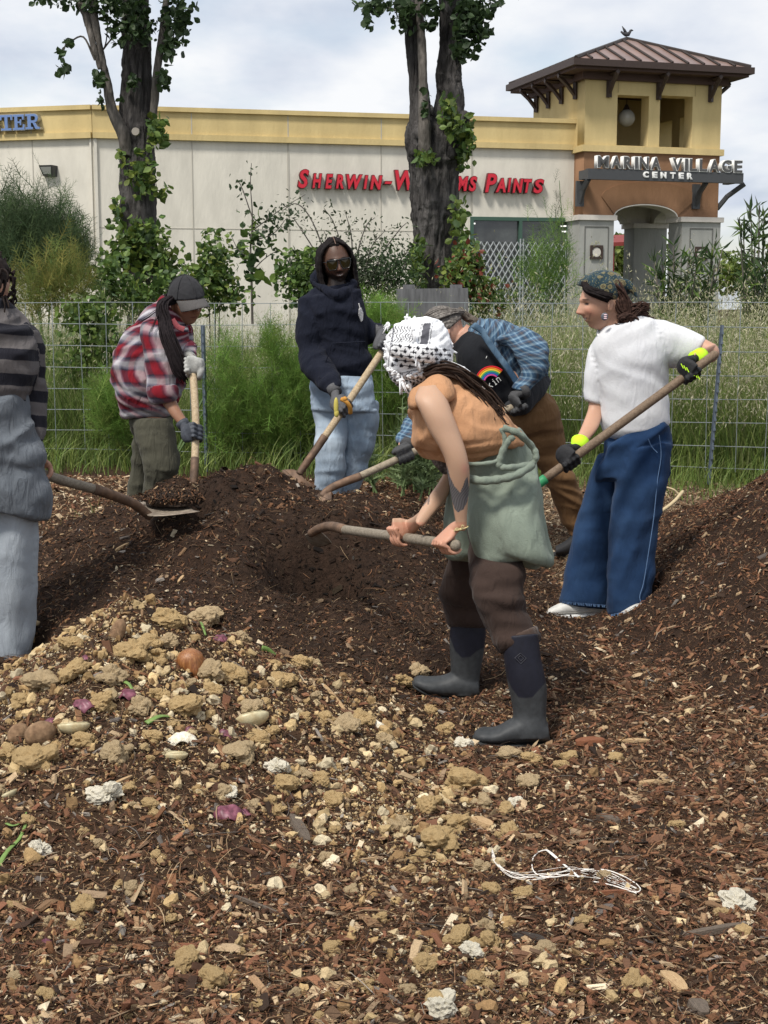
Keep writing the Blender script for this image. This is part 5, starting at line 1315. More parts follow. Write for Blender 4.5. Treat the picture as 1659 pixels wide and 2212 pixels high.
# far trees seen past the building
def fartree(x, Y, cx, cy, rx, ry, label, n=900, cols=YELLOWG):
    b = base_of(x, Y); root = thing('street_tree', label, 'tree', b); mb = MB(); t = at(cx, cy, Y)
    mb.tube([b, (b[0], b[1], t[2])], [.16, .08], 8)
    for k in range(6): mb.tube([(b[0], b[1], t[2] - .8), at(cx + rx * .5 * math.cos(k), cy + ry * .5 * math.sin(k * 2), Y)], [.06, .02], 5)
    adopt(mb.build('trunk', bark2), root)
    V, F, C = leafset(blob(cx, cy, rx, ry, Y, n, 1.5), .2, cols); adopt(mesh_np('crown', V, F, leafm, None, False, col=C), root)
fartree(1350, 60, 1345, 560, 50, 50, 'bright green tree seen through the left part of the tower arch', 1500)
fartree(1465, 62, 1465, 540, 22, 50, 'bright green tree seen through the right part of the tower arch', 500)
fartree(1600, 60, 1575, 590, 60, 44, 'yellow-green tree behind the oleanders beyond the tower', 1200, YELLOWG * 1.1)
fartree(1720, 62, 1720, 560, 60, 50, 'green tree beyond the oleanders outside the right edge', 700)

# ------------------------------------------------------------------ fennel: feathery plumes
feather = mat('fennel_green', useattr=True, rough=.7, spec=.2, trans=.4)
def fennel(x, Y, plumes, label, cols, dens=1.0, fl=.10, nm='fennel'):
    """plumes: (cx, cy, rx, ry, n)"""
    root = thing(nm, label, 'fennel', base_of(x, Y)); b = np.array(base_of(x, Y)); mb = MB(); pos, dr = [], []
    for (cx_, cy_, rx, ry, n) in plumes:
        t = at(cx_, cy_ - ry, Y); mb.tube(catmull([b, (b + t) / 2 + np.array([.05, 0, .1]), t], 5), np.linspace(.012, .003, 11), 5)
        c = at(cx_, cy_ + ry, Y)
        a = rng.normal(size=(int(n * dens * .62), 2)) * .62
        p = np.array([at(cx_ + rx * q[0], cy_ + ry * q[1], Y + rng.normal() * .12) for q in a]); d = p - c; d /= np.linalg.norm(d, axis=1)[:, None]
        d = d + rng.normal(size=d.shape) * .5; d[:, 2] += .3; pos.append(p); dr.append(d)
    adopt(mb.build('stalk', mat('fennel_stalk', (.10, .16, .06), rough=.6)), root)
    pos, dr = np.concatenate(pos), np.concatenate(dr); dr /= np.linalg.norm(dr, axis=1)[:, None]; n = len(pos)
    # each spray: a thread with side threads
    TV, TF = [], []
    def thread(a, b_, w):
        k = len(TV); a, b_ = np.array(a, float), np.array(b_, float); TV.extend([a + (-w, 0, 0), a + (w, 0, 0), b_ + (w * .3, 0, 0), b_ + (-w * .3, 0, 0)]); TF.append((k, k + 1, k + 2, k + 3))
    thread((0, -.5, 0), (0, .5, .05), .018)
    for i, t in enumerate((-.3, -.12, .06, .22, .36)):
        L = .42 * (1 - (t + .3) * .7)
        for sgn in (-1, 1): thread((0, t, .01), (sgn * L * .8, t + L * .75, .06 * (-1) ** i), .013)
    TV, TF = np.array(TV), np.array(TF)
    h = rng.normal(size=(n, 3)); xx = np.cross(dr, h); xx /= np.linalg.norm(xx, axis=1)[:, None]; z = np.cross(xx, dr)
    R = np.stack([xx, dr, z], 2); s = fl * (.8 + 1.1 * rng.random(n)); cc = cols[rng.integers(len(cols), size=n)] * (.65 + .7 * rng.random((n, 1)))
    V, F, C = scatter(TV, TF, pos, R, np.stack([s, s, s], -1), col=cc)
    adopt(mesh_np('feathery_leaves', V, F, feather, None, False, col=C), root)
FB = np.array([(.14, .25, .05), (.18, .31, .06), (.11, .19, .04), (.20, .27, .07)]); FD = np.array([(.085, .13, .06), (.11, .16, .07), (.07, .11, .055)]); FY = np.array([(.19, .21, .06), (.24, .22, .06), (.14, .19, .05)])
fennel(90, 13, [(20, 505, 30, 70, 900), (60, 495, 40, 75, 900), (100, 515, 40, 70, 1000), (140, 525, 30, 70, 900), (165, 545, 26, 55, 500), (60, 560, 70, 50, 900), (130, 570, 60, 50, 800)], 'tall dark feathery fennel in front of the left end of the building', FD, .8, .15)
fennel(110, 12, [(110, 610, 60, 50, 900), (150, 600, 40, 60, 700), (60, 640, 60, 40, 600)], 'yellowing fennel below the tall dark one at left', FY, .55, .13)
fennel(1180, 13, [(1170, 560, 40, 60, 900), (1210, 550, 34, 70, 900), (1190, 600, 60, 50, 900), (1140, 600, 40, 50, 500)], 'soft green fennel in front of the shop window beside the tower', GREENS * 1.5, .22, .12)
fennel(1215, 13.2, [(1208, 440, 8, 50, 40)], 'bare upright fennel stalk rising between window and tower pier', GREYG * .6, 1, .09)
fennel(620, 9.9, [(600, 900, 50, 50, 800), (630, 815, 40, 50, 500), (540, 870, 40, 50, 300), (640, 880, 40, 60, 500), (585, 740, 26, 34, 220)], 'bright green fennel fronds behind the wire between the two men', FB, 1.6)
fennel(820, 10.0, [(820, 700, 30, 40, 900), (840, 720, 40, 40, 800), (830, 790, 40, 50, 700), (830, 850, 40, 50, 500)], 'vivid green fern-like fronds left of the weathered board', FB * 1.15, 1.5)
fennel(360, 9.9, [(235, 860, 30, 40, 600), (250, 900, 40, 40, 600), (480, 900, 40, 60, 500), (500, 800, 40, 60, 400)], 'bright green fronds low behind the man in the plaid shirt', FB, 1.4)
# feathery bare branch tips of the tall fennel
# thistles in front of the fence
def thistle(x, Y, n, hgt, wid, label):
    b = np.array(base_of(x, Y)); root = thing('thistle', label, 'thistle', tuple(b)); mb = MB(); pos, dr, sz = [], [], []
    for k in range(n):
        o = b + np.array([rng.normal() * wid * .4, rng.normal() * .12, 0]); t = o + np.array([rng.normal() * .08, rng.normal() * .05, hgt * rng.uniform(.55, 1)])
        P = catmull([o, (o + t) / 2 + rng.normal(size=3) * .02, t], 8); mb.tube(P, np.linspace(.007, .003, len(P)), 5)
        for j in range(26):
            i = rng.integers(2, len(P)); v = rng.normal(size=3); v[2] = abs(v[2]) * .6 + .2; v /= np.linalg.norm(v); L = .11 * (1.2 - i / len(P)) + .02
            pos.append(P[i] + v * L * .4); dr.append(v); sz.append(L)
    adopt(mb.build('stem', mat('thistle_stem', (.14, .2, .08), rough=.7)), root)
    TV = [(0, -.5, 0), (0, .55, -.1)]; TF = []
    for i, t in enumerate((-.35, -.2, -.05, .1, .25)):
        k = len(TV); TV += [(0, t - .08, .0), (0, t + .08, .0), (.22 - .05 * i, t + .13, .05), (-.22 + .05 * i, t + .13, .05)]; TF += [(k, k + 2, k + 1), (k, k + 1, k + 3)]
    k = len(TV); TV += [(.05, -.1, .01), (-.05, -.1, .01)]; TF += [(0, k, 1), (0, 1, k + 1)]
    n = len(pos); pos, dr, sz = np.array(pos), np.array(dr), np.array(sz); h = rng.normal(size=(n, 3)); xx = np.cross(dr, h); xx /= np.linalg.norm(xx, axis=1)[:, None]; z = np.cross(xx, dr)
    cc = np.array([(.15, .21, .09), (.20, .27, .12), (.11, .16, .07)])[rng.integers(3, size=n)] * (.7 + .6 * rng.random((n, 1)))
    V, F, C = scatter(np.array(TV, float), np.array(TF), pos, np.stack([xx, dr, z], 2), np.repeat(sz[:, None], 3, 1), col=cc)
    adopt(mesh_np('spiny_leaves', V, F, leafm, None, False, col=C), root)
thistle(870, 8.6, 12, .62, .30, 'spiny grey-green thistle standing behind the compost left of the bending woman')
thistle(925, 8.7, 12, .55, .30, 'spiny thistle right behind the forearms of the bending woman')
thistle(985, 8.9, 8, .5, .25, 'thistle partly hidden by the green tied sweater')

# ------------------------------------------------------------------ tall grass
grassm = mat('grass_blades', useattr=True, rough=.6, spec=.25, trans=.35)
def blades(P0, H, lean, W, col, k=4):
    n = len(P0); a = rng.random(n) * 2 * math.pi; d = np.stack([np.cos(a), np.sin(a), np.zeros(n)], -1); w = np.stack([-np.sin(a + .8), np.cos(a + .8), np.zeros(n)], -1)
    V = []
    for i in range(k):
        t = i / (k - 1); c = P0 + np.array([0, 0, 1.0]) * (H * (t - .25 * lean * t * t))[:, None] + d * (H * lean * t * t * .8)[:, None]
        ww = W * (1 - t) ** .7 * (1 if i < k - 1 else .1)
        V.append(c - w * ww[:, None] / 2); V.append(c + w * ww[:, None] / 2)
    tip = P0 + np.array([0, 0, 1.0]) * (H * (1 - .25 * lean))[:, None] + d * (H * lean * .8)[:, None]
    V = np.stack(V, 1).reshape(-1, 3); m = 2 * k
    F = np.array([(2 * i, 2 * i + 1, 2 * i + 3, 2 * i + 2) for i in range(k - 1)])
    F = (F[None] + (np.arange(n) * m)[:, None, None]).reshape(-1, 4)
    return (V, F, np.repeat(col, m, axis=0)), tip
fence_line = lambda X: np.interp(X, [-6, -2.3, -.4, 1.98, 2.35, 6], [10.75, 10.2, 9.9, 9.05, 8.95, 8.7])
def grass_patch(n, y_off0, y_off1, h0, h1, xr=(-.33, .33), dens=None, pal=None, seeds=.0, w=.006, lean=(0.1, .7), name='tall_grass', label=''):
    Xf = rng.uniform(xr[0], xr[1], n) * 12.5; off = y_off0 + (y_off1 - y_off0) * rng.random(n) ** 1.5; Y = fence_line(Xf) + off; X = Xf
    if dens is not None: m = rng.random(n) < dens(X, Y); X, Y = X[m], Y[m]
    n = len(X); z = G(X, Y); H = rng.uniform(h0, h1, n) * (0.8 + .5 * fbm(np.stack([X, Y], -1), .8, 71, 2)); P0 = np.stack([X, Y, z], -1)
    nz = fbm(np.stack([X, Y], -1), 1.2, 73, 2) + .5; side = np.clip((X + 1) / 4, 0, 1)
    idx = rng.integers(len(pal), size=n); col = pal[idx] * (.65 + .7 * rng.random((n, 1)))
    s, tip = blades(P0, H, rng.uniform(*lean, n), w * (.6 + .8 * rng.random(n)), col)
    out = [s]
    if seeds:
        m = rng.random(n) < seeds * (.45 + .9 * side); q = tip[m]; k = 6
        base = P0[m]; pos = np.repeat(q, k, 0); up_ = np.repeat(q - base, k, 0); t = rng.random((len(pos), 1)) * .3
        pos = pos - up_ * t + rng.normal(size=pos.shape) * .022
        nn = len(pos); d = rng.normal(size=(nn, 3)) * .5; d[:, 2] -= .9; R = rotmats(nn, d)
        sc = .020 * (.6 + .8 * rng.random(nn)); cc = np.array([(.52, .49, .32), (.40, .39, .23), (.62, .59, .44)])[rng.integers(3, size=nn)] * (.7 + .5 * rng.random((nn, 1)))
        out.append(scatter(OCT_V, OCT_F, pos, R, np.stack([sc * .28, sc * .28, sc * 1.5], -1), col=cc))
    return out
PG = np.array([(.14, .21, .05), (.19, .27, .07), (.11, .17, .045), (.24, .29, .085), (.20, .23, .09), (.10, .15, .045)])
PT = np.array([(.28, .34, .12), (.23, .30, .09), (.17, .26, .06), (.40, .40, .21)])
sets_g = []
sets_g += grass_patch(26000, .1, 2.6, .35, .95, pal=PG, w=.009)
sets_g += grass_patch(15000, .15, 3.2, .8, 1.35, pal=np.vstack([PG, PT]), seeds=.35, w=.0045, lean=(.05, .6))
sets_g += grass_patch(9000, .2, 2.2, .7, 1.3, xr=(.05, .36), pal=np.vstack([PT, PG[:3]]), seeds=.45, w=.005, lean=(.1, .8))
sets_g += grass_patch(18000, 1.0, 6.5, .75, 1.4, pal=np.vstack([PG, PT[:3]]), seeds=.5, w=.006, lean=(.05, .4))
sets_g += grass_patch(2200, .5, 5, 1.1, 1.75, pal=PT * .8, seeds=.8, w=.003, lean=(.05, .3))
V, F, C = joinsets(sets_g); o = mesh_np('tall_grass', V, F, grassm, None, False, col=C); tag(o, 'tall wild oat grass with pale seed heads behind the wire fence', 'grass', kind='stuff')
sg_ = grass_patch(16000, -.9, .25, .12, .42, pal=np.vstack([PG * 1.25, YELLOWG]), w=.006, lean=(.3, 1.2), dens=lambda X, Y: np.clip((Y - fence_line(X) + .75) * 1.6 + .25 * (fbm(np.stack([X, Y], -1), 1.5, 77, 2)), 0, 1))
sg_ += grass_patch(2600, -2.6, -1.4, .08, .24, xr=(-.16, -.09), pal=PG * 1.3, w=.004, lean=(.2, 1.0), dens=lambda X, Y: np.exp(-(((X + 1.50) / .16) ** 2 + ((Y - 7.7) / .3) ** 2)))
V, F, C = joinsets(sg_); o = mesh_np('short_grass', V, F, grassm, None, False, col=C); tag(o, 'short green grass along the foot of the wire fence', 'grass', kind='stuff')
# lot behind: dry ground sheet under the weeds up to the building, paving beyond
xs = np.arange(-60, 60, 2.0); ys = np.arange(9.8, 60, 1.0)
V, F = grid_mesh('m', xs, ys, lambda X, Y: G(X, Y) - .03 + .06 * sstep(9.8, 10.8, Y), None)
meadow = mesh_np('field', V, F, mat('weedy_soil', (.06, .07, .03), rough=.95, var=.3, vscale=2, col2=(.09, .08, .045)), smooth=True); tag(meadow, 'weedy ground between the fence and the shop', 'field', kind='structure')

# ------------------------------------------------------------------ wire fence, posts, board
wirem = mat('fence_wire', (.30, .335, .34), rough=.45, metal=.6, spec=.5)
postm = mat('fence_post_steel', (.13, .16, .20), rough=.5, metal=.3, spec=.4, var=.15, vscale=12)
fence = thing('wire_fence', 'galvanised welded wire fence of square mesh crossing behind the group', 'fence', (0, 9.6, .2))
fp = [(-4.6, 10.55), (-2.3, 10.2), (-.4, 9.9), (1.98, 9.05), (2.35, 8.95), (4.4, 8.8)]
def fpoint(s):
    for a, b in zip(fp[:-1], fp[1:]):
        L = math.dist(a, b)
        if s <= L: return a[0] + (b[0] - a[0]) * s / L, a[1] + (b[1] - a[1]) * s / L
        s -= L
    return fp[-1]
tot = sum(math.dist(a, b) for a, b in zip(fp[:-1], fp[1:]))
ztop = lambda Y: EYE + 10.5 * Y / FPX
mb = MB(); S = np.arange(0, tot, .1); rows = [0, .152, .304, .456, .608, .76, .912, 1.05, 1.17]
for k, r_ in enumerate(rows):
    P = [(*fpoint(s), ztop(fpoint(s)[1]) - r_ + .004 * math.sin(s * 3 + k)) for s in S]; mb.tube(P, .0027, 5)
for j, s in enumerate(np.arange(.05, tot, .2)):
    x, y = fpoint(s); lean_ = .012 * math.sin(j * 1.7); mb.tube([(x, y - .004, ztop(y) + .0), (x + lean_, y - .004, ztop(y) - .6), (x + lean_ * 1.5, y - .004, ztop(y) - 1.2)], .0027, 5)
adopt(mb.build('wire_panel', wirem), fence)
def fpost(xt, yt, xb, yb, Y, w):
    a, b = at(xt, yt, Y), at(xb, yb, Y); b = b + (b - a) * .12; mb = MB()
    mb.tube([a, b], w * .75, 4, side=(1, 1, 0), flat=.5); mb.tube([a + (0, -w * .5, 0), b + (0, -w * .5, 0)], w * .28, 4, side=(1, 1, 0))
    for t in np.linspace(.05, .95, 16): q = a + (b - a) * t; mb.box(q + (0, -w * .95, 0), (w * .5, w * .3, .014))
    adopt(mb.build('post', postm), fence)
fpost(438, 703, 446, 985, 9.85, .026); fpost(1560, 702, 1534, 1010, 8.88, .030)
board = thing('weathered_board', 'grey weathered plywood board on posts standing behind the fence', 'board', tuple(at(930, 760, 10.35)))
wgr = mat('weathered_ply', (.15, .15, .155), rough=.9, var=.35, vscale=4.5, stretch=(3.5, 3.5, .5), col2=(.11, .11, .115), bump=.004, bscale=14)
Yb = 10.3
a, b, c, d = at(856, 624, Yb), at(1011, 622, Yb), at(1014, 800, Yb), at(857, 800, Yb)
mb = MB(); P = [a, b, c, d] + [q + np.array([0, .03, 0]) for q in (a, b, c, d)]
mb.add(P, [(0, 1, 2, 3), (7, 6, 5, 4), (0, 4, 5, 1), (1, 5, 6, 2), (2, 6, 7, 3), (3, 7, 4, 0)]); adopt(mb.build('panel', wgr), board)
for x in (883, 985):
    t_ = at(x, 630, Yb + .08); g_ = base_of(x, Yb + .08); mb = MB(); mb.box(((t_[0]), t_[1], (t_[2] + g_[2]) / 2), (.085, .06, t_[2] - g_[2] + .1)); adopt(mb.build('post', wgr), board)
# dark stump-like planter behind the thistles
pl = thing('wooden_tub', 'dark old wooden tub behind the thistles under the weathered board', 'tub', tuple(base_of(905, 9.5)))
q = np.array(base_of(905, 9.35)); mb = MB(); tpz = at(905, 955, 9.35)[2] - q[2]
mb.box(q + (0, 0, tpz / 2), (.27, .22, tpz)); adopt(mb.build('boards', mat('old_dark_wood', (.045, .04, .036), rough=.95, var=.5, vscale=6, stretch=(6, 6, .6), bump=.01, bscale=20)), pl)
# ------------------------------------------------------------------ people: continuous bodies, clothes over them
def unproj(P):
    d = P - np.array([0, 0, EYE]); dep = d[:, 1] * CP - d[:, 2] * SP; up = d[:, 1] * SP + d[:, 2] * CP
    return CX + FPX * d[:, 0] / dep, CY - FPX * up / dep
def remesh(sets, voxel):
    """sets: list of (V, F or [F4, F3]) closed pieces -> one continuous surface (V, F list)"""
    Vs, Fl, n = [], [], 0
    for V, F in sets:
        for f in (F if isinstance(F, list) else [F]):
            if len(f): Fl.extend((np.asarray(f) + n).tolist())
        Vs.append(V); n += len(V)
    me = bpy.data.meshes.new('t'); me.from_pydata(np.concatenate(Vs).tolist(), [], Fl)
    o = bpy.data.objects.new('t', me); COL.objects.link(o)
    md = o.modifiers.new('r', 'REMESH'); md.mode = 'VOXEL'; md.voxel_size = voxel; md.use_smooth_shade = True
    dg = bpy.context.evaluated_depsgraph_get(); m2 = bpy.data.meshes.new_from_object(o.evaluated_get(dg))
    V = np.empty(len(m2.vertices) * 3, np.float32); m2.vertices.foreach_get('co', V); V = V.reshape(-1, 3).astype(float)
    E = np.empty(len(m2.edges) * 2, np.int32); m2.edges.foreach_get('vertices', E); E = E.reshape(-1, 2)
    ls = np.empty(len(m2.polygons), np.int32); m2.polygons.foreach_get('loop_start', ls); lt = np.empty(len(m2.polygons), np.int32); m2.polygons.foreach_get('loop_total', lt)
    vi = np.empty(len(m2.loops), np.int32); m2.loops.foreach_get('vertex_index', vi)
    F = []
    for k in (3, 4):
        s = ls[lt == k]
        if len(s): F.append(vi[s[:, None] + np.arange(k)])
    bpy.data.objects.remove(o); bpy.data.meshes.remove(me); bpy.data.meshes.remove(m2)
    return V, F, E
def smooth(V, E, it, lam=.5):
    deg = np.bincount(E.ravel(), minlength=len(V))[:, None].clip(1)
    for _ in range(it):
        S = np.zeros_like(V)
        for a in range(3):
            S[:, a] = np.bincount(E[:, 0], V[E[:, 1], a], len(V)) + np.bincount(E[:, 1], V[E[:, 0], a], len(V))
        V = V + lam * (S / deg - V)
    return V
def vnormals(V, F):
    nn = np.zeros_like(V)
    for f in F:
        q = V[f]; c = np.cross(q[:, 1] - q[:, 0], q[:, 2] - q[:, 0])
        for k in range(f.shape[1]):
            for a in range(3): nn[:, a] += np.bincount(f[:, k], c[:, a], len(V))
    return nn / (np.linalg.norm(nn, axis=1)[:, None] + 1e-12)
def cloth(name, lofts, voxel, m, root, it=3, folds=(), big=.006, bscale=9, paint=None, seed=0, extra=(), solid=True):
    """lofts: list of (V, F, UV); folds: (amp, fu, fv): waves in the cloth's own directions (per metre)"""
    sets = [(l[0], l[1]) for l in lofts] + list(extra)
    V, F, E = remesh(sets, voxel); V = smooth(V, E, it)
    src = np.concatenate([l[0] for l in lofts]); uv = np.concatenate([l[2] + np.array([0, 0, i * 7.3]) for i, l in enumerate(lofts)])
    kd = kdtree.KDTree(len(src))
    for i, p in enumerate(src): kd.insert(p, i)
    kd.balance()
    idx = np.array([kd.find(p)[1] for p in V]); g = uv[idx].copy()
    # add the sub-segment offset so that patterns run smoothly between loft points
    for _ in range(6):
        gs = np.zeros_like(g); deg = np.bincount(E.ravel(), minlength=len(V))
        d = np.abs(g[E[:, 0], 0] - g[E[:, 1], 0]) + np.abs(g[E[:, 0], 2] - g[E[:, 1], 2]); ok = d < .08; E2 = E[ok]; deg = np.bincount(E2.ravel(), minlength=len(V))[:, None].clip(1)
        for a in range(3): gs[:, a] = np.bincount(E2[:, 0], g[E2[:, 1], a], len(V)) + np.bincount(E2[:, 1], g[E2[:, 0], a], len(V))
        g = np.where(deg > 1, gs / deg, g)
    nn = vnormals(V, F); h = big * 2 * fbm(V, bscale, 200 + seed, 3)
    for fd in folds:
        if fd[0] == 'flute':          # hanging folds that open toward the hem
            _, amp, fu, v0, v1 = fd; q = np.clip((g[:, 1] - v0) / (v1 - v0), 0, 1); ph = g[:, 0] * fu * 6.283 + 2.2 * fbm(np.stack([g[:, 0] * 3, g[:, 1] * 1.2, g[:, 2]], -1), 1.0, 350 + seed, 2) * 4
            h = h + amp * q * np.sin(ph); continue
        amp, fu, fv, sk = fd
        w = fbm(np.stack([g[:, 0] * fu + g[:, 1] * sk, g[:, 1] * fv, g[:, 2]], -1), 1.0, 300 + seed, 2)
        h = h + amp * (1 - np.abs(w) * 5).clip(-1, 1) * .5
    deg = np.bincount(E.ravel(), minlength=len(V)).clip(1)
    for _ in range(5): h = .5 * h + .5 * (np.bincount(E[:, 0], h[E[:, 1]], len(V)) + np.bincount(E[:, 1], h[E[:, 0]], len(V))) / deg
    V = V + nn * h[:, None]
    col = None
    if paint is not None: col = paint(V, g)
    o = mesh_np(name, V, F, m, None, True, col=col, vec=g); return adopt(o, root)
def inner(st, k=.72):
    out = []
    for q in st:
        q = list(q); mx, my = (q[0] + q[2]) / 2, (q[1] + q[3]) / 2
        out.append([mx + (q[0] - mx) * k, my + (q[1] - my) * k, mx + (q[2] - mx) * k, my + (q[3] - my) * k] + q[4:])
    return out
def P3d(x, y, Y): return at(x, y, Y)

# ---- head, in head space: x to the person's left... y forward, z up
def head_mesh(R, c, s=1.0, jaw=1.0, nose=1.0, ears=True, cheek=1.0):
    V, F = sphere(96, 72); V = V * np.array([.076, .098, .118])
    x, y, z = V[:, 0].copy(), V[:, 1].copy(), V[:, 2].copy(); t = np.clip(-z / .118, 0, 1)
    x = x * (1 - .30 * jaw * t ** 1.5); y = np.where(y < 0, y * (1 - .42 * t), y * (1 - .05 * t))
    fr = np.clip(V[:, 1] / .05, 0, 1)
    g = lambda a, m, sd: np.exp(-((a - m) / sd) ** 2)
    y = y + fr * .006 * g(z, .020, .010) * g(x, 0, .05)
    y = y - fr * .012 * g(z, .003, .013) * g(np.abs(x), .031, .017)
    nz = np.clip((.012 - z) / .044, 0, 1) * np.clip((z + .050) / .012, 0, 1)
    y = y + fr * nose * .031 * nz ** 1.1 * g(x, 0, .0085 + .006 * np.clip((.012 - z) / .044, 0, 1))
    y = y + fr * nose * .006 * g(z, -.036, .007) * g(np.abs(x), .013, .006)
    y = y + fr * .0075 * (g(z, -.056, .0055) + g(z, -.069, .006)) * g(x, 0, .021)
    y = y - fr * .004 * g(z, -.0625, .0028) * g(x, 0, .024)
    y = y + fr * .010 * g(z, -.099, .014) * g(x, 0, .02) - fr * .003 * g(z, -.083, .007) * g(x, 0, .02)
    y = y + fr * .004 * cheek * g(z, -.028, .018) * g(np.abs(x), .043, .016)
    W = np.stack([x, y, z], -1)
    out = [(W, F)]
    if ears:
        for sx in (-1, 1):
            v, f = sphere(16, 12); v = v * np.array([.008, .017, .031]); v[:, 0] += .005 * np.abs(v[:, 1]) / .017 * 1 - .004 * g(v[:, 1], 0, .008) * g(v[:, 2], .003, .016)
            rz = Matrix.Rotation(sx * -.45, 3, 'Z') @ Matrix.Rotation(.2, 3, 'X'); v = v * np.array([sx, 1, 1]) @ np.array(rz).T + np.array([sx * .077, -.008, -.006])
            out.append((v, f if sx > 0 else [q[:, ::-1] for q in f]))
    return [(v * s @ R.T + c, f) for v, f in out]
def head_rot(yaw, pitch, roll):
    """yaw 0 faces the camera, + turns the face toward picture right; pitch + looks down; roll + leans the crown to picture left"""
    M = Matrix.Rotation(math.radians(roll), 3, 'Y') @ Matrix.Rotation(math.pi + math.radians(yaw), 3, 'Z') @ Matrix.Rotation(-math.radians(pitch), 3, 'X')
    return np.array(M)
def gz(a, m, sd): return np.exp(-((a - m) / sd) ** 2)
def paint_face(V, R, c, base, lip, brow, s=1.0, beard=None, eyes=True, smile=0.0, stubble=0.0):
    L = ((V - c) @ R) / s; x, y, z = L.T; col = np.repeat(np.array([base], float), len(V), 0)
    near = (np.abs(x) < .10) & (np.abs(y) < .14) & (np.abs(z) < .14)
    fr = near & (y > .02)
    col *= (1 + .10 * fbm(V, 22, 9, 3))[:, None]
    blush = (gz(z, -.03, .02) * gz(np.abs(x), .042, .018) + gz(z, -.035, .012) * gz(x, 0, .016)) * fr
    col = col * (1 + blush[:, None] * np.array([.10, -.08, -.08]))
    zs = z + smile * (x / .022) ** 2 * -.006 + 0
    m = np.clip((gz(zs, -.0625, .0075) * gz(x, 0, .024) - .35) * 3, 0, 1) * fr; col = col * (1 - m[:, None]) + np.array(lip) * m[:, None]
    m = np.clip((gz(zs, -.0625, .0018) * gz(x, 0, .026) - .3) * 3, 0, 1) * fr; col = col * (1 - m[:, None] * .75)
    if smile:
        m = (np.abs(z + .0640 - .5 * x ** 2 / .02 * .6) < .0026) & (np.abs(x) < .0165) & (y > .06) & fr; col[m] = (.50, .46, .43)
        m = np.clip(gz(np.abs(x) * .8 + z * -.6, .060, .0022) * (z < -.035) * (z > -.07) * fr, 0, 1); col = col * (1 - .35 * m[:, None])
    if eyes:
        m = np.clip((gz(z, .003, .0065) * gz(np.abs(x), .031, .013) - .3) * 3, 0, 1) * fr; col = col * (1 - m[:, None]) + np.array([.10, .07, .06]) * m[:, None]
        m = np.clip((gz(z, .0035, .004) * gz(np.abs(x), .031, .0045) - .3) * 3, 0, 1) * fr; col = col * (1 - m[:, None]) + np.array([.01, .008, .006]) * m[:, None]
    m = np.clip((gz(z, .0225 - .06 * (np.abs(x) - .03), .0045) * gz(np.abs(x), .032, .017) - .25) * 2.5, 0, 1) * fr; col = col * (1 - m[:, None] * .85) + np.array(brow) * m[:, None] * .85
    m = np.clip(gz(z, -.047, .003) * gz(np.abs(x), .008, .004), 0, 1) * fr; col = col * (1 - .6 * m[:, None])
    if beard is not None:
        b = np.clip((-z - .058 + .55 * (np.abs(x) - .018)) / .012, 0, 1) * (y > -.03) * near * (z > -.135)
        b = np.maximum(b, np.clip(1.3 * gz(z, -.049, .005) * gz(x, 0, .026), 0, 1) * fr)
        b = np.maximum(b, np.clip((np.abs(x) - .058) / .008, 0, 1) * (z < .0) * (z > -.1) * near * (y > .0))
        b = b * (1 - np.clip(gz(zs, -.064, .008) * gz(x, 0, .025) * 2 - .6, 0, 1)); col = col * (1 - b[:, None] * .9) + np.array(beard) * b[:, None] * .9
    return col

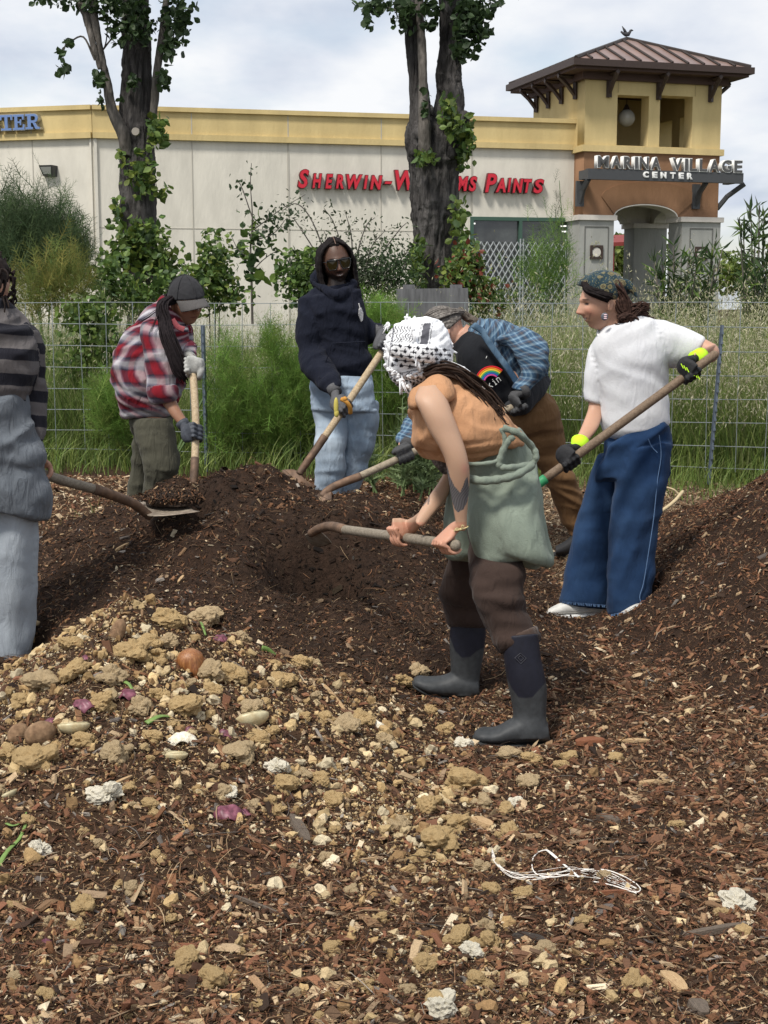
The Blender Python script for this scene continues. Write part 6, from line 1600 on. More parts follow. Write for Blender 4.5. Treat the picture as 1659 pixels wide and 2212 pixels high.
def hand(W, Gp, axis, n, r=.018, th=1.0, sc=1.0, curl=0.0):
    """a closed hand on a handle: W wrist, Gp grip centre, axis toward the index finger, n from the handle to the palm"""
    W, Gp = np.array(W, float), np.array(Gp, float); a = np.array(axis, float); a /= np.linalg.norm(a); n = np.array(n, float); n -= a * n.dot(a); n /= np.linalg.norm(n)
    t = np.cross(a, n); Pc = Gp + n * (r + .014 * sc * th)
    if (W - Pc).dot(t) > 0: t = -t
    heel = Pc - t * .036 * sc + n * .004; knk = Pc + t * .036 * sc + n * .002; out = []
    mb = MB(); P = catmull([W, W + (heel - W) * .55, heel, Pc, knk], 4); k = len(P)
    mb.tube(P, np.interp(np.linspace(0, 1, k), [0, .25, .5, .75, 1], np.array([.021, .022, .031, .041, .040]) * sc * (1 + (th - 1) * .8)), 16, side=a, flat=np.interp(np.linspace(0, 1, k), [0, .25, .5, .75, 1], [.85, .80, .56, .38, .24]))
    out.append((np.concatenate(mb.V), [np.concatenate(mb.F4), np.concatenate(mb.F3)]))
    pol = lambda deg, rr: Gp + (n * math.cos(math.radians(deg)) + t * math.sin(math.radians(deg))) * rr
    for i, (end, rad) in enumerate(((200, .0068), (232, .0078), (240, .0082), (222, .0080))):
        o = (i - 1.5) * .0218 * sc; rr = r + rad * th * .95
        P = [Pc + t * .022 * sc, knk + t * .004] + [pol(q, rr) for q in np.linspace(68, end - curl, 6)]
        P = [p + a * (o * (1.0 if j > 0 else .9)) for j, p in enumerate(P)]; P = catmull(P, 3); mb = MB()
        rd = np.interp(np.linspace(0, 1, len(P)), [0, .25, .35, .6, .7, 1], np.array([1, 1.12, 1.0, 1.08, .98, .82])) * rad * th * sc
        mb.tube(P, rd, 10); mb.ball(P[-1], rd[-1] * .98, 10, 6); out.append((np.concatenate(mb.V), [np.concatenate(mb.F4), np.concatenate(mb.F3)]))
    rr = r + .011 * th
    P = [heel + a * .012 * sc, heel + a * .034 * sc - n * .004, pol(-55, rr + .006) + a * .050 * sc, pol(-95, rr) + a * .050 * sc, pol(-140, rr) + a * .040 * sc]
    P = catmull(P, 4); mb = MB(); rd = np.interp(np.linspace(0, 1, len(P)), [0, .3, .6, .8, 1], np.array([.016, .0135, .0115, .0118, .0085])) * th * sc
    mb.tube(P, rd, 10); mb.ball(P[-1], rd[-1], 10, 6); out.append((np.concatenate(mb.V), [np.concatenate(mb.F4), np.concatenate(mb.F3)]))
    return out

skin = mat('skin', useattr=True, rough=.5, spec=.35, sss=.06, bump=.0006, bscale=180)
def body(root, sets, voxel, paint, it=2):
    V, F, E = remesh([(s[0], s[1]) for s in sets], voxel); V = smooth(V, E, it, .4)
    return adopt(mesh_np('body', V, F, skin, None, True, col=paint(V)), root)
def fabric(name, c, c2=None, rough=.95, bump=.0015, bs=240, var=.10, sheen=.05, vs=5, spec=.1, crease=.011, cs=(26, 26, 8)):
    m = mat(name, c, rough=rough, spec=spec, var=var, vscale=vs, col2=c2, bump=bump, bscale=bs, sheen=sheen)
    nt = m.node_tree; L = nt.links.new; b = principled(m)      # soft creases on top of the modelled folds
    tc = N(nt, 'ShaderNodeTexCoord'); mp = N(nt, 'ShaderNodeMapping'); mp.inputs['Scale'].default_value = cs; mp.inputs['Rotation'].default_value = (.4, .3, .2); L(tc.outputs['Object'], mp.inputs[0])
    n = N(nt, 'ShaderNodeTexNoise'); n.inputs['Scale'].default_value = 1.0; n.inputs['Detail'].default_value = 3; n.inputs['Distortion'].default_value = .8; L(mp.outputs[0], n.inputs['Vector'])
    bp = N(nt, 'ShaderNodeBump'); bp.inputs['Distance'].default_value = crease; L(n.outputs['Fac'], bp.inputs['Height'])
    old = b.inputs['Normal'].links[0].from_node; L(bp.outputs[0], old.inputs['Normal']); return m
def guv_node(nt, L):
    a = N(nt, 'ShaderNodeAttribute', attribute_name='guv'); s = N(nt, 'ShaderNodeSeparateXYZ'); L(a.outputs['Vector'], s.inputs[0]); return s
def mth(nt, L, op, a, b=None, c=None):
    m = N(nt, 'ShaderNodeMath', operation=op)
    for i, v in enumerate((a, b, c)):
        if v is None: continue
        if isinstance(v, (int, float)): m.inputs[i].default_value = v
        else: L(v, m.inputs[i])
    return m.outputs[0]
def ramp(nt, L, fac, stops, const=False):
    r = N(nt, 'ShaderNodeValToRGB'); cr = r.color_ramp; cr.interpolation = 'CONSTANT' if const else 'LINEAR'
    while len(cr.elements) < len(stops): cr.elements.new(.5)
    for e, (p, c) in zip(cr.elements, stops): e.position = p; e.color = (*c, 1)
    L(fac, r.inputs[0]); return r.outputs[0]
def mixc(nt, L, f, a, b, mode='MIX'):
    m = N(nt, 'ShaderNodeMix', data_type='RGBA', blend_type=mode)
    if isinstance(f, (int, float)): m.inputs['Factor'].default_value = f
    else: L(f, m.inputs['Factor'])
    for s, v in (('A', a), ('B', b)):
        if isinstance(v, tuple): m.inputs[s].default_value = (*v, 1)
        else: L(v, m.inputs[s])
    return m.outputs['Result']
def plaid(name, period, stopsU, stopsV, wob=.010):
    """woven checks: warp and weft colours averaged"""
    m = fabric(name, (.5, .5, .5))
    def f(nt, L):
        s = guv_node(nt, L); tc = N(nt, 'ShaderNodeTexCoord'); n = N(nt, 'ShaderNodeTexNoise'); n.inputs['Scale'].default_value = 7; L(tc.outputs['Object'], n.inputs['Vector'])
        w = mth(nt, L, 'MULTIPLY', mth(nt, L, 'SUBTRACT', n.outputs['Fac'], .5), wob * 4)
        cs = []
        for ax, st in ((0, stopsU), (1, stopsV)):
            v = mth(nt, L, 'FRACT', mth(nt, L, 'DIVIDE', mth(nt, L, 'ADD', mth(nt, L, 'ADD', s.outputs[ax], w), 10.0), period)); cs.append(ramp(nt, L, v, st))
        return mixc(nt, L, .5, cs[0], cs[1])
    return set_color(m, f)

# shovels ----------------------------------------------------------------
def wood_handle(name, c, c2): return mat(name, c, rough=.7, spec=.25, var=.25, vscale=5, stretch=(14, 14, 14), col2=c2, bump=.002, bscale=12)
wood_light = wood_handle('pale_handle', (.50, .40, .27), (.34, .25, .15)); wood_silver = wood_handle('silvered_handle', (.27, .235, .185), (.17, .14, .105)); wood_brown = wood_handle('brown_handle', (.20, .145, .10), (.13, .09, .06))
rust = mat('rusty_steel', (.11, .075, .055), rough=.65, spec=.4, metal=.35, var=.35, vscale=14, col2=(.20, .12, .075), bump=.002, bscale=40)
worn = mat('worn_steel', (.22, .17, .13), rough=.55, spec=.4, metal=.3, var=.35, vscale=18, col2=(.38, .32, .25), bump=.002, bscale=50)
def shovel(label, pts, rw, split, hm, pts2, blade, bm_mat=worn, socket=None, tip=None):
    """pts: (x,y,Y) along the handle from grip to socket; pts2: metal shaft; blade: 3D point grid rows"""
    root = thing('shovel', label, 'shovel', tuple(at(*pts2[-1])))
    mb = MB(); P = catmull([at(*p) for p in pts], 10); d0 = P[0] - P[1]; d0 /= np.linalg.norm(d0)
    P = np.vstack([P[0] + d0 * rw * .5, P]); rr = np.full(len(P), rw); rr[0] = rw * .6; mb.tube(P, rr, 14); adopt(mb.build('handle', hm, None, True), root)
    mb = MB(); Q = catmull([at(*p) for p in pts2], 8); mb.tube(Q, np.linspace(rw * 1.12, rw * .95, len(Q)), 14); adopt(mb.build('socket', socket or rust, None, True), root)
    if blade is not None:
        B = np.array(blade); nu, nv = B.shape[:2]
        from_rows = [catmull(B[i], 5) for i in range(nu)]; B = np.array(from_rows); B = np.array([catmull(B[:, j], 5) for j in range(B.shape[1])]).transpose(1, 0, 2)
        nu, nv = B.shape[:2]; top = B.reshape(-1, 3); du = np.gradient(B, axis=0); dv = np.gradient(B, axis=1); nr = np.cross(du, dv).reshape(-1, 3); nr /= np.linalg.norm(nr, axis=1)[:, None] + 1e-9
        bot = top - nr * .004; idx = np.arange(nu * nv).reshape(nu, nv); Fq = np.stack([idx[:-1, :-1], idx[:-1, 1:], idx[1:, 1:], idx[1:, :-1]], -1).reshape(-1, 4)
        ring = np.concatenate([idx[0, :-1], idx[:-1, -1], idx[-1, :0:-1], idx[:0:-1, 0]]); nx = np.roll(ring, -1); k = nu * nv
        adopt(mesh_np('blade', np.concatenate([top, bot]), np.concatenate([Fq, Fq[:, ::-1] + k, np.stack([ring, ring + k, nx + k, nx], -1)]), bm_mat, None, True), root)
    return root
# ================================================================== woman in the orange tee, bending in front
YA = 4.75
pA = thing('person', 'bending person with black and white headscarf, orange tee and green sweater round the waist', 'person', (at(1080, 1560, 4.7)[0], 4.75, 0))
SKA = (.47, .295, .20)
HA_R = head_rot(-115, 35, 20); HA_c = at(906, 770, YA)
hA_dir = at(985, 1178, 4.52) - at(735, 1143, 5.55); hA_dir /= np.linalg.norm(hA_dir)
def hA(x): t = (x - 735) / 250.0; return at(735, 1143, 5.55) * (1 - t) + at(985, 1178, 4.52) * t
armA = loft([(905, 835, 948, 830, -.18), (896, 862, 966, 862, -.21), (908, 891, 979, 897, -.23), (928, 933, 993, 933, -.24), (950, 969, 1007, 975, -.25), (963, 1000, 1014, 1011, -.25), (968, 1034, 1014, 1045, -.24), (975, 1073, 1012, 1073, -.23), (982, 1115, 1009, 1115, -.22), (986, 1138, 1008, 1139, -.215), (990, 1146, 1004, 1147, -.215)], YA, .85, 24, 5)
armAf = loft([(895, 870, 940, 860, .14), (915, 930, 960, 920, .16), (945, 985, 985, 975, .16), (957, 1017, 979, 1010, .14), (951, 1036, 975, 1050, .12), (930, 1067, 961, 1082, .08), (908, 1101, 937, 1112, .04), (898, 1122, 918, 1134, .01), (898, 1130, 908, 1138, .0)], YA, .9, 24, 5)
sets_ = [armA, armAf,
  loft(inner([(903, 838, 945, 806), (893, 866, 985, 815), (892, 905, 1030, 845), (898, 940, 1062, 875), (918, 970, 1090, 908), (960, 990, 1118, 940), (1000, 1010, 1130, 960), (1012, 1060, 1140, 1040), (1012, 1120, 1135, 1110)], .8), YA, 1.05, 28, 4),
  loft([(884, 800, 921, 782), (893, 825, 937, 802), (910, 850, 950, 820)], YA, 1, 20, 4),
  loft(inner([(1020, 1110, 1130, 1110, -.06), (1025, 1200, 1120, 1200, -.12), (1045, 1300, 1125, 1300, -.15), (1070, 1390, 1150, 1385, -.18), (1098, 1480, 1168, 1480, -.2), (1112, 1550, 1168, 1550, -.2)], .5), YA, .9, 24, 4),
  loft(inner([(985, 1110, 1080, 1110, .12), (978, 1200, 1045, 1200, .24), (972, 1300, 1035, 1300, .3), (985, 1380, 1040, 1380, .37), (988, 1460, 1030, 1460, .37)], .35), YA, .9, 24, 4)]
sets_ = [(s[0], s[1]) for s in sets_] + head_mesh(HA_R, HA_c, .95)
w_ = at(998, 1128, YA - .215); g_ = hA(976)
sets_ += hand(w_, g_ + np.array([0, -.004, 0]), -hA_dir * -1 if False else -hA_dir, np.array([.15, -.92, .38]), .019, 1.0, .95)
w2 = at(918, 1112, YA + .03); g2_ = hA(880)
sets_ += hand(w2, g2_, -hA_dir, np.array([.25, -.62, .75]), .019, 1.0, .95)
from_poly = [(966,1005),(972,1030),(983,1052),(994,1064),(1000,1050),(1006,1034),(1010,1030),(1014,1060),(1009,1085),(1001,1100),(990,1107),(982,1100),(973,1070),(965,1040)]
def inpoly(x, y, P):
    r = np.zeros(len(x), bool); j = len(P) - 1
    for i in range(len(P)):
        xi, yi = P[i]; xj, yj = P[j]; c = ((yi > y) != (yj > y)) & (x < (xj - xi) * (y - yi) / (yj - yi + 1e-9) + xi); r ^= c; j = i
    return r
def paintA(V):
    c = np.repeat(np.array([SKA]), len(V), 0) * (1 + .14 * fbm(V, 14, 3, 3))[:, None]
    px, py = unproj(V); near = V[:, 1] < YA - .12
    m = inpoly(px, py, from_poly) & near; tx = .55 + .45 * np.sin(px * 1.1 + py * .55 + 3 * np.sin(py * .13)); c[m] = np.array([.065, .062, .065]) * (1 + 1.3 * tx[m, None])
    f = (~near) & (np.abs((px - 926) + (py - 1080) * .1) < 2) & (np.abs(py - 1080) < 10); f |= (~near) & (np.abs((px - 922) - (py - 1082) * -.8) < 1.6) & (np.abs(py - 1085) < 8)
    c[f] = (.17, .12, .10)
    hnd = py > 1128; c[hnd] = c[hnd] * np.array([1.05, .86, .85])
    el = gz(px, 1005, 9) * gz(py, 1012, 12) * near; c = c * (1 + el[:, None] * np.array([.0, -.18, -.12])); return c
body(pA, sets_, .0028, paintA, 5)
tee_m = fabric('orange_tee', (.52, .285, .155), (.46, .245, .13), var=.05)
def ring_open(L): return L
cloth('tee', [loft([(898, 842, 948, 803), (888, 868, 990, 811), (886, 905, 1035, 837), (892, 945, 1069, 869), (911, 976, 1099, 904), (950, 992, 1123, 934), (990, 1004, 1132, 958)], YA, 1.32, 40, 5),
              loft([(893, 846, 955, 808, -.10), (889, 862, 970, 830, -.14), (888, 880, 981, 858, -.155)], YA, .95, 28, 5)], .006, tee_m, pA, 4,
      folds=[(.020, 5, 9, 6), (.012, 12, 7, -10)], big=.006, seed=1)
sage = fabric('sage_sweater', (.235, .275, .225), (.20, .24, .195), bump=.003, bs=330, var=.09, sheen=.08)
cloth('tied_sweater', [loft([(1003, 985, 1122, 925), (1002, 1005, 1142, 960), (1004, 1035, 1152, 1005), (1006, 1080, 1164, 1062, -.03, 1.05), (1008, 1120, 1173, 1115, -.05, 1.1), (1020, 1165, 1183, 1162, -.06, 1.15), (1034, 1200, 1193, 1207, -.06, 1.15), (1050, 1204, 1180, 1208, -.06, 1.1), (1060, 1190, 1170, 1194, -.06)], YA, 1.0, 44, 5),
                       loft([(985, 1000, 1090, 985, .10), (977, 1080, 1090, 1080, .14), (972, 1140, 1090, 1140, .15), (972, 1196, 1092, 1200, .16)], YA, 1.0, 36, 5)], .006, sage, pA, 3,
      folds=[(.030, 6, .7, 1.2), (.018, 14, 1.5, 0), ('flute', .016, 3.4, .12, .42)], big=.008, seed=2)
mb = MB()
for pts, r in (([(1086, 924), (1118, 936), (1147, 962), (1158, 985), (1146, 1002), (1105, 1010), (1080, 1007), (1082, 985), (1096, 955), (1110, 942)], .011), ([(1002, 1030), (1035, 1038), (1075, 1036), (1115, 1026), (1150, 1004)], .014), ([(1004, 1002), (1040, 1002), (1078, 992), (1090, 950), (1082, 925)], .007)):
    P = catmull([at(x, y, YA - .222 + (.05 if x > 1120 else 0) + (.06 if x < 1030 else 0)) for i, (x, y) in enumerate(pts)], 8); mb.tube(P, r * (1 + .10 * np.sin(np.arange(len(P)) * 1.3)), 12, flat=1.0)
adopt(mb.build('sweater_roll', sage, None, True), pA)
brown_p = fabric('dark_brown_twill', (.050, .033, .027), (.040, .027, .023), bump=.0008, var=.08, sheen=.06)
cloth('trousers', [loft([(1025, 1060, 1115, 1055, .0, .9), (1020, 1110, 1120, 1110, -.02, .8), (1014, 1150, 1126, 1150, -.04, .85), (1015, 1200, 1129, 1200, -.07), (1019, 1250, 1132, 1240, -.12), (1030, 1300, 1130, 1292, -.16), (1040, 1340, 1140, 1330, -.16), (1058, 1365, 1150, 1352, -.17), (1072, 1388, 1158, 1366, -.18), (1080, 1410, 1164, 1380, -.18)], YA, .95, 36, 5),
                   loft([(975, 1150, 1080, 1150, .18), (972, 1200, 1052, 1205, .24), (961, 1250, 1042, 1250, .28), (956, 1284, 1036, 1284, .30), (964, 1310, 1042, 1310, .34), (968, 1338, 1050, 1340, .36), (972, 1350, 1051, 1352, .37)], YA, .95, 36, 5)], .006, brown_p, pA, 3,
      folds=[(.020, 3, 14, 4), (.012, 7, 9, -8)], big=.006, seed=3)
mb = MB(); c0 = loft([(1079, 1380, 1160, 1352, -.18), (1080, 1396, 1163, 1366, -.18), (1084, 1412, 1166, 1382, -.18)], YA, 1.0, 36, 4)
cloth('turned_cuff', [c0], .006, fabric('brown_cuff', (.072, .048, .038), sheen=.2), pA, 2, folds=[(.006, 8, 6, 3)], big=.004, seed=4)
# boots
rub = mat('boot', useattr=True, rough=.6, spec=.35, var=.25, vscale=24, bump=.0006, bscale=60)
def boot(shaft, foot, sole, Y, edge, label=None):
    def pc(V, g):
        px, py = unproj(V); th = np.interp(px, [e[0] for e in edge], [e[1] for e in edge]); m = np.clip((py - th) / 2.5, 0, 1)[:, None]
        return np.array([.010, .011, .020]) * (1 - m) + np.array([.040, .043, .046]) * m * (1 + .35 * fbm(V, 18, 8, 3))[:, None]
    b = cloth('boot', [loft(shaft, Y, .92, 32, 5), loft(foot, Y, 1.0, 28, 5)], .004, rub, pA, 4, big=.0015, paint=pc, seed=6)
    sl = cloth('sole', [loft(sole, Y, 1.0, 24, 5)], .004, mat('boot_sole', (.03, .032, .033), rough=.75), pA, 1, big=.001); sub(sl, b)
    return b
boot([(1086, 1375, 1163, 1368), (1088, 1420, 1168, 1418), (1093, 1455, 1176, 1455), (1099, 1490, 1181, 1490), (1106, 1525, 1180, 1525), (1108, 1550, 1180, 1550), (1100, 1575, 1185, 1575), (1098, 1598, 1187, 1598)],
     [(1184, 1562, 1188, 1600, 0, 1.3), (1165, 1545, 1166, 1602, 0, 1.15), (1130, 1540, 1130, 1603, 0, 1.1), (1100, 1556, 1100, 1603, 0, 1.4), (1070, 1572, 1070, 1603, 0, 2.1), (1045, 1573, 1045, 1602, 0, 2.2), (1031, 1577, 1031, 1600, 0, 2.2), (1024, 1583, 1024, 1596, 0, 2.4)],
     [(1190, 1598, 1190, 1613, 0, 3.2), (1150, 1600, 1150, 1617, 0, 3.9), (1100, 1600, 1100, 1617, 0, 3.8), (1060, 1597, 1060, 1612, 0, 4.4), (1030, 1590, 1030, 1606, 0, 3.6), (1021, 1587, 1021, 1598, 0, 2)], 4.55,
     [(1080, 1448), (1092, 1457), (1105, 1485), (1120, 1505), (1135, 1507), (1150, 1505), (1165, 1488), (1180, 1472), (1190, 1470)])
boot([(974, 1320, 1048, 1322), (972, 1360, 1050, 1362), (971, 1400, 1046, 1402), (973, 1440, 1040, 1440), (975, 1465, 1036, 1465), (972, 1490, 1036, 1490), (970, 1505, 1036, 1505)],
     [(1034, 1468, 1036, 1505, 0, 1.3), (1015, 1455, 1015, 1507, 0, 1.15), (985, 1450, 985, 1505, 0, 1.1), (955, 1460, 955, 1502, 0, 1.4), (925, 1463, 925, 1495, 0, 2.0), (905, 1461, 905, 1486, 0, 2.1), (893, 1466, 893, 1481, 0, 2.3)],
     [(1036, 1500, 1036, 1514, 0, 3.2), (1000, 1502, 1000, 1516, 0, 3.9), (960, 1498, 960, 1510, 0, 3.8), (925, 1490, 925, 1501, 0, 4.4), (897, 1475, 897, 1487, 0, 3.6), (890, 1470, 890, 1480, 0, 2)], 5.12,
     [(965, 1365), (972, 1375), (983, 1405), (998, 1420), (1015, 1418), (1030, 1405), (1045, 1398), (1055, 1396)])
mb = MB()
for (a, b) in (((1112, 1421), (1124, 1411)), ((1124, 1411), (1137, 1422)), ((1137, 1422), (1125, 1434)), ((1125, 1434), (1112, 1421)), ((1119, 1421), (1124, 1416)), ((1124, 1416), (1131, 1422)), ((1131, 1422), (1125, 1428)), ((1125, 1428), (1119, 1421))):
    mb.tube([at(a[0], a[1], 4.552 - .0585), at(b[0], b[1], 4.552 - .0585)], .0009, 4)
adopt(mb.build('boot_badge', mat('badge_grey', (.05, .05, .06), rough=.6)), pA)
# headscarf
scarf_m = mat('keffiyeh_cotton', useattr=True, rough=.95, spec=.1, sheen=.15, bump=.002, bscale=220)
def paintK(V, g):
    px, py = unproj(V); n1_ = fbm(V, 9, 41, 2) * 10; n2_ = fbm(V, 9, 43, 2) * 10
    x = px + n1_; y = py + n2_; c = np.repeat(np.array([(.80, .81, .83)]), len(V), 0) * (1 + .06 * fbm(V, 30, 5, 2))[:, None]
    blk = np.array([.012, .012, .018])
    yy = y - 768 - .0016 * (x - 905) ** 2 * 0 - (x - 900) * .10          # rows of the woven net
    net = (yy > -24) & (yy < 30) & (x > 845) & (x < 972)
    row = np.floor((yy + 24) / 11.0); fy = (yy + 24) / 11.0 - row; col_ = (x + row * 9) / 19.0; fx = col_ - np.floor(col_)
    m = net & ((np.abs(fy - .5) < .07) | (np.abs(fx - .5) < .045) | (((fx - .5) * 19 / 4.2) ** 2 + ((fy - .55) * 11 / 3.6) ** 2 < 1)); c[m] = blk
    up = (y < 738) & (y > 700) & (x > 838) & (x < 893) & (np.abs(x - 866) < 30)
    q = np.sin((x + 3.5 * np.sin(y * .35)) * .95 + y * .25); m = up & (q > .52); c[m] = blk
    q = (x - 919) + (y - 715) * .18; m = (y < 742) & (y > 696) & (np.abs(q) < 8.5); c[m] = (.10, .10, .115); m = (y < 742) & (y > 696) & (np.abs(np.abs(q) - 12) < .8); c[m] = (.08, .08, .09)
    low = (y > 806) & (x < 915) | ((y > 795) & (x < 850)) ; q = np.sin(x * .55 + 2.5 * np.sin(y * .24)) * np.sin(y * .42 + x * .22); m = low & (q > .12); c[m] = blk
    q = (y - 800) + (x - 900) * .22; m = (np.abs(q) < 1.0) & (x < 965); c[m] = (.16, .16, .17); m = (np.abs(q + 7) < 1.8) & (x > 880) & (x < 955); c[m] = (.2, .2, .22)
    m = (np.abs(x - 842 + (y - 760) * .1) < 1.0); c[m] = (.12, .12, .14)
    return c
KS = [loft([(882, 692, 922, 686), (852, 705, 952, 695), (835, 733, 970, 722), (831, 768, 976, 760), (838, 800, 972, 790), (854, 826, 950, 812), (880, 848, 926, 826)], YA, 1.05, 48, 6),
      loft([(848, 790, 858, 812, -.03), (865, 812, 880, 846, -.04), (886, 822, 894, 853, -.05)], YA, 1.4, 24, 5),
      loft([(838, 742, 845, 768, -.12), (880, 744, 882, 776, -.15), (930, 748, 928, 782, -.15), (965, 760, 962, 790, -.10)], YA, .5, 24, 6),
      loft([(905, 800, 915, 816, -.08), (945, 790, 950, 806, -.08), (975, 788, 975, 802, -.05)], YA, .8, 20, 5)]
cloth('headscarf', KS, .0035, scarf_m, pA, 2, folds=[(.010, 16, 30, 22), (.006, 40, 60, -30)], big=.006, bscale=12, paint=paintK, seed=11)
white_c = mat('scarf_white', (.80, .81, .83), rough=.95, spec=.1, bump=.002, bscale=260, sheen=.2)
mb = MB(); g4 = np.random.default_rng(2)
def tass(x, y, L, Y, dx=0, w=.012):
    mb = MB()
    a = at(x, y, Y); b = at(x + dx, y + L, Y - .008); mb.ball(a, w * .6, 8, 6)
    for k in range(9): o = g4.normal(size=3) * w * .5; mb.tube([a + o * .3, (a + b) / 2 + o * .8, b + o * 1.4], [w * .25, w * .22, w * .1], 5)
    adopt(mb.build('tassel', white_c, None, True), pA)
for (x, y, L, dx) in ((893, 712, 30, 4), (898, 744, 28, 6), (900, 772, 26, 6), (865, 822, 26, 3), (838, 700, 10, -6)): tass(x, y, L, YA - .135 - (.02 if y > 740 else 0), dx)
for (x0, y0, x1, y1, n, dY) in ((836, 735, 880, 690, 20, -.02), (880, 690, 955, 700, 22, -.02), (955, 700, 978, 760, 22, -.03), (832, 740, 840, 800, 14, -.03), (845, 800, 880, 835, 12, -.1), (880, 812, 985, 792, 26, -.11), (835, 790, 870, 830, 10, -.08)):
    for t in np.linspace(0, 1, n):
        x, y = x0 + (x1 - x0) * t + g4.normal() * 2, y0 + (y1 - y0) * t + g4.normal() * 2; a = at(x, y, YA + dY)
        for k in range(2): v = g4.normal(size=3) * .006; mb.tube([a, a + v], [.0045, .003], 5)
        mb.ball(a, .0065, 6, 5)
for i, (x, y) in enumerate(((985, 795), (998, 798), (1008, 806), (1016, 812), (1026, 818), (1034, 826), (1041, 834), (1046, 842))): mb.ball(at(x, y, YA - .10 + i * .005), (.014, .012, .011), 10, 7)
P = catmull([at(x, y, YA - .07) for (x, y) in ((972, 788), (995, 797), (1018, 812), (1038, 828), (1047, 844))], 6); mb.tube(P, np.linspace(.012, .009, len(P)), 8)
adopt(mb.build('fringe', white_c, None, True), pA)
hairm = lambda nm, c, c2: mat(nm, c, rough=.75, spec=.08, var=.35, vscale=50, col2=c2)
hair_b = hairm('dark_brown_hair', (.026, .017, .013), (.05, .032, .024))
def strands(paths, w0, w1, n, jit, m, root, name='hair', seed=0, flat=1.0, wave=0.0):
    g = np.random.default_rng(seed); mb = MB()
    for P in paths:
        P = [np.array(p, float) for p in P]
        for k in range(n):
            o = g.normal(size=3) * jit; Q = catmull([p + o * (.4 + .6 * j / max(1, len(P) - 1)) + g.normal(size=3) * jit * .25 for j, p in enumerate(P)], 6)
            mb.tube(Q, np.linspace(w0, w1, len(Q)) * (1 + wave * np.sin(np.arange(len(Q)) * 1.9 + k)), 6, flat=flat)
    return adopt(mb.build(name, m, None, True), root)
strands([[at(x, y, YA - .13) for (x, y) in ((925, 808), (950, 798), (985, 803), (1020, 825), (1050, 852), (1075, 885), (1080, 892))]], .0045, .0015, 60, .015, hair_b, pA, seed=1)
band = mat('yellow_string', (.66, .56, .28), rough=.8); mb = MB()
c = at(997, 1141, YA - .215); A = np.linspace(0, 2 * math.pi, 25)
mb.tube(np.stack([c[0] + .021 * np.cos(A), c[1] + .021 * np.sin(A), c[2] + .006 * np.cos(A)], -1), .002, 6); k0 = c + np.array([-.004, -.023, 0])
mb.tube(catmull([k0, k0 + (.01, -.004, .010), k0 + (.004, -.006, .014), k0], 5), .0015, 5); mb.tube(catmull([k0, k0 + (-.014, -.003, .004), k0 + (-.022, 0, -.008)], 5), .0014, 5); mb.ball(k0, .004, 8, 6)
adopt(mb.build('bracelet', band, None, True), pA)
dark_b = mat('bandana_black', (.02, .018, .018), rough=.9, var=.9, vscale=45, col2=(.16, .13, .12)); cloth('bandana', [loft([(935, 975, 960, 965, -.02), (932, 990, 972, 990, -.03), (942, 1008, 968, 1012, -.03), (958, 1022, 968, 1024, -.03)], YA, .8, 24, 5)], .005, dark_b, pA, 2, folds=[(.008, 12, 30, 10)], big=.004, seed=8)
# her shovel: digging into the compost
def rows(Rs): return [[at(*p) for p in r] for r in Rs]
shovel('round shovel with silvery grey handle held low by the bending woman', [(985, 1178, 4.52), (860, 1160, 5.03), (735, 1143, 5.55)], .0185, 0, wood_silver, [(745, 1144, 5.50), (715, 1137, 5.63), (690, 1142, 5.73), (672, 1152, 5.80)],
       rows([[(658, 1156, 5.86), (672, 1150, 5.80), (690, 1148, 5.74)], [(668, 1172, 5.90), (688, 1166, 5.82), (706, 1162, 5.76)], [(684, 1182, 5.95), (702, 1180, 5.86), (716, 1174, 5.80)]]))
# ================================================================== woman in the white tee and wide jeans (right)
YB = 6.3
pB = thing('person', 'smiling person in white tee, wide blue jeans and paisley headscarf holding a long shovel', 'person', (at(1330, 1320, 6.3)[0], YB, 0))
SKB = (.47, .27, .185)
HB_R = head_rot(-78, 12, 8); HB_c = at(1300, 655, YB)
def hB(x): t = (x - 1172) / (1545 - 1172.0); return at(1172, 1039, 5.98) * (1 - t) + at(1545, 765, 6.12) * t
hB_d = hB(1545) - hB(1172); hB_d /= np.linalg.norm(hB_d)
sB = [loft(inner([(1296, 715, 1392, 690), (1286, 740, 1420, 705), (1282, 780, 1436, 745), (1292, 840, 1438, 820), (1300, 900, 1440, 890), (1310, 960, 1440, 945), (1318, 1000, 1436, 995)], .82), YB, .62, 28, 4),
      loft([(1296, 690, 1342, 672, .0), (1302, 712, 1352, 690, .01), (1312, 735, 1370, 705, .02)], YB, 1, 20, 4),
      loft([(1284, 750, 1308, 750, .02), (1276, 800, 1300, 800, .02), (1270, 850, 1298, 856, .01), (1271, 880, 1301, 892, -.0), (1259, 915, 1291, 926, -.08), (1247, 942, 1268, 956, -.15), (1240, 958, 1262, 970, -.18)], YB, .9, 22, 5),
      loft([(1415, 705, 1422, 765, .0), (1450, 712, 1452, 772, .03), (1490, 722, 1484, 775, .03), (1522, 732, 1506, 778, .0), (1545, 744, 1524, 780, -.03)], YB, .9, 22, 5),
      loft([(1546, 742, 1532, 782, -.02), (1535, 745, 1522, 784, -.06), (1516, 752, 1506, 782, -.11), (1500, 762, 1494, 790, -.15)], YB, .9, 20, 5),
      loft(inner([(1295, 965, 1370, 965, .08), (1253, 1112, 1330, 1115, .10), (1235, 1220, 1310, 1225, .12), (1240, 1300, 1285, 1305, .12)], .6), YB, .9, 20, 4),
      loft(inner([(1335, 965, 1440, 965, -.04), (1330, 1060, 1425, 1060, -.05), (1325, 1200, 1405, 1200, -.05), (1330, 1310, 1385, 1310, -.05)], .6), YB, .9, 20, 4)]
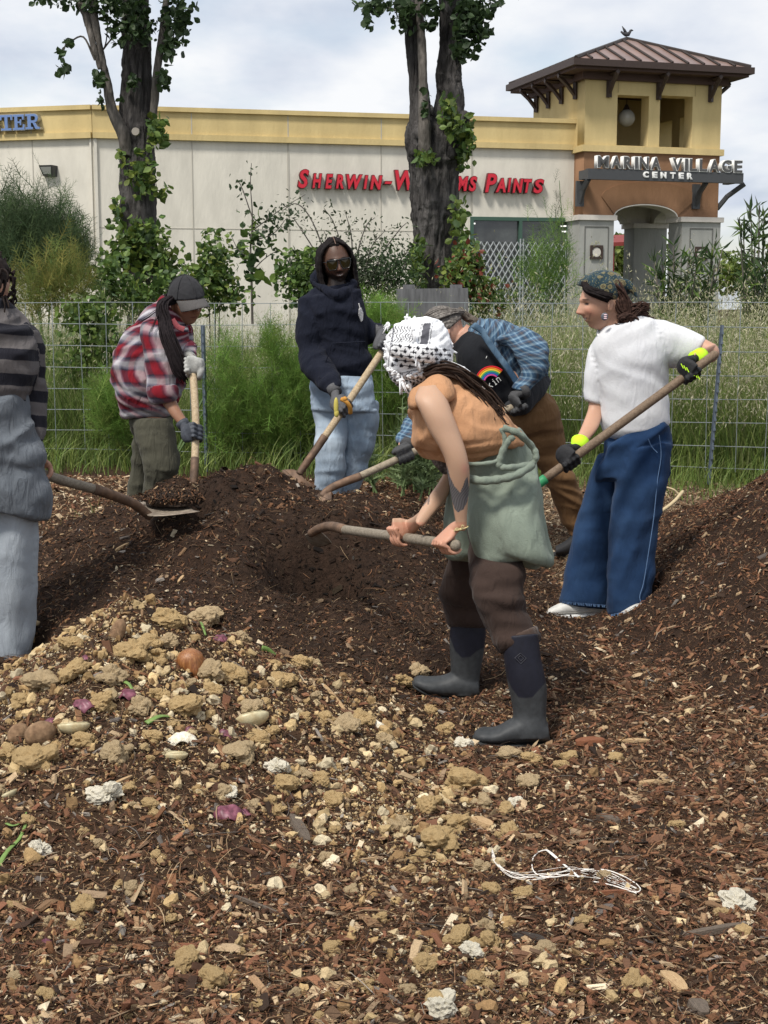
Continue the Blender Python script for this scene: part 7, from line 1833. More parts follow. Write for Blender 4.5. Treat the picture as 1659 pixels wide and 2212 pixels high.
_V, _F = sphere(20, 14); sB = [(s[0], s[1]) for s in sB] + [(_V * np.array([.042, .05, .045]) + at(1533, 762, YB - .01), _F)] + head_mesh(HB_R, HB_c, 1.0, nose=.95, cheek=1.35)
def paintB(V):
    c = paint_face(V, HB_R, HB_c, SKB, (.40, .15, .12), (.03, .02, .018), smile=1.0); L = (V - HB_c) @ HB_R
    return c
body(pB, sB, .0035, paintB)
white_tee = fabric('white_tee', (.66, .665, .68), (.62, .63, .66), var=.02, crease=.005)
cloth('tee', [loft([(1304, 708, 1388, 684, 0, .75), (1288, 733, 1420, 696), (1280, 765, 1440, 740), (1288, 820, 1441, 800), (1298, 874, 1442, 870), (1301, 915, 1443, 900), (1312, 940, 1444, 914), (1330, 951, 1440, 920)], YB, .70, 44, 5),
              loft([(1290, 728, 1330, 738, .02), (1274, 765, 1322, 775, .02), (1265, 815, 1306, 825, .01), (1263, 850, 1299, 862, .01), (1264, 864, 1298, 872, .01)], YB, 1.0, 28, 5),
              loft([(1405, 690, 1410, 775, 0), (1436, 694, 1440, 790, .02), (1468, 706, 1466, 790, .02), (1500, 720, 1490, 783, .0), (1520, 732, 1501, 776, -.01)], YB, .9, 28, 5)], .006, white_tee, pB, 4,
      folds=[(.016, 3, 2, 6), (.006, 8, 4, -10)], big=.004, seed=21)
mb = MB(); A = np.linspace(0, 2 * math.pi, 33); cc = at(1341, 703, YB); e1 = at(1390, 686, YB) - cc; e2 = np.array([-.01, -.085, -.045])
mb.tube(cc + np.cos(A)[:, None] * e1 * 1.02 + np.sin(A)[:, None] * e2 + np.array([0, 0, .0]), .0055, 10, flat=1.0); adopt(mb.build('collar', white_tee, None, True), pB)
den = fabric('dark_blue_denim', (.011, .030, .080), (.026, .056, .120), var=.25, vs=3.0, bump=.001, bs=420, crease=.006)
legs_B = [loft([(1322, 935, 1446, 918, 0, .72), (1306, 965, 1447, 955, 0, .72), (1298, 1000, 1441, 995, .01, .74), (1290, 1035, 1436, 1030, .02, .72)], YB, .72, 44, 5),
          loft([(1298, 985, 1372, 985, .03, .95), (1277, 1030, 1348, 1034, .06), (1264, 1075, 1339, 1078, .08), (1253, 1115, 1333, 1117, .10), (1241, 1180, 1326, 1185, .11), (1229, 1240, 1320, 1243, .12), (1214, 1299, 1316, 1308, .12)], YB, .80, 40, 5),
          loft([(1345, 975, 1446, 960, -.03, .95), (1336, 1020, 1437, 1015, -.04), (1333, 1060, 1430, 1060, -.05), (1325, 1120, 1420, 1120, -.05), (1320, 1200, 1411, 1200, -.05), (1318, 1270, 1407, 1268, -.05), (1318, 1327, 1398, 1310, -.05)], YB, .80, 40, 5)]
cloth('jeans', legs_B, .006, den, pB, 3, folds=[(.030, 7, 1.0, 2), (.016, 4, 8, 4)], big=.008, seed=22)
st_m = fabric('denim_seam', (.10, .17, .30)); mb = MB()
P = catmull([at(x, y, YB - .135) for (x, y) in ((1424, 940), (1428, 985), (1420, 1040), (1412, 1120), (1400, 1200), (1390, 1260), (1382, 1290), (1390, 1312))], 6); mb.tube(P, .0022, 5)
P = catmull([at(x, y, YB - .155) for (x, y) in ((1400, 948), (1408, 965), (1420, 978))], 6); mb.tube(P, .002, 5)
for k in range(46):
    t = k / 45; a = at(1216 + 98 * t, 1299 + 8 * t, YB - .02); mb.tube([a, a + np.array([rng.normal() * .004, -.003, -.012])], .0012, 4)
    a = at(1320 + 76 * t, 1327 - 16 * t, YB - .17); mb.tube([a, a + np.array([rng.normal() * .004, -.003, -.010])], .0012, 4)
adopt(mb.build('seams_and_frays', st_m), pB)
shoe_w = mat('white_sneaker', (.62, .61, .57), rough=.7, var=.12, vscale=20, col2=(.50, .49, .46)); sole_w = mat('white_sole', (.72, .72, .70), rough=.6)
def sneaker(up, so, Y, m1=shoe_w, m2=sole_w, root=pB):
    s = cloth('shoe', [loft(up, Y, 1.0, 24, 5)], .004, m1, root, 2, big=.001); q = cloth('sole', [loft(so, Y, 1.0, 20, 5)], .004, m2, root, 1, big=.0005); sub(q, s)
sneaker([(1312, 1295, 1312, 1322, 0, 1.3), (1280, 1297, 1280, 1324, 0, 1.3), (1245, 1300, 1245, 1325, 0, 1.5), (1215, 1302, 1215, 1326, 0, 1.7), (1195, 1310, 1195, 1328, 0, 2.0), (1183, 1317, 1183, 1327, 0, 2.4)],
        [(1314, 1318, 1314, 1328, 0, 3), (1260, 1322, 1260, 1333, 0, 3.6), (1215, 1324, 1215, 1337, 0, 4.0), (1190, 1325, 1190, 1336, 0, 3.2), (1180, 1321, 1180, 1330, 0, 2)], YB + .10)
sneaker([(1397, 1302, 1399, 1330, 0, 1.5), (1372, 1306, 1372, 1336, 0, 1.7), (1347, 1320, 1347, 1340, 0, 2.2), (1334, 1328, 1334, 1340, 0, 2.4)],
        [(1401, 1322, 1401, 1333, 0, 3), (1365, 1331, 1365, 1344, 0, 4), (1334, 1335, 1334, 1346, 0, 3.2)], YB - .15)
# gloves
gl_b = mat('black_glove', (.018, .018, .02), rough=.7, spec=.3, var=.2, vscale=60, bump=.0015, bscale=90); neon = mat('neon_cuff', (.52, .85, .03), rough=.8)
def glove(root, W, Gp, axis, n, m, th=1.18, sc=1.0, r=.019, name='glove', cuff=None, voxel=.0035, label=None):
    V, F, E = remesh(hand(W, Gp, axis, n, r, th, sc), voxel); V = smooth(V, E, 2, .4); V = V + vnormals(V, F) * (.0025 * fbm(V, 45, 5, 2))[:, None]
    g = adopt(mesh_np(name, V, F, m, None, True), root)
    if cuff is not None:
        cm, dirv, L, cr = cuff; mb = MB(); W = np.array(W, float); d = np.array(dirv, float); d /= np.linalg.norm(d)
        mb.tube([W - d * .01, W + d * L * .5, W + d * L], [cr, cr * 1.04, cr * 1.1], 16); c = mb.build('cuff', cm, None, True); sub(c, g)
    return g
wB1 = at(1250, 968, YB - .20); glove(pB, wB1, hB(1228), hB_d, np.array([-.2, -.5, .7]), gl_b, 1.2, 1.0, .0195, cuff=(neon, at(1258, 930, YB - .12) - wB1, .045, .036))
wB2 = at(1503, 775, YB - .14); glove(pB, wB2, hB(1487), hB_d, np.array([.1, -.6, .75]), gl_b, 1.2, 1.0, .0195, cuff=(neon, at(1530, 763, YB - .05) - wB2, .05, .036))
mb = MB(); c = hB(1487)
for k in range(7): mb.tube([c + np.array([-.045 + .012 * k, -.052 + .001 * k, .045 - .008 * k]), c + np.array([-.035 + .012 * k, -.056, .025 - .008 * k])], .0022, 5)
adopt(mb.build('glove_print', neon), pB)
# hair and scarf
hair_d = hairm('brown_wavy_hair', (.030, .018, .015), (.065, .036, .028))
cap_hair = lambda R, c, k, pts: None
def head_pt(R, c, p): return np.array(p) @ R.T + c
mkL = lambda R, c, L: [head_pt(R, c, p) for p in L]
strands([mkL(HB_R, HB_c, [(-.02 + .012 * i, .085 - .006 * abs(i - 2), .098), (-.045 - .002 * i, .082, .066), (-.072, .045, .045), (-.082, .0, .026)]) for i in range(6)], .007, .004, 30, .008, hairm('black_fringe', (.010, .008, .008), (.02, .016, .016)), pB, 'fringe', 3)
sc_m = mat('paisley_scarf', (.030, .060, .075), rough=.8, spec=.2, sheen=.15, bump=.002, bscale=120)
def pais(nt, L):
    tc = N(nt, 'ShaderNodeTexCoord'); n = N(nt, 'ShaderNodeTexNoise'); n.inputs['Scale'].default_value = 9; L(tc.outputs['Object'], n.inputs['Vector'])
    ad = N(nt, 'ShaderNodeVectorMath', operation='MULTIPLY_ADD'); L(n.outputs['Color'], ad.inputs[0]); ad.inputs[1].default_value = (.05, .05, .05); L(tc.outputs['Object'], ad.inputs[2])
    v = N(nt, 'ShaderNodeTexVoronoi'); v.inputs['Scale'].default_value = 24; L(ad.outputs[0], v.inputs['Vector'])
    c = ramp(nt, L, v.outputs['Distance'], [(0, (.02, .03, .03)), (.16, (.20, .15, .07)), (.24, (.03, .03, .02)), (.34, (.19, .165, .085)), (.42, (.012, .03, .04)), (1, (.018, .045, .06))])
    v2 = N(nt, 'ShaderNodeTexVoronoi'); v2.inputs['Scale'].default_value = 120; L(tc.outputs['Object'], v2.inputs['Vector'])
    return mixc(nt, L, mth(nt, L, 'LESS_THAN', v2.outputs['Distance'], .28), c, (.16, .15, .08))
set_color(sc_m, pais)
cloth('headscarf', [loft([(1244, 614, 1262, 622, 0, 1), (1262, 597, 1282, 640, 0, 1.25), (1290, 586, 1306, 655, 0, 1.05), (1320, 587, 1324, 664, 0, 1.0), (1343, 600, 1334, 655, 0, 1.0), (1356, 614, 1348, 640, 0, 1.0), (1366, 626, 1358, 634, 0, .8)], YB, 1.0, 36, 6),
                    loft([(1338, 603, 1344, 618, -.03, .5), (1356, 606, 1352, 622, -.03, .4), (1370, 618, 1362, 630, -.03, .4), (1378, 640, 1374, 644, -.03, .4)], YB, .4, 20, 5)], .004, sc_m, pB, 2, folds=[(.010, 30, 6, 10)], big=.002, seed=24)
hs = []
g5 = np.random.default_rng(11)
for k in range(34):
    y0 = g5.uniform(608, 660); dY = g5.uniform(-.06, .07)
    hs.append([at(1318 + g5.uniform(0, 30), y0, YB + dY), at(1345 + g5.uniform(-4, 8), y0 + 28, YB + dY), at(1362 + g5.uniform(-10, 10), 672 + g5.uniform(-12, 14), YB + dY), at(1382 + g5.uniform(-10, 24), 672 + g5.uniform(-16, 22), YB + dY)])
for k in range(16):
    dY = g5.uniform(-.08, .02); c0x, c0y = 1352 + g5.uniform(-6, 10), 692 + g5.uniform(-8, 6); rr = g5.uniform(6, 15)
    hs.append([at(c0x + rr * math.cos(a) * 1.1, c0y + rr * math.sin(a) * .9, YB + dY + .004 * a) for a in np.linspace(-2.6, 2.8, 7)])
strands(hs, .006, .003, 7, .008, hair_d, pB, 'long_hair', 4)
mb = MB(); e = at(1306, 684, YB - .10); mb.ball(e, (.016, .005, .017), 16, 10); ear = adopt(mb.build('earring', mat('earring_dark', (.10, .11, .13), rough=.4), None, True), pB)
mb = MB()
for k in range(3): mb.ball(e + np.array([.003, -.006, .008 - .008 * k]), (.008, .002, .003), 10, 6)
sub(mb.build('petals', mat('earring_pink', (.75, .55, .58), rough=.4), None, True), ear)
shovel('long brown-handled shovel with a green socket held across by the person in white tee', [(1545, 765, 6.12), (1360, 901, 6.05), (1178, 1034, 5.98)], .0195, 0, wood_brown, [(1178, 1034, 5.98), (1140, 1062, 5.96), (1105, 1088, 5.94), (1085, 1110, 5.93)],
       rows([[(1092, 1086, 5.93), (1075, 1098, 5.93), (1058, 1108, 5.93)], [(1100, 1105, 5.9), (1080, 1125, 5.88), (1055, 1130, 5.9)], [(1085, 1130, 5.9), (1062, 1145, 5.9), (1040, 1140, 5.9)]]), socket=mat('green_socket', (.03, .22, .09), rough=.5))

# ================================================================== man in the black hoodie (middle)
YC = 7.5
pC = thing('person', 'standing person in black hoodie and pale blue jeans with long locs and sunglasses', 'person', (at(735, 1200, YC)[0], YC, 0))
SKC = (.095, .050, .034)
HC_R = head_rot(10, 8, -9); HC_c = at(725, 565, YC)
def hC(x): t = (x - 699) / (833 - 699.0); return at(699, 947, 7.02) * (1 - t) + at(833, 748, 7.22) * t
hC_d = hC(833) - hC(699); hC_d /= np.linalg.norm(hC_d)
sC = [loft(inner([(700, 612, 768, 612), (668, 640, 780, 640), (672, 700, 785, 700), (684, 760, 790, 760), (690, 830, 788, 830), (690, 870, 790, 870)], .78), YC, .6, 28, 4),
      loft([(708, 600, 744, 600), (706, 625, 752, 622)], YC, 1, 20, 4),
      loft(inner([(652, 655, 690, 655, -.02), (647, 735, 690, 740, -.02), (650, 775, 698, 768, -.06), (690, 825, 722, 808, -.2), (712, 848, 734, 832, -.26)], .8), YC, .9, 20, 4),
      loft(inner([(775, 665, 770, 705, .05), (800, 702, 797, 732, .06), (826, 706, 826, 724, .0)], .8), YC, .9, 20, 4),
      loft(inner([(676, 850, 745, 850), (684, 940, 748, 940), (684, 1060, 738, 1060), (688, 1200, 732, 1200)], .45), YC, .9, 20, 4),
      loft(inner([(735, 860, 790, 860, .03), (745, 940, 800, 940, .06), (735, 1060, 770, 1060, .09), (732, 1200, 764, 1200, .1)], .5), YC, .9, 20, 4)]
sC = [(s[0], s[1]) for s in sC] + head_mesh(HC_R, HC_c, 1.0, nose=.9, jaw=.85, cheek=1.2)
body(pC, sC, .0035, lambda V: paint_face(V, HC_R, HC_c, SKC, (.16, .07, .06), (.008, .006, .006), beard=(.012, .009, .008), smile=1.0))
hood_m = fabric('black_hoodie', (.010, .012, .021), (.014, .016, .026), var=.08, crease=.016, sheen=.03)
cloth('hoodie', [loft([(710, 610, 756, 608, .02, .8), (698, 622, 766, 618, .01, .7), (680, 634, 776, 630, 0, .62), (662, 648, 783, 646, 0, .6), (655, 668, 786, 668), (664, 700, 791, 700), (678, 745, 792, 745), (688, 780, 801, 776), (692, 805, 798, 802), (698, 824, 780, 825)], YC, .60, 44, 5),
                 loft([(680, 622, 700, 636, 0), (660, 636, 700, 650, -.0), (649, 656, 700, 668, -.01), (644, 690, 699, 700, -.02), (643, 735, 697, 742, -.03), (646, 775, 703, 766, -.07), (668, 813, 716, 788, -.15), (695, 838, 728, 812, -.22), (712, 850, 734, 831, -.26)], YC, .9, 32, 5),
                 loft([(770, 640, 762, 720, .03), (790, 680, 785, 738, .06), (805, 700, 802, 737, .06), (822, 704, 822, 726, .0)], YC, .9, 28, 5),
                 loft([(668, 598, 682, 620, .06, 1.0), (680, 610, 696, 634, .0), (698, 620, 708, 642, -.05), (722, 628, 727, 650, -.09), (748, 620, 751, 642, -.07), (764, 608, 771, 628, .0)], YC, .7, 24, 6),
                 loft([(668, 596, 676, 612, .08), (690, 585, 695, 620, .11), (730, 582, 730, 622, .13), (764, 590, 762, 620, .09)], YC, .9, 24, 5)], .006, hood_m, pC, 3,
      folds=[(.024, 4, 4, 9), (.014, 8, 10, -8)], big=.006, seed=31)
mb = MB(); yk = YC - .185
for pts in ([(716, 742), (712, 760), (700, 790)], [(716, 742), (790, 738)],): mb.tube(catmull([at(x, y, yk + (.05 if x > 760 else 0)) for (x, y) in pts], 6), .003, 5)
mb2 = MB(); mb2.tube(catmull([at(x, y, YC - .165) for (x, y) in ((758, 622), (761, 635), (763, 652), (764, 668))], 6), .004, 6); adopt(mb2.build('drawstring', hood_m, None, True), pC)
adopt(mb.build('pocket_seam', hood_m, None, True), pC)
mb = MB()          # the small white print on the chest
pr = [(775, 655), (777, 662), (775, 668), (781, 668), (783, 676), (783, 686), (785, 694), (780, 696), (776, 688), (772, 680), (771, 672), (774, 668)]
for k in range(9): y = 668 + k * 3.1; w = 5 - abs(k - 3.5) * .8; a, b = at(777.5 - w + k * .5, y + 1, YC - .133 + .004 * k), at(777.5 + w + k * .5, y - 2, YC - .105 + .004 * k); mb.tube([a, (a + b) / 2 + (0, -.008, 0), b], .0036, 5)
mb.tube([at(775, 655, YC - .15), at(778, 668, YC - .145)], .0028, 5); adopt(mb.build('chest_print', mat('white_print', (.72, .70, .68), rough=.9)), pC)
ljean = fabric('pale_denim', (.27, .36, .47), (.42, .49, .56), var=.14, vs=4, bump=.001, bs=400, crease=.012)
cloth('jeans', [loft([(672, 815, 798, 812, 0, .58), (673, 845, 805, 850, 0, .6), (675, 885, 812, 890, 0, .6)], YC, .6, 44, 5),
                loft([(674, 860, 748, 870, 0), (678, 905, 751, 910, 0), (684, 940, 748, 945, -.02), (684, 975, 744, 972, -.04), (684, 1010, 742, 1006, -.03), (683, 1067, 737, 1062, 0), (684, 1130, 734, 1130, .02), (688, 1195, 733, 1195, .02)], YC, .85, 36, 5),
                loft([(735, 860, 813, 870, .02), (742, 905, 814, 910, .03), (744, 952, 807, 952, .04), (740, 985, 798, 985, .05), (737, 1022, 787, 1022, .06), (731, 1060, 771, 1058, .08), (728, 1130, 766, 1130, .09), (730, 1195, 764, 1195, .09)], YC, .85, 36, 5)], .006, ljean, pC, 3,
      folds=[(.022, 3, 9, 4), (.012, 6, 12, -9)], big=.005, seed=32)
sneaker([(690, 1196, 690, 1222, 0, 1.6), (712, 1192, 712, 1226, .0, 1.2), (735, 1198, 735, 1222, 0, 1.4)], [(686, 1220, 686, 1230, 0, 3), (737, 1220, 737, 1230, 0, 3)], YC - .04, root=pC)
sneaker([(732, 1194, 732, 1214, 0, 1.6), (750, 1190, 750, 1218, .0, 1.2), (766, 1196, 766, 1214, 0, 1.4)], [(729, 1212, 729, 1220, 0, 3), (769, 1212, 769, 1220, 0, 3)], YC + .08, root=pC)
gl_g = mat('grey_work_glove', (.085, .085, .09), rough=.75, spec=.25, var=.2, vscale=60, bump=.0015, bscale=90); gl_y = mat('yellow_patch', (.52, .44, .10), rough=.7); gl_o = mat('orange_palm', (.50, .24, .045), rough=.7)
wC = at(724, 846, YC - .28); g = glove(pC, wC, hC(742), hC_d, np.array([-.55, -.55, .35]), gl_g, 1.15, 1.0, .018, cuff=(gl_g, at(716, 832, YC - .25) - wC, .03, .034))
mb = MB(); c = hC(742); mb.ball(at(726, 878, 6.95), (.012, .008, .045), 10, 8); mb.ball(at(727, 893, 6.95), (.012, .008, .02), 10, 8); sub(mb.build('yellow_panel', gl_y, None, True), g)
mb = MB(); mb.tube(catmull([at(737, 862, 6.93), at(748, 868, 6.92), at(756, 880, 6.93), at(757, 893, 6.95)], 5), .011, 8); mb.ball(at(745, 862, 6.92), .013, 10, 8); sub(mb.build('orange_finger', gl_o, None, True), g)
wC2 = at(824, 716, YC - .0); glove(pC, wC2, hC(833), hC_d, np.array([-.3, .1, .9]), gl_g, 1.15, 1.0, .018, cuff=(gl_g, at(812, 716, YC) - wC2, .03, .034))
# hair: locs from a centre parting down both sides
loc_m = hairm('black_locs', (.010, .008, .008), (.022, .018, .018))
V, F = sphere(40, 30); k = (V[:, 2] > -.1) | (V[:, 1] < -.2); V2 = V * np.array([.084, .106, .126]); yf = (V[:, 1] > .12) & (V[:, 2] < .74)
V2 = np.where(yf[:, None], V2 * .70, V2); V2[:, 2] = np.where(V2[:, 2] < -.03, -.03 + (V2[:, 2] + .03) * .4, V2[:, 2])
hcap = (V2 @ HC_R.T + HC_c, F); ang_part = 0
Vh, Fh, Eh = remesh([hcap], .005); Vh = smooth(Vh, Eh, 2); Lh = (Vh - HC_c) @ HC_R; Vh = Vh + vnormals(Vh, Fh) * (.0035 * np.sin(Lh[:, 1] * 420 + Lh[:, 0] * 60))[:, None]
adopt(mesh_np('hair', Vh, Fh, loc_m, None, True), pC)
pths = []; g6 = np.random.default_rng(21)
for side in (-1, 1):
    for i in range(17):
        y = .052 - i * .009; p0 = (side * .008, y * 1.0, .122 - max(0, abs(y) - .03) * .5); p1 = (side * (.062 + .004 * g6.random()), y * 1.08 + .004, .074); p2 = (side * (.086 + .006 * g6.random()), y * .95, .0)
        L = -.115 - .05 * g6.random(); p3 = (side * (.084 + .012 * g6.random()), y * .8, -.07); p4 = (side * (.078 + .02 * g6.random()), y * .7 + .01, L)
        pths.append(mkL(HC_R, HC_c, [p0, p1, p2, p3, p4]))
strands(pths, .0075, .0065, 1, .002, loc_m, pC, 'locs', 5, wave=.22); strands([[p + np.array([.002, .006, -.002]) for p in q] for q in pths], .007, .006, 1, .006, loc_m, pC, 'locs', 6, wave=.22)
mb = MB(); mb.tube(mkL(HC_R, HC_c, [(.0, .088, .098), (.0, .05, .124), (0, .01, .130)]), .0022, 5); adopt(mb.build('parting', mat('scalp', (.16, .10, .075), rough=.7)), pC)
lens = mat('amber_lens', (.020, .015, .004), rough=.15, spec=.35); frame_m = mat('black_frame', (.008, .008, .008), rough=.25, spec=.6)
mb = MB(); ml = MB()
for sx in (-1, 1):
    q = [(.005, .020), (.060, .020), (.063, -.004), (.053, -.030), (.020, -.031), (.009, -.012)]
    R3 = [(sx * a, .108 - .25 * max(0, a - .03), b) for a, b in q]; cl = R3 + [R3[0]]; mb.tube([head_pt(HC_R, HC_c, p) for p in cl], .0026, 6, cap=False)
    cen = head_pt(HC_R, HC_c, (sx * .034, .108, -.002)); ring_ = [head_pt(HC_R, HC_c, p) for p in R3]; back_ = [p - HC_R[:, 1] * .003 for p in ring_]; n_ = len(ring_)
    Vl = np.array([cen] + ring_ + [cen - HC_R[:, 1] * .003] + back_); Fl = []
    for i in range(n_): j = (i + 1) % n_; Fl += [(0, 1 + i, 1 + j), (n_ + 1, n_ + 2 + j, n_ + 2 + i)]
    ml.add(Vl, Fl); mb.tube([head_pt(HC_R, HC_c, p) for p in ((sx * .059, .100, .012), (sx * .074, .06, .010), (sx * .079, .0, .006))], .0028, 6)
mb.tube([head_pt(HC_R, HC_c, p) for p in ((-.058, .101, .018), (0, .110, .018), (.058, .101, .018))], .0032, 6)
gf = adopt(mb.build('sunglasses', frame_m, None, True), pC); sub(ml.build('lenses', lens), gf)
shovel('square-point shovel with pale wooden handle held diagonally by the person in black hoodie', [(833, 748, 7.22), (766, 848, 7.12), (699, 947, 7.02)], .0185, 0, wood_light, [(702, 942, 7.02), (682, 972, 7.0), (660, 1003, 6.98), (646, 1024, 6.97)],
       rows([[(608, 1016, 7.02), (618, 1014, 7.02), (640, 1016, 6.98), (660, 1036, 6.95), (684, 1050, 6.98)], [(616, 1030, 6.98), (632, 1032, 6.95), (648, 1040, 6.93), (662, 1050, 6.93), (676, 1060, 6.95)], [(622, 1046, 6.93), (640, 1056, 6.9), (652, 1062, 6.9), (662, 1066, 6.9), (668, 1070, 6.92)]]), bm_mat=rust)

# ================================================================== man in the red plaid shirt (left)
YD = 7.4
pD = thing('person', 'person with long black hair, dark cap, red plaid shirt and olive trousers', 'person', (at(320, 1200, YD)[0], YD, 0))
SKD = (.30, .155, .095)
HD_R = head_rot(36, 16, -10); HD_c = at(402, 653, YD - .02)
def hD(y): t = (y - 794) / 200.0; x = 416 + 6 * math.sin(min(t, 1) * 2.2) + 2 * t; return at(x, y, 7.0 - .25 * t)
dD = hD(794) - hD(994); dD /= np.linalg.norm(dD)
sD = [loft(inner([(345, 660, 398, 700), (300, 690, 402, 720), (262, 740, 402, 750), (250, 800, 398, 800), (262, 860, 375, 860), (280, 910, 365, 910)], .78), YD, .8, 28, 4),
      loft([(362, 668, 400, 695, -.02), (350, 680, 395, 712, 0)], YD, 1, 20, 4),
      loft([(320, 740, 358, 740, -.2), (328, 800, 366, 800, -.22), (338, 850, 372, 848, -.24), (347, 866, 379, 862, -.25), (367, 895, 392, 888, -.28), (388, 920, 406, 910, -.30), (396, 930, 412, 922, -.31)], YD, .95, 22, 5),
      loft(inner([(385, 712, 410, 712, .1), (398, 755, 418, 750, -.0), (404, 775, 422, 772, -.12)], .9), YD, .9, 20, 4),
      loft(inner([(285, 900, 330, 900, .1), (289, 970, 325, 970, .12), (277, 1080, 309, 1080, .14), (270, 1210, 296, 1210, .14)], .7), YD, .9, 20, 4),
      loft(inner([(296, 900, 368, 900, -.05), (310, 990, 382, 990, -.08), (310, 1080, 358, 1080, -.05), (306, 1210, 345, 1210, -.05)], .7), YD, .9, 20, 4)]
sD = [(s[0], s[1]) for s in sD] + head_mesh(HD_R, HD_c, 1.0, nose=.95, jaw=.75, cheek=1.2)
body(pD, sD, .0035, lambda V: paint_face(V, HD_R, HD_c, SKD, (.24, .09, .07), (.015, .010, .010)))
R1, W1, B1 = (.185, .012, .020), (.47, .45, .47), (.026, .024, .040)
pl_m = plaid('red_plaid', .125, [(0, B1), (.12, B1), (.16, R1), (.36, R1), (.42, B1), (.50, (.22, .16, .20)), (.58, W1), (.74, W1), (.80, (.20, .20, .26)), (.90, B1)], [(0, R1), (.30, R1), (.36, B1), (.46, (.22, .16, .20)), (.52, W1), (.66, W1), (.72, (.25, .24, .29)), (.82, B1), (.90, R1)])
cloth('plaid_shirt', [loft([(352, 640, 394, 690, 0, .9), (330, 655, 402, 702, 0, .95), (300, 682, 406, 716), (264, 730, 407, 745), (245, 782, 402, 790), (244, 820, 398, 825), (254, 862, 387, 860), (268, 899, 369, 896)], YD, .88, 44, 5),
                      loft([(318, 690, 366, 706, -.12), (308, 715, 368, 725, -.18), (311, 745, 371, 748, -.2), (316, 785, 373, 785, -.22), (321, 820, 374, 820, -.235), (322, 842, 377, 838, -.24)], YD, .9, 32, 5),
                      loft([(323, 838, 379, 836, -.245, .95), (326, 850, 381, 848, -.25, .98), (332, 866, 378, 860, -.25, .95)], YD, .95, 28, 5),
                      loft([(388, 700, 410, 706, .05), (396, 735, 416, 735, -.0), (399, 762, 422, 760, -.1), (402, 776, 421, 773, -.13)], YD, .9, 24, 5)], .006, pl_m, pD, 3,
      folds=[(.026, 4, 5, 8), (.014, 9, 9, -9)], big=.008, seed=41)
mb = MB(); mb.tube(catmull([at(x, y, YD - .20) for (x, y) in ((372, 690), (384, 706), (398, 712))], 5), .014, 8, flat=.4); adopt(mb.build('collar', fabric('faded_red', (.30, .08, .09))), pD)
olive = fabric('olive_twill', (.085, .082, .060), (.068, .066, .050), crease=.016, sheen=.05)
cloth('trousers', [loft([(283, 888, 369, 890, 0, .75), (286, 920, 371, 925, 0, .75)], YD, .75, 40, 5),
                   loft([(284, 900, 335, 905, .1), (289, 970, 327, 970, .12), (284, 1020, 316, 1020, .13), (277, 1080, 310, 1080, .14), (272, 1150, 304, 1150, .14), (270, 1205, 298, 1205, .14)], YD, .95, 32, 5),
                   loft([(292, 905, 370, 905, -.04), (298, 945, 374, 942, -.06), (308, 985, 384, 988, -.08), (314, 1020, 380, 1028, -.08), (311, 1060, 366, 1064, -.06), (308, 1110, 352, 1110, -.05), (306, 1205, 346, 1205, -.05)], YD, .85, 36, 5)], .006, olive, pD, 3,
      folds=[(.020, 3, 10, 5), (.012, 6, 8, -10)], big=.006, seed=42)
dk_shoe = mat('dark_shoe', (.03, .03, .032), rough=.7)
sneaker([(306, 1204, 306, 1232, 0, 1.5), (335, 1200, 335, 1236, .0, 1.2), (362, 1212, 362, 1234, 0, 1.6)], [(303, 1230, 303, 1240, 0, 3), (365, 1230, 365, 1240, 0, 3)], YD - .05, dk_shoe, dk_shoe, root=pD)
sneaker([(268, 1200, 268, 1222, 0, 1.5), (292, 1196, 292, 1226, .0, 1.2), (316, 1206, 316, 1224, 0, 1.6)], [(266, 1220, 266, 1229, 0, 3), (318, 1220, 318, 1229, 0, 3)], YD + .14, dk_shoe, dk_shoe, root=pD)
gl_d = mat('slate_glove', (.052, .058, .072), rough=.6, spec=.3, var=.15, vscale=50); gl_l = mat('pale_glove', (.36, .36, .34), rough=.8, var=.2, vscale=50)
wD = at(398, 920, YD - .33); glove(pD, wD, hD(938), dD, np.array([-.75, -.5, .2]), gl_d, 1.15, 1.0, .0185, cuff=(gl_d, at(385, 900, YD - .31) - wD, .025, .031))
wD2 = at(411, 774, YD - .13); glove(pD, wD2, hD(796), -dD, np.array([.1, -.2, .9]), gl_l, 1.15, 1.0, .0185, cuff=(gl_l, at(408, 760, YD - .05) - wD2, .03, .034))
cap_m = fabric('charcoal_cap', (.030, .030, .033), (.040, .040, .043), var=.1, crease=.006, cs=(22, 22, 22)); brim_m = fabric('faded_brim', (.085, .080, .078), var=.08)
V, F = sphere(48, 36); V2 = V * np.array([.092, .113, .128]); V2[:, 2] = np.maximum(V2[:, 2], .016 + .006 * V2[:, 1] / .1); V2[:, 2] += .012
cap_root = cloth('cap', [(V2 @ HD_R.T + HD_c, F, np.zeros_like(V2))], .004, cap_m, pD, 3, big=.004, bscale=14)
mb = MB(); B = []
for i, a in enumerate(np.linspace(-1.15, 1.15, 15)):
    row = []
    for j, q in enumerate((0, .25, .5, .75, 1)):
        rx, ry = .088, .108; L = .075 * math.cos(a) ** .6 if abs(a) < 1.5 else 0; x = rx * math.sin(a) * (1 + .02 * q); y = ry * math.cos(a) + q * L; z = .034 - .026 * q ** 1.3 - .026 * (math.sin(a)) ** 2 * (.3 + q); row.append(head_pt(HD_R, HD_c, (x, y, z)))
    B.append(row)
B = np.array(B); nu, nv = B.shape[:2]; top = B.reshape(-1, 3); bot = top - HD_R[:, 2] * .004; idx = np.arange(nu * nv).reshape(nu, nv); Fq = np.stack([idx[:-1, :-1], idx[:-1, 1:], idx[1:, 1:], idx[1:, :-1]], -1).reshape(-1, 4)
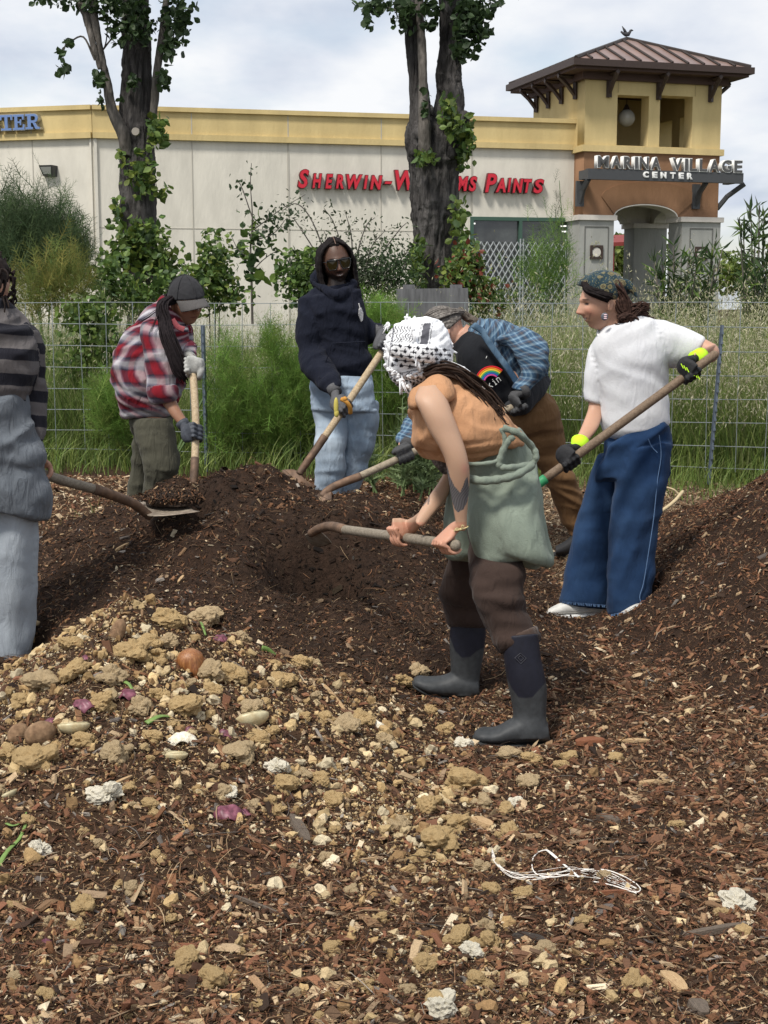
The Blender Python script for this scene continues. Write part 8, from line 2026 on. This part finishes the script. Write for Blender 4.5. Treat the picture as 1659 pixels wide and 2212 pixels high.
ring_ = np.concatenate([idx[0, :-1], idx[:-1, -1], idx[-1, :0:-1], idx[:0:-1, 0]]); nx_ = np.roll(ring_, -1); k = nu * nv
sub(mesh_np('brim', np.concatenate([top, bot]), np.concatenate([Fq, Fq[:, ::-1] + k, np.stack([ring_, ring_ + k, nx_ + k, nx_], -1)]), brim_m, None, True), cap_root)
mb = MB(); mb.ball(head_pt(HD_R, HD_c, (0, 0, .142)), .007, 8, 6)
for a in np.arange(6) * math.pi / 3 + .5:
    mb.tube([head_pt(HD_R, HD_c, (.0945 * math.cos(a) * math.sin(t), .1155 * math.sin(a) * math.sin(t), .1305 * math.cos(t) + .012)) for t in np.linspace(.05, 1.4, 10)], .0018, 5)
sub(mb.build('cap_seams', cap_m, None, True), cap_root)
mb = MB(); mb.tube([head_pt(HD_R, HD_c, (-.02, -.11, .03)), head_pt(HD_R, HD_c, (-.03, -.16, .04)), head_pt(HD_R, HD_c, (-.03, -.20, .05))], [.010, .009, .004], 8, flat=.4); sub(mb.build('strap', cap_m), cap_root)
hair_k = hairm('long_black_hair', (.010, .008, .009), (.022, .017, .018))
hp = []; g7 = np.random.default_rng(31)
for k in range(12):
    o = g7.uniform(-1, 1, 2); dy = -.19 - .04 * g7.random()
    hp.append([head_pt(HD_R, HD_c, (-.072 + .02 * o[0], -.05 + .03 * o[1], .03)), at(353 + 5 * o[0], 655, YD - .14 + .03 * o[1]), at(357 + 8 * o[0], 695, YD + dy), at(362 + 9 * o[0], 725, YD + dy - .06), at(376 + 9 * o[0], 765, YD + dy - .09), at(388 + 8 * o[0], 795, YD + dy - .10), at(399 + 5 * o[0], 815, YD + dy - .09)])
strands(hp, .006, .002, 13, .012, hair_k, pD, 'long_hair', 7)
strands([[head_pt(HD_R, HD_c, (-.075, .01, .02)), at(352, 660, YD - .15), at(338, 690, YD - .24), at(326, 720, YD - .30)], [head_pt(HD_R, HD_c, (-.075, .0, .02)), at(350, 665, YD - .15), at(320, 685, YD - .2), at(296, 700, YD - .22)]], .002, .0008, 5, .006, hair_k, pD, 'loose_hair', 8)
strands([mkL(HD_R, HD_c, [(-.02 * i, -.10, .03), (-.055, -.085 + .01 * i, -.03), (-.065, -.06 + .01 * i, -.08)]) for i in range(5)] + [mkL(HD_R, HD_c, [(.02 * i, -.10, .03), (.055, -.085, -.03), (.065, -.06, -.08)]) for i in range(5)], .016, .012, 3, .006, hair_k, pD, 'back_hair', 9)
shovel('upright shovel with slightly bent whitish handle beside the steel post', [(416, 794, 7.0), (420, 852, 6.92), (423, 924, 6.84), (421, 994, 6.75)], .0185, 0, wood_light, [(421, 990, 6.75), (420, 1015, 6.72), (418, 1046, 6.70), (416, 1062, 6.68)],
       rows([[(402, 1052, 6.66), (416, 1056, 6.64), (432, 1052, 6.66)], [(400, 1075, 6.62), (416, 1080, 6.60), (434, 1075, 6.62)], [(408, 1100, 6.58), (416, 1104, 6.57), (426, 1100, 6.58)]]), bm_mat=rust)
# ================================================================== grey-haired person in the blue plaid shirt (behind the headscarf)
YE = 7.3
pE = thing('person', 'grey-haired person in blue plaid shirt and brown trousers leaning forward behind the headscarf', 'person', (at(1140, 1200, YE)[0], YE, .03))
SKE = (.50, .28, .20)
HE_R = head_rot(-98, 40, -4); HE_c = at(962, 712, YE)
def hE(x): t = (x - 775) / (1115 - 775.0); return at(775, 1030, 6.72) * (1 - t) + at(1115, 876, 7.02) * t
dE = hE(1115) - hE(775); dE /= np.linalg.norm(dE)
sE = [loft(inner([(990, 745, 1040, 700), (1000, 790, 1080, 710), (1030, 840, 1125, 745), (1070, 880, 1165, 790), (1095, 910, 1180, 850)], .78), YE, 1.1, 28, 4),
      loft([(972, 745, 1008, 700, 0), (985, 765, 1030, 712, 0), (1000, 785, 1050, 730, 0)], YE, .9, 20, 4),
      loft(inner([(1125, 755, 1170, 785, -.2), (1115, 825, 1150, 835, -.25), (1105, 842, 1138, 852, -.26)], .55), YE, .9, 20, 4),
      loft(inner([(950, 800, 985, 790, .15), (900, 880, 925, 890, .05), (862, 945, 895, 960, -.25), (858, 962, 886, 972, -.32)], .85), YE, .9, 20, 4),
      loft(inner([(1110, 930, 1205, 900, 0), (1160, 1005, 1222, 1000, .05), (1208, 1100, 1256, 1100, .1), (1230, 1160, 1252, 1170, .1)], .5), YE, .9, 20, 4),
      loft(inner([(1070, 920, 1140, 920, .15), (1045, 1060, 1100, 1060, .15), (1038, 1190, 1078, 1190, .15)], .5), YE, .9, 20, 4)]
sE = [(s[0], s[1]) for s in sE] + head_mesh(HE_R, HE_c, 1.02, nose=1.0)
body(pE, sE, .0035, lambda V: paint_face(V, HE_R, HE_c, SKE, (.40, .16, .13), (.10, .09, .08)))
bl = (.055, .115, .20); bd = (.025, .050, .085); bw = (.22, .32, .40); br = (.10, .085, .085)
plE = plaid('blue_plaid', .075, [(0, bl), (.12, bw), (.18, bl), (.34, bd), (.48, br), (.58, bd), (.72, bl), (.80, bw), (.86, bl)], [(0, bl), (.10, bd), (.30, bd), (.42, bw), (.48, bl), (.66, br), (.76, bd), (.92, bw)])
dtee = fabric('dark_tee', (.016, .017, .020), var=.08, crease=.006)
cloth('tee', [loft([(978, 745, 1015, 712, 0, .8), (986, 778, 1052, 724), (1004, 815, 1090, 760), (1030, 850, 1118, 800), (1060, 880, 1140, 840), (1082, 900, 1150, 868)], YE - .03, 1.15, 36, 5)], .006, dtee, pE, 3, folds=[(.010, 6, 6, 4)], big=.004, seed=51)
cloth('plaid_shirt', [loft([(1010, 728, 1026, 692, 0, 1.2), (1024, 745, 1062, 690, .01), (1050, 772, 1104, 700, .02), (1075, 800, 1148, 730, .02), (1100, 832, 1180, 765, .02), (1120, 850, 1181, 800, .02), (1130, 858, 1178, 826, .02)], YE, 1.45, 44, 5),
                      loft([(1070, 735, 1130, 706, -.14), (1105, 755, 1176, 742, -.20), (1128, 785, 1180, 784, -.24), (1128, 812, 1168, 814, -.26), (1110, 828, 1150, 836, -.27), (1104, 838, 1146, 848, -.28)], YE, .9, 32, 5),
                      loft([(945, 805, 990, 790, .16), (895, 880, 930, 890, .04), (872, 922, 915, 936, -.14), (860, 944, 905, 964, -.24), (858, 952, 898, 970, -.27)], YE, .9, 28, 5)], .006, plE, pE, 3,
      folds=[(.024, 5, 5, 8), (.012, 9, 9, -9)], big=.007, seed=52)
mb = MB(); mb.tube(catmull([at(x, y, YE - .22) for (x, y) in ((1022, 702), (1042, 716), (1048, 728), (1070, 760), (1100, 800), (1120, 832))], 6), .016, 8, flat=.35); adopt(mb.build('placket', plaid('blue_plaid_fine', .03, [(0, bl), (.4, bd), (.6, bw), (.8, bl)], [(0, bd), (.5, bl)]), None, True), pE)
mb = MB(); mb.ball((0, 0, 0), 1, 4, 3)
RB = [(.50, .012, .02), (.62, .20, .02), (.62, .50, .04), (.03, .26, .14), (.03, .10, .38), (.52, .06, .25)]
# rainbow print wrapped onto the tee, and the word under it
def on_tee(x, y, lift=.004):
    """front surface of the dark tee at a picture point"""
    cx1, cy1 = 1065, 822; u = ((x - cx1) * .707 + (y - cy1) * -.707) / 80.0; v = ((x - cx1) * .707 + (y - cy1) * .707) / 62.0
    return at(x, y, YE - .03 - .165 * math.sqrt(max(.05, 1 - .8 * v * v)) - lift)
e_r = thing('x', '', '') if False else None
for i, cR in enumerate(RB):
    r0 = 34 - i * 3.6; mbr = MB(); cxr, cyr = 1062, 826
    A = np.linspace(math.radians(196), math.radians(312), 16); P = [on_tee(cxr + r0 * math.cos(a) * 1.0, cyr + r0 * math.sin(a) * 1.0, .012) for a in A]
    mbr.tube(P, .0043, 6, flat=1.0); adopt(mbr.build('rainbow_stripe', mat('rainbow_%d' % i, cR, rough=.9)), pE)
white_pr = mat('word_print', (.60, .60, .58), rough=.9)
strokes = {'k': [[(0, 0), (0, 1)], [(0, .35), (.45, .7)], [(.12, .45), (.5, 0)]], 'i': [[(.2, 0), (.2, .65)], [(.2, .85), (.2, .92)], [(.05, .65), (.2, .65)], [(.05, 0), (.35, 0)]], 'n': [[(0, 0), (0, .65)], [(0, .5), (.2, .66), (.4, .55), (.4, 0)]]}
ox, oy = 1059, 840; ud = np.array([.80, -.60]); vd = np.array([-.60, -.80])
for ch, off in (('k', 0), ('i', 13), ('n', 23)):
    mbr = MB()
    for S_ in strokes[ch]:
        P = [on_tee(*(np.array([ox, oy]) + ud * (off + a * 15) + vd * b * 15), .016) for a, b in S_]; mbr.tube(P, .0022, 5)
    adopt(mbr.build('letter', white_pr), pE)
mbr = MB()
for (x, y) in ((1029, 786), (1037, 778), (1050, 774)): mbr.tube([on_tee(x, y, .012), on_tee(x + 2, y - 5, .012)], .002, 5)
adopt(mbr.build('print_dashes', white_pr), pE)
cloth('tied_jacket', [loft([(1085, 880, 1110, 900, -.14, .6), (1120, 845, 1140, 890, -.17, .8), (1150, 815, 1172, 855, -.12, .9), (1176, 800, 1190, 825, .0, .9)], YE, .8, 28, 5)], .006, fabric('charcoal_jacket', (.035, .036, .040)), pE, 3, folds=[(.014, 9, 6, 9)], big=.006, seed=53)
brn = fabric('brown_canvas', (.21, .118, .055), (.165, .09, .042), var=.10, crease=.010)
cloth('trousers', [loft([(1088, 900, 1168, 842, 0, .95), (1095, 918, 1190, 862, 0, .95), (1106, 938, 1205, 890, .0, .95), (1120, 962, 1213, 925, .02), (1145, 990, 1219, 968, .04), (1166, 1015, 1234, 1018, .03), (1176, 1035, 1248, 1050, .05), (1188, 1058, 1258, 1076, .07), (1198, 1085, 1259, 1100, .09), (1210, 1110, 1258, 1118, .10), (1232, 1154, 1254, 1164, .10)], YE, .9, 40, 5),
                   loft([(1075, 890, 1145, 880, .14), (1055, 960, 1130, 960, .15), (1045, 1060, 1102, 1060, .15), (1038, 1130, 1085, 1130, .15), (1036, 1190, 1080, 1190, .15)], YE, .9, 32, 5)], .006, brn, pE, 3, folds=[(.020, 3, 10, 5), (.012, 7, 9, -9)], big=.006, seed=54)
sneaker([(1254, 1155, 1256, 1186, .0, 1.2), (1240, 1152, 1240, 1192, 0, 1.1), (1222, 1168, 1222, 1196, -.02, 1.4), (1200, 1180, 1200, 1198, -.04, 1.8)], [(1258, 1182, 1258, 1192, 0, 3), (1230, 1190, 1230, 1200, 0, 3.4), (1196, 1192, 1196, 1202, 0, 2.4)], YE + .10, dk_shoe, dk_shoe, root=pE)
sneaker([(1080, 1180, 1080, 1210, .0, 1.2), (1060, 1180, 1060, 1216, 0, 1.2), (1034, 1198, 1034, 1216, 0, 1.6)], [(1082, 1208, 1082, 1218, 0, 3), (1030, 1210, 1030, 1220, 0, 3)], YE + .15, dk_shoe, dk_shoe, root=pE)
gl_e = mat('dark_grey_glove', (.060, .060, .062), rough=.8, spec=.2, var=.2, vscale=50, bump=.0015, bscale=90)
wE = at(1128, 848, YE - .30); glove(pE, wE, hE(1112), dE, np.array([.35, -.6, .55]), gl_e, 1.2, 1.05, .0185, cuff=(gl_e, at(1140, 838, YE - .27) - wE, .02, .036))
wE2 = at(878, 962, YE - .34); glove(pE, wE2, hE(870), dE, np.array([-.2, .2, .9]), gl_e, 1.2, 1.0, .0185, cuff=(gl_e, at(890, 950, YE - .26) - wE2, .02, .034))
hair_g = mat('grey_streaked_hair', (.20, .18, .16), rough=.5, spec=.35, var=.5, vscale=70, col2=(.05, .042, .036), stretch=(1, .3, 1))
V, F = sphere(40, 30); V2 = V * np.array([.086, .108, .128]); lowf = (V[:, 1] > -.02) & (V[:, 2] < .30 + .25 * V[:, 1]); V2 = np.where(lowf[:, None], V2 * .72, V2); lowb = (V[:, 2] < -.15); V2 = np.where(lowb[:, None], V2 * .72, V2)
Vh, Fh, Eh = remesh([(V2 * 1.02 @ HE_R.T + HE_c, F)], .005); Vh = smooth(Vh, Eh, 2); Lh = (Vh - HE_c) @ HE_R; Vh = Vh + vnormals(Vh, Fh) * (.002 * np.sin(Lh[:, 0] * 500 + Lh[:, 2] * 240))[:, None]
adopt(mesh_np('hair', Vh, Fh, hair_g, None, True), pE)
hp = [mkL(HE_R, HE_c, [(sx * (.055 - .006 * i), .086 - .004 * i, .070 + .005 * i), (sx * (.084 - .004 * i), .02, .075 + .007 * i), (sx * (.078 - .004 * i), -.06, .05 + .006 * i), (sx * .03, -.115, .02), (.0, -.128, .0)]) for sx in (-1, 1) for i in range(7)]
strands(hp, .006, .004, 4, .004, hair_g, pE, 'hair_strands', 10)
strands([[head_pt(HE_R, HE_c, (0, -.118, .02)), at(1012, 688, YE), at(1026, 696, YE - .02), at(1030, 706, YE - .02)] for k in range(5)], .014, .008, 5, .010, hairm('dark_bun', (.07, .055, .045), (.14, .12, .10)), pE, 'bun', 11)
shovel('round shovel with pale handle held by the grey-haired person in blue plaid', [(1115, 876, 7.02), (945, 953, 6.87), (775, 1030, 6.72)], .0185, 0, wood_handle('greyish_handle', (.34, .285, .21), (.22, .18, .13)), [(778, 1029, 6.72), (745, 1041, 6.69), (712, 1056, 6.66), (694, 1074, 6.62)],
       rows([[(716, 1062, 6.62), (700, 1068, 6.62), (684, 1068, 6.64)], [(716, 1085, 6.6), (694, 1092, 6.58), (676, 1088, 6.6)], [(700, 1112, 6.56), (684, 1116, 6.55), (672, 1108, 6.56)]]), bm_mat=rust)
# stub of the dark handle end right of the glove is part of the handle itself

# ================================================================== person cut off by the left edge
YF = 5.55
pF = thing('person', 'person seen from behind at the left edge in striped sweater and light grey sweatpants', 'person', (at(0, 1440, YF)[0], YF, 0))
SKF = (.40, .22, .15)
HF_R = head_rot(150, 18, 0); HF_c = at(-30, 616, YF + .02)
def hF(x): t = (x - 90) / 120.0; return at(90, 1024, 5.66) * (1 - t) + at(210, 1058, 5.88) * t
dF = hF(210) - hF(90); dF /= np.linalg.norm(dF)
sF = [loft(inner([(-70, 670, 26, 672), (-110, 720, 60, 730), (-115, 800, 70, 810), (-110, 860, 50, 860), (-110, 960, 60, 960)], .78), YF, .7, 28, 4),
      loft([(-45, 640, 20, 650, 0), (-50, 670, 22, 680, 0)], YF, 1, 20, 4),
      loft(inner([(55, 750, 92, 755, .05), (60, 860, 94, 860, .05), (76, 940, 92, 945, .02), (72, 985, 88, 992, .06)], .8), YF, .9, 20, 4),
      loft(inner([(-30, 1110, 72, 1112), (-25, 1300, 71, 1300), (-10, 1420, 50, 1425)], .6), YF, .9, 20, 4), loft(inner([(-120, 1110, -20, 1112), (-118, 1300, -25, 1300), (-105, 1420, -45, 1425)], .6), YF + .1, .9, 20, 4),
      loft([(56, 1425, 60, 1440, -.02, 1.8), (40, 1428, 42, 1456, -.03, 1.5), (10, 1430, 10, 1464, -.06, 1.5), (-30, 1445, -30, 1468, -.1, 2)], YF, 1, 24, 4), loft([(-60, 1420, -60, 1445, .1, 1.8), (-90, 1425, -90, 1452, .1, 1.5), (-130, 1435, -130, 1455, .1, 1.8)], YF, 1, 20, 4)]
sF = [(s[0], s[1]) for s in sF] + head_mesh(HF_R, HF_c, 1.0) + hand(at(76, 985, YF - .02), hF(80), dF, np.array([-.2, .5, .8]), .018, 1.0, .95)
body(pF, sF, .004, lambda V: paint_face(V, HF_R, HF_c, SKF, (.3, .12, .1), (.02, .015, .012)))
stripe_m = fabric('striped_knit', (.1, .1, .1), bump=.002, bs=300)
def stf(nt, L):
    s = guv_node(nt, L); v = mth(nt, L, 'FRACT', mth(nt, L, 'DIVIDE', mth(nt, L, 'ADD', s.outputs[1], 10.015), .098)); return ramp(nt, L, v, [(0, (.018, .018, .024)), (.44, (.018, .018, .024)), (.47, (.115, .105, .105)), (.97, (.115, .105, .105)), (1.0, (.018, .018, .024))])
set_color(stripe_m, stf)
cloth('striped_sweater', [loft([(-66, 655, 18, 648, 0, .8), (-80, 672, 40, 672, 0), (-110, 700, 66, 712, 0), (-118, 740, 80, 755, 0), (-120, 790, 80, 800, 0), (-116, 830, 66, 840, 0), (-112, 860, 52, 868, 0), (-108, 880, 50, 885, 0)], YF, .72, 44, 5),
                          loft([(28, 690, 70, 706, .02), (46, 722, 88, 738, .03), (57, 760, 97, 772, .04), (60, 815, 98, 820, .04), (54, 860, 96, 865, .04), (58, 895, 94, 900, .03), (70, 930, 93, 935, .02), (78, 950, 92, 953, .0)], YF, .95, 32, 5)], .006, stripe_m, pF, 3,
      folds=[(.020, 4, 6, 6), (.014, 6, 14, -5)], big=.007, seed=61)
gsw = fabric('grey_fleece', (.105, .118, .135), (.13, .145, .165), var=.1, sheen=.12, crease=.018)
cloth('tied_sweatshirt', [loft([(-112, 838, 34, 838, 0, .85), (-115, 866, 52, 862, 0), (-118, 910, 66, 908, 0), (-120, 955, 86, 957, 0), (-122, 992, 94, 992, 0), (-124, 1015, 88, 1015, 0), (-126, 1060, 104, 1062, 0), (-126, 1098, 103, 1112, 0), (-124, 1106, 95, 1118, 0), (-110, 1100, 80, 1106, 0)], YF, .82, 44, 5)], .006, gsw, pF, 4, folds=[(.034, 6, 1.5, 5), (.014, 5, 6, -8)], big=.010, seed=62)
lgr = fabric('light_grey_fleece', (.30, .335, .375), (.34, .375, .41), var=.08, sheen=.1, crease=.008, bump=.0025)
cloth('sweatpants', [loft([(-34, 1090, 73, 1090, -.02), (-30, 1160, 73, 1160, -.02), (-27, 1250, 73, 1250, -.02), (-25, 1320, 70, 1320, -.02), (-22, 1385, 65, 1390, -.02), (-16, 1425, 54, 1432, -.02), (-12, 1437, 48, 1440, -.02)], YF, .85, 40, 5),
                     loft([(-124, 1090, -10, 1090, .1), (-120, 1200, -18, 1200, .1), (-116, 1320, -24, 1320, .1), (-106, 1425, -36, 1425, .1)], YF, .85, 32, 5)], .006, lgr, pF, 3, folds=[('flute', .012, 4, .1, .6), (.034, 8, .7, 3), (.012, 5, 4, -5)], big=.005, seed=63)
hair_c = hairm('black_curls', (.012, .009, .008), (.030, .022, .020)); g8 = np.random.default_rng(8); hp = []
V, F = sphere(30, 22); V2 = V * np.array([.088, .110, .128]); V2 = np.where(((V[:, 1] > .3) & (V[:, 2] < .5))[:, None], V2 * .7, V2); adopt(mesh_np('hair', V2 @ HF_R.T + HF_c + np.array([0, 0, .006]), F, hair_c, None, True), pF)
for k in range(150):
    d = g8.normal(size=3); d[1] -= .5; d[2] += .25; d /= np.linalg.norm(d); b = np.array([d[0] * .088, d[1] * .11, d[2] * .128]); t1 = g8.normal(size=3)
    hp.append(mkL(HF_R, HF_c, [b, b * 1.10 + t1 * .006, b * 1.10 + t1 * .014 + np.array([0, 0, -.02]), b * 1.02 + t1 * .016 + np.array([0, 0, -.038])]))
strands(hp, .0055, .0030, 2, .003, hair_c, pF, 'curls', 12)
strands([[at(10, 640, YF - .03), at(15, 655, YF - .05), at(17, 668, YF - .06)], [at(4, 640, YF - .05), at(9, 655, YF - .07), at(8, 672, YF - .08)]], .005, .002, 2, .004, hair_c, pF, 'side_curls', 13)
mb = MB()
for k in range(5): c = hF(90 + k * 1.6); mb.tube([c + dF * 0 + np.array([0, -.02, .034 - .012 * k]), c + np.array([.006, -.034, .028 - .012 * k]), c + np.array([.012, -.026, .018 - .012 * k])], .006, 7)
adopt(mb.build('orange_cuff', mat('orange_knit', (.50, .28, .10), rough=.9), None, True), pF)
shovel('flat-blade shovel heaped with compost held by the person at the left edge', [(78, 1020, 5.64), (150, 1042, 5.77), (210, 1058, 5.88)], .0205, 0, wood_silver, [(206, 1057, 5.85), (252, 1073, 5.98), (290, 1089, 6.08), (312, 1106, 6.14), (325, 1116, 6.16)],
       rows([[(304, 1086, 6.34), (302, 1092, 6.26), (306, 1102, 6.18), (318, 1114, 6.12), (332, 1116, 6.08)], [(345, 1080, 6.38), (345, 1092, 6.30), (350, 1104, 6.20), (358, 1112, 6.14), (368, 1114, 6.08)], [(400, 1082, 6.40), (402, 1090, 6.32), (410, 1098, 6.24), (420, 1104, 6.16), (432, 1106, 6.10)]]))
# heap of compost lying on that blade
V, F = ICO4; c = at(376, 1080, 6.27); R_ = V * np.array([.125, .10, .055]) * (1 + .5 * fbm(V, 2.2, 91, 3))[:, None]; R_[:, 2] = np.maximum(R_[:, 2], -.018); R_ = R_ + c
n = 2200; i = rng.integers(len(R_), size=n); d = V[i]; up_ = d[:, 2] > -.1; i, d = i[up_], d[up_]; n = len(i)
S1 = chips(R_[i] + d * .003, d, np.stack([.006 + .02 * rng.random(n) ** 2, .003 + .006 * rng.random(n), .002 + .002 * rng.random(n)], -1), mixcol(n, dict(dark=6, brown=2.5, tan=.3)), .7)
Vl, Fl, Cl = joinsets([(R_, F, np.repeat(np.array([[.02, .013, .009]]), len(R_), 0)), S1])
tag(mesh_np('compost_load', Vl, Fl, litter, col=Cl), 'load of dark compost heaped on the flat shovel blade', 'compost', kind='stuff')
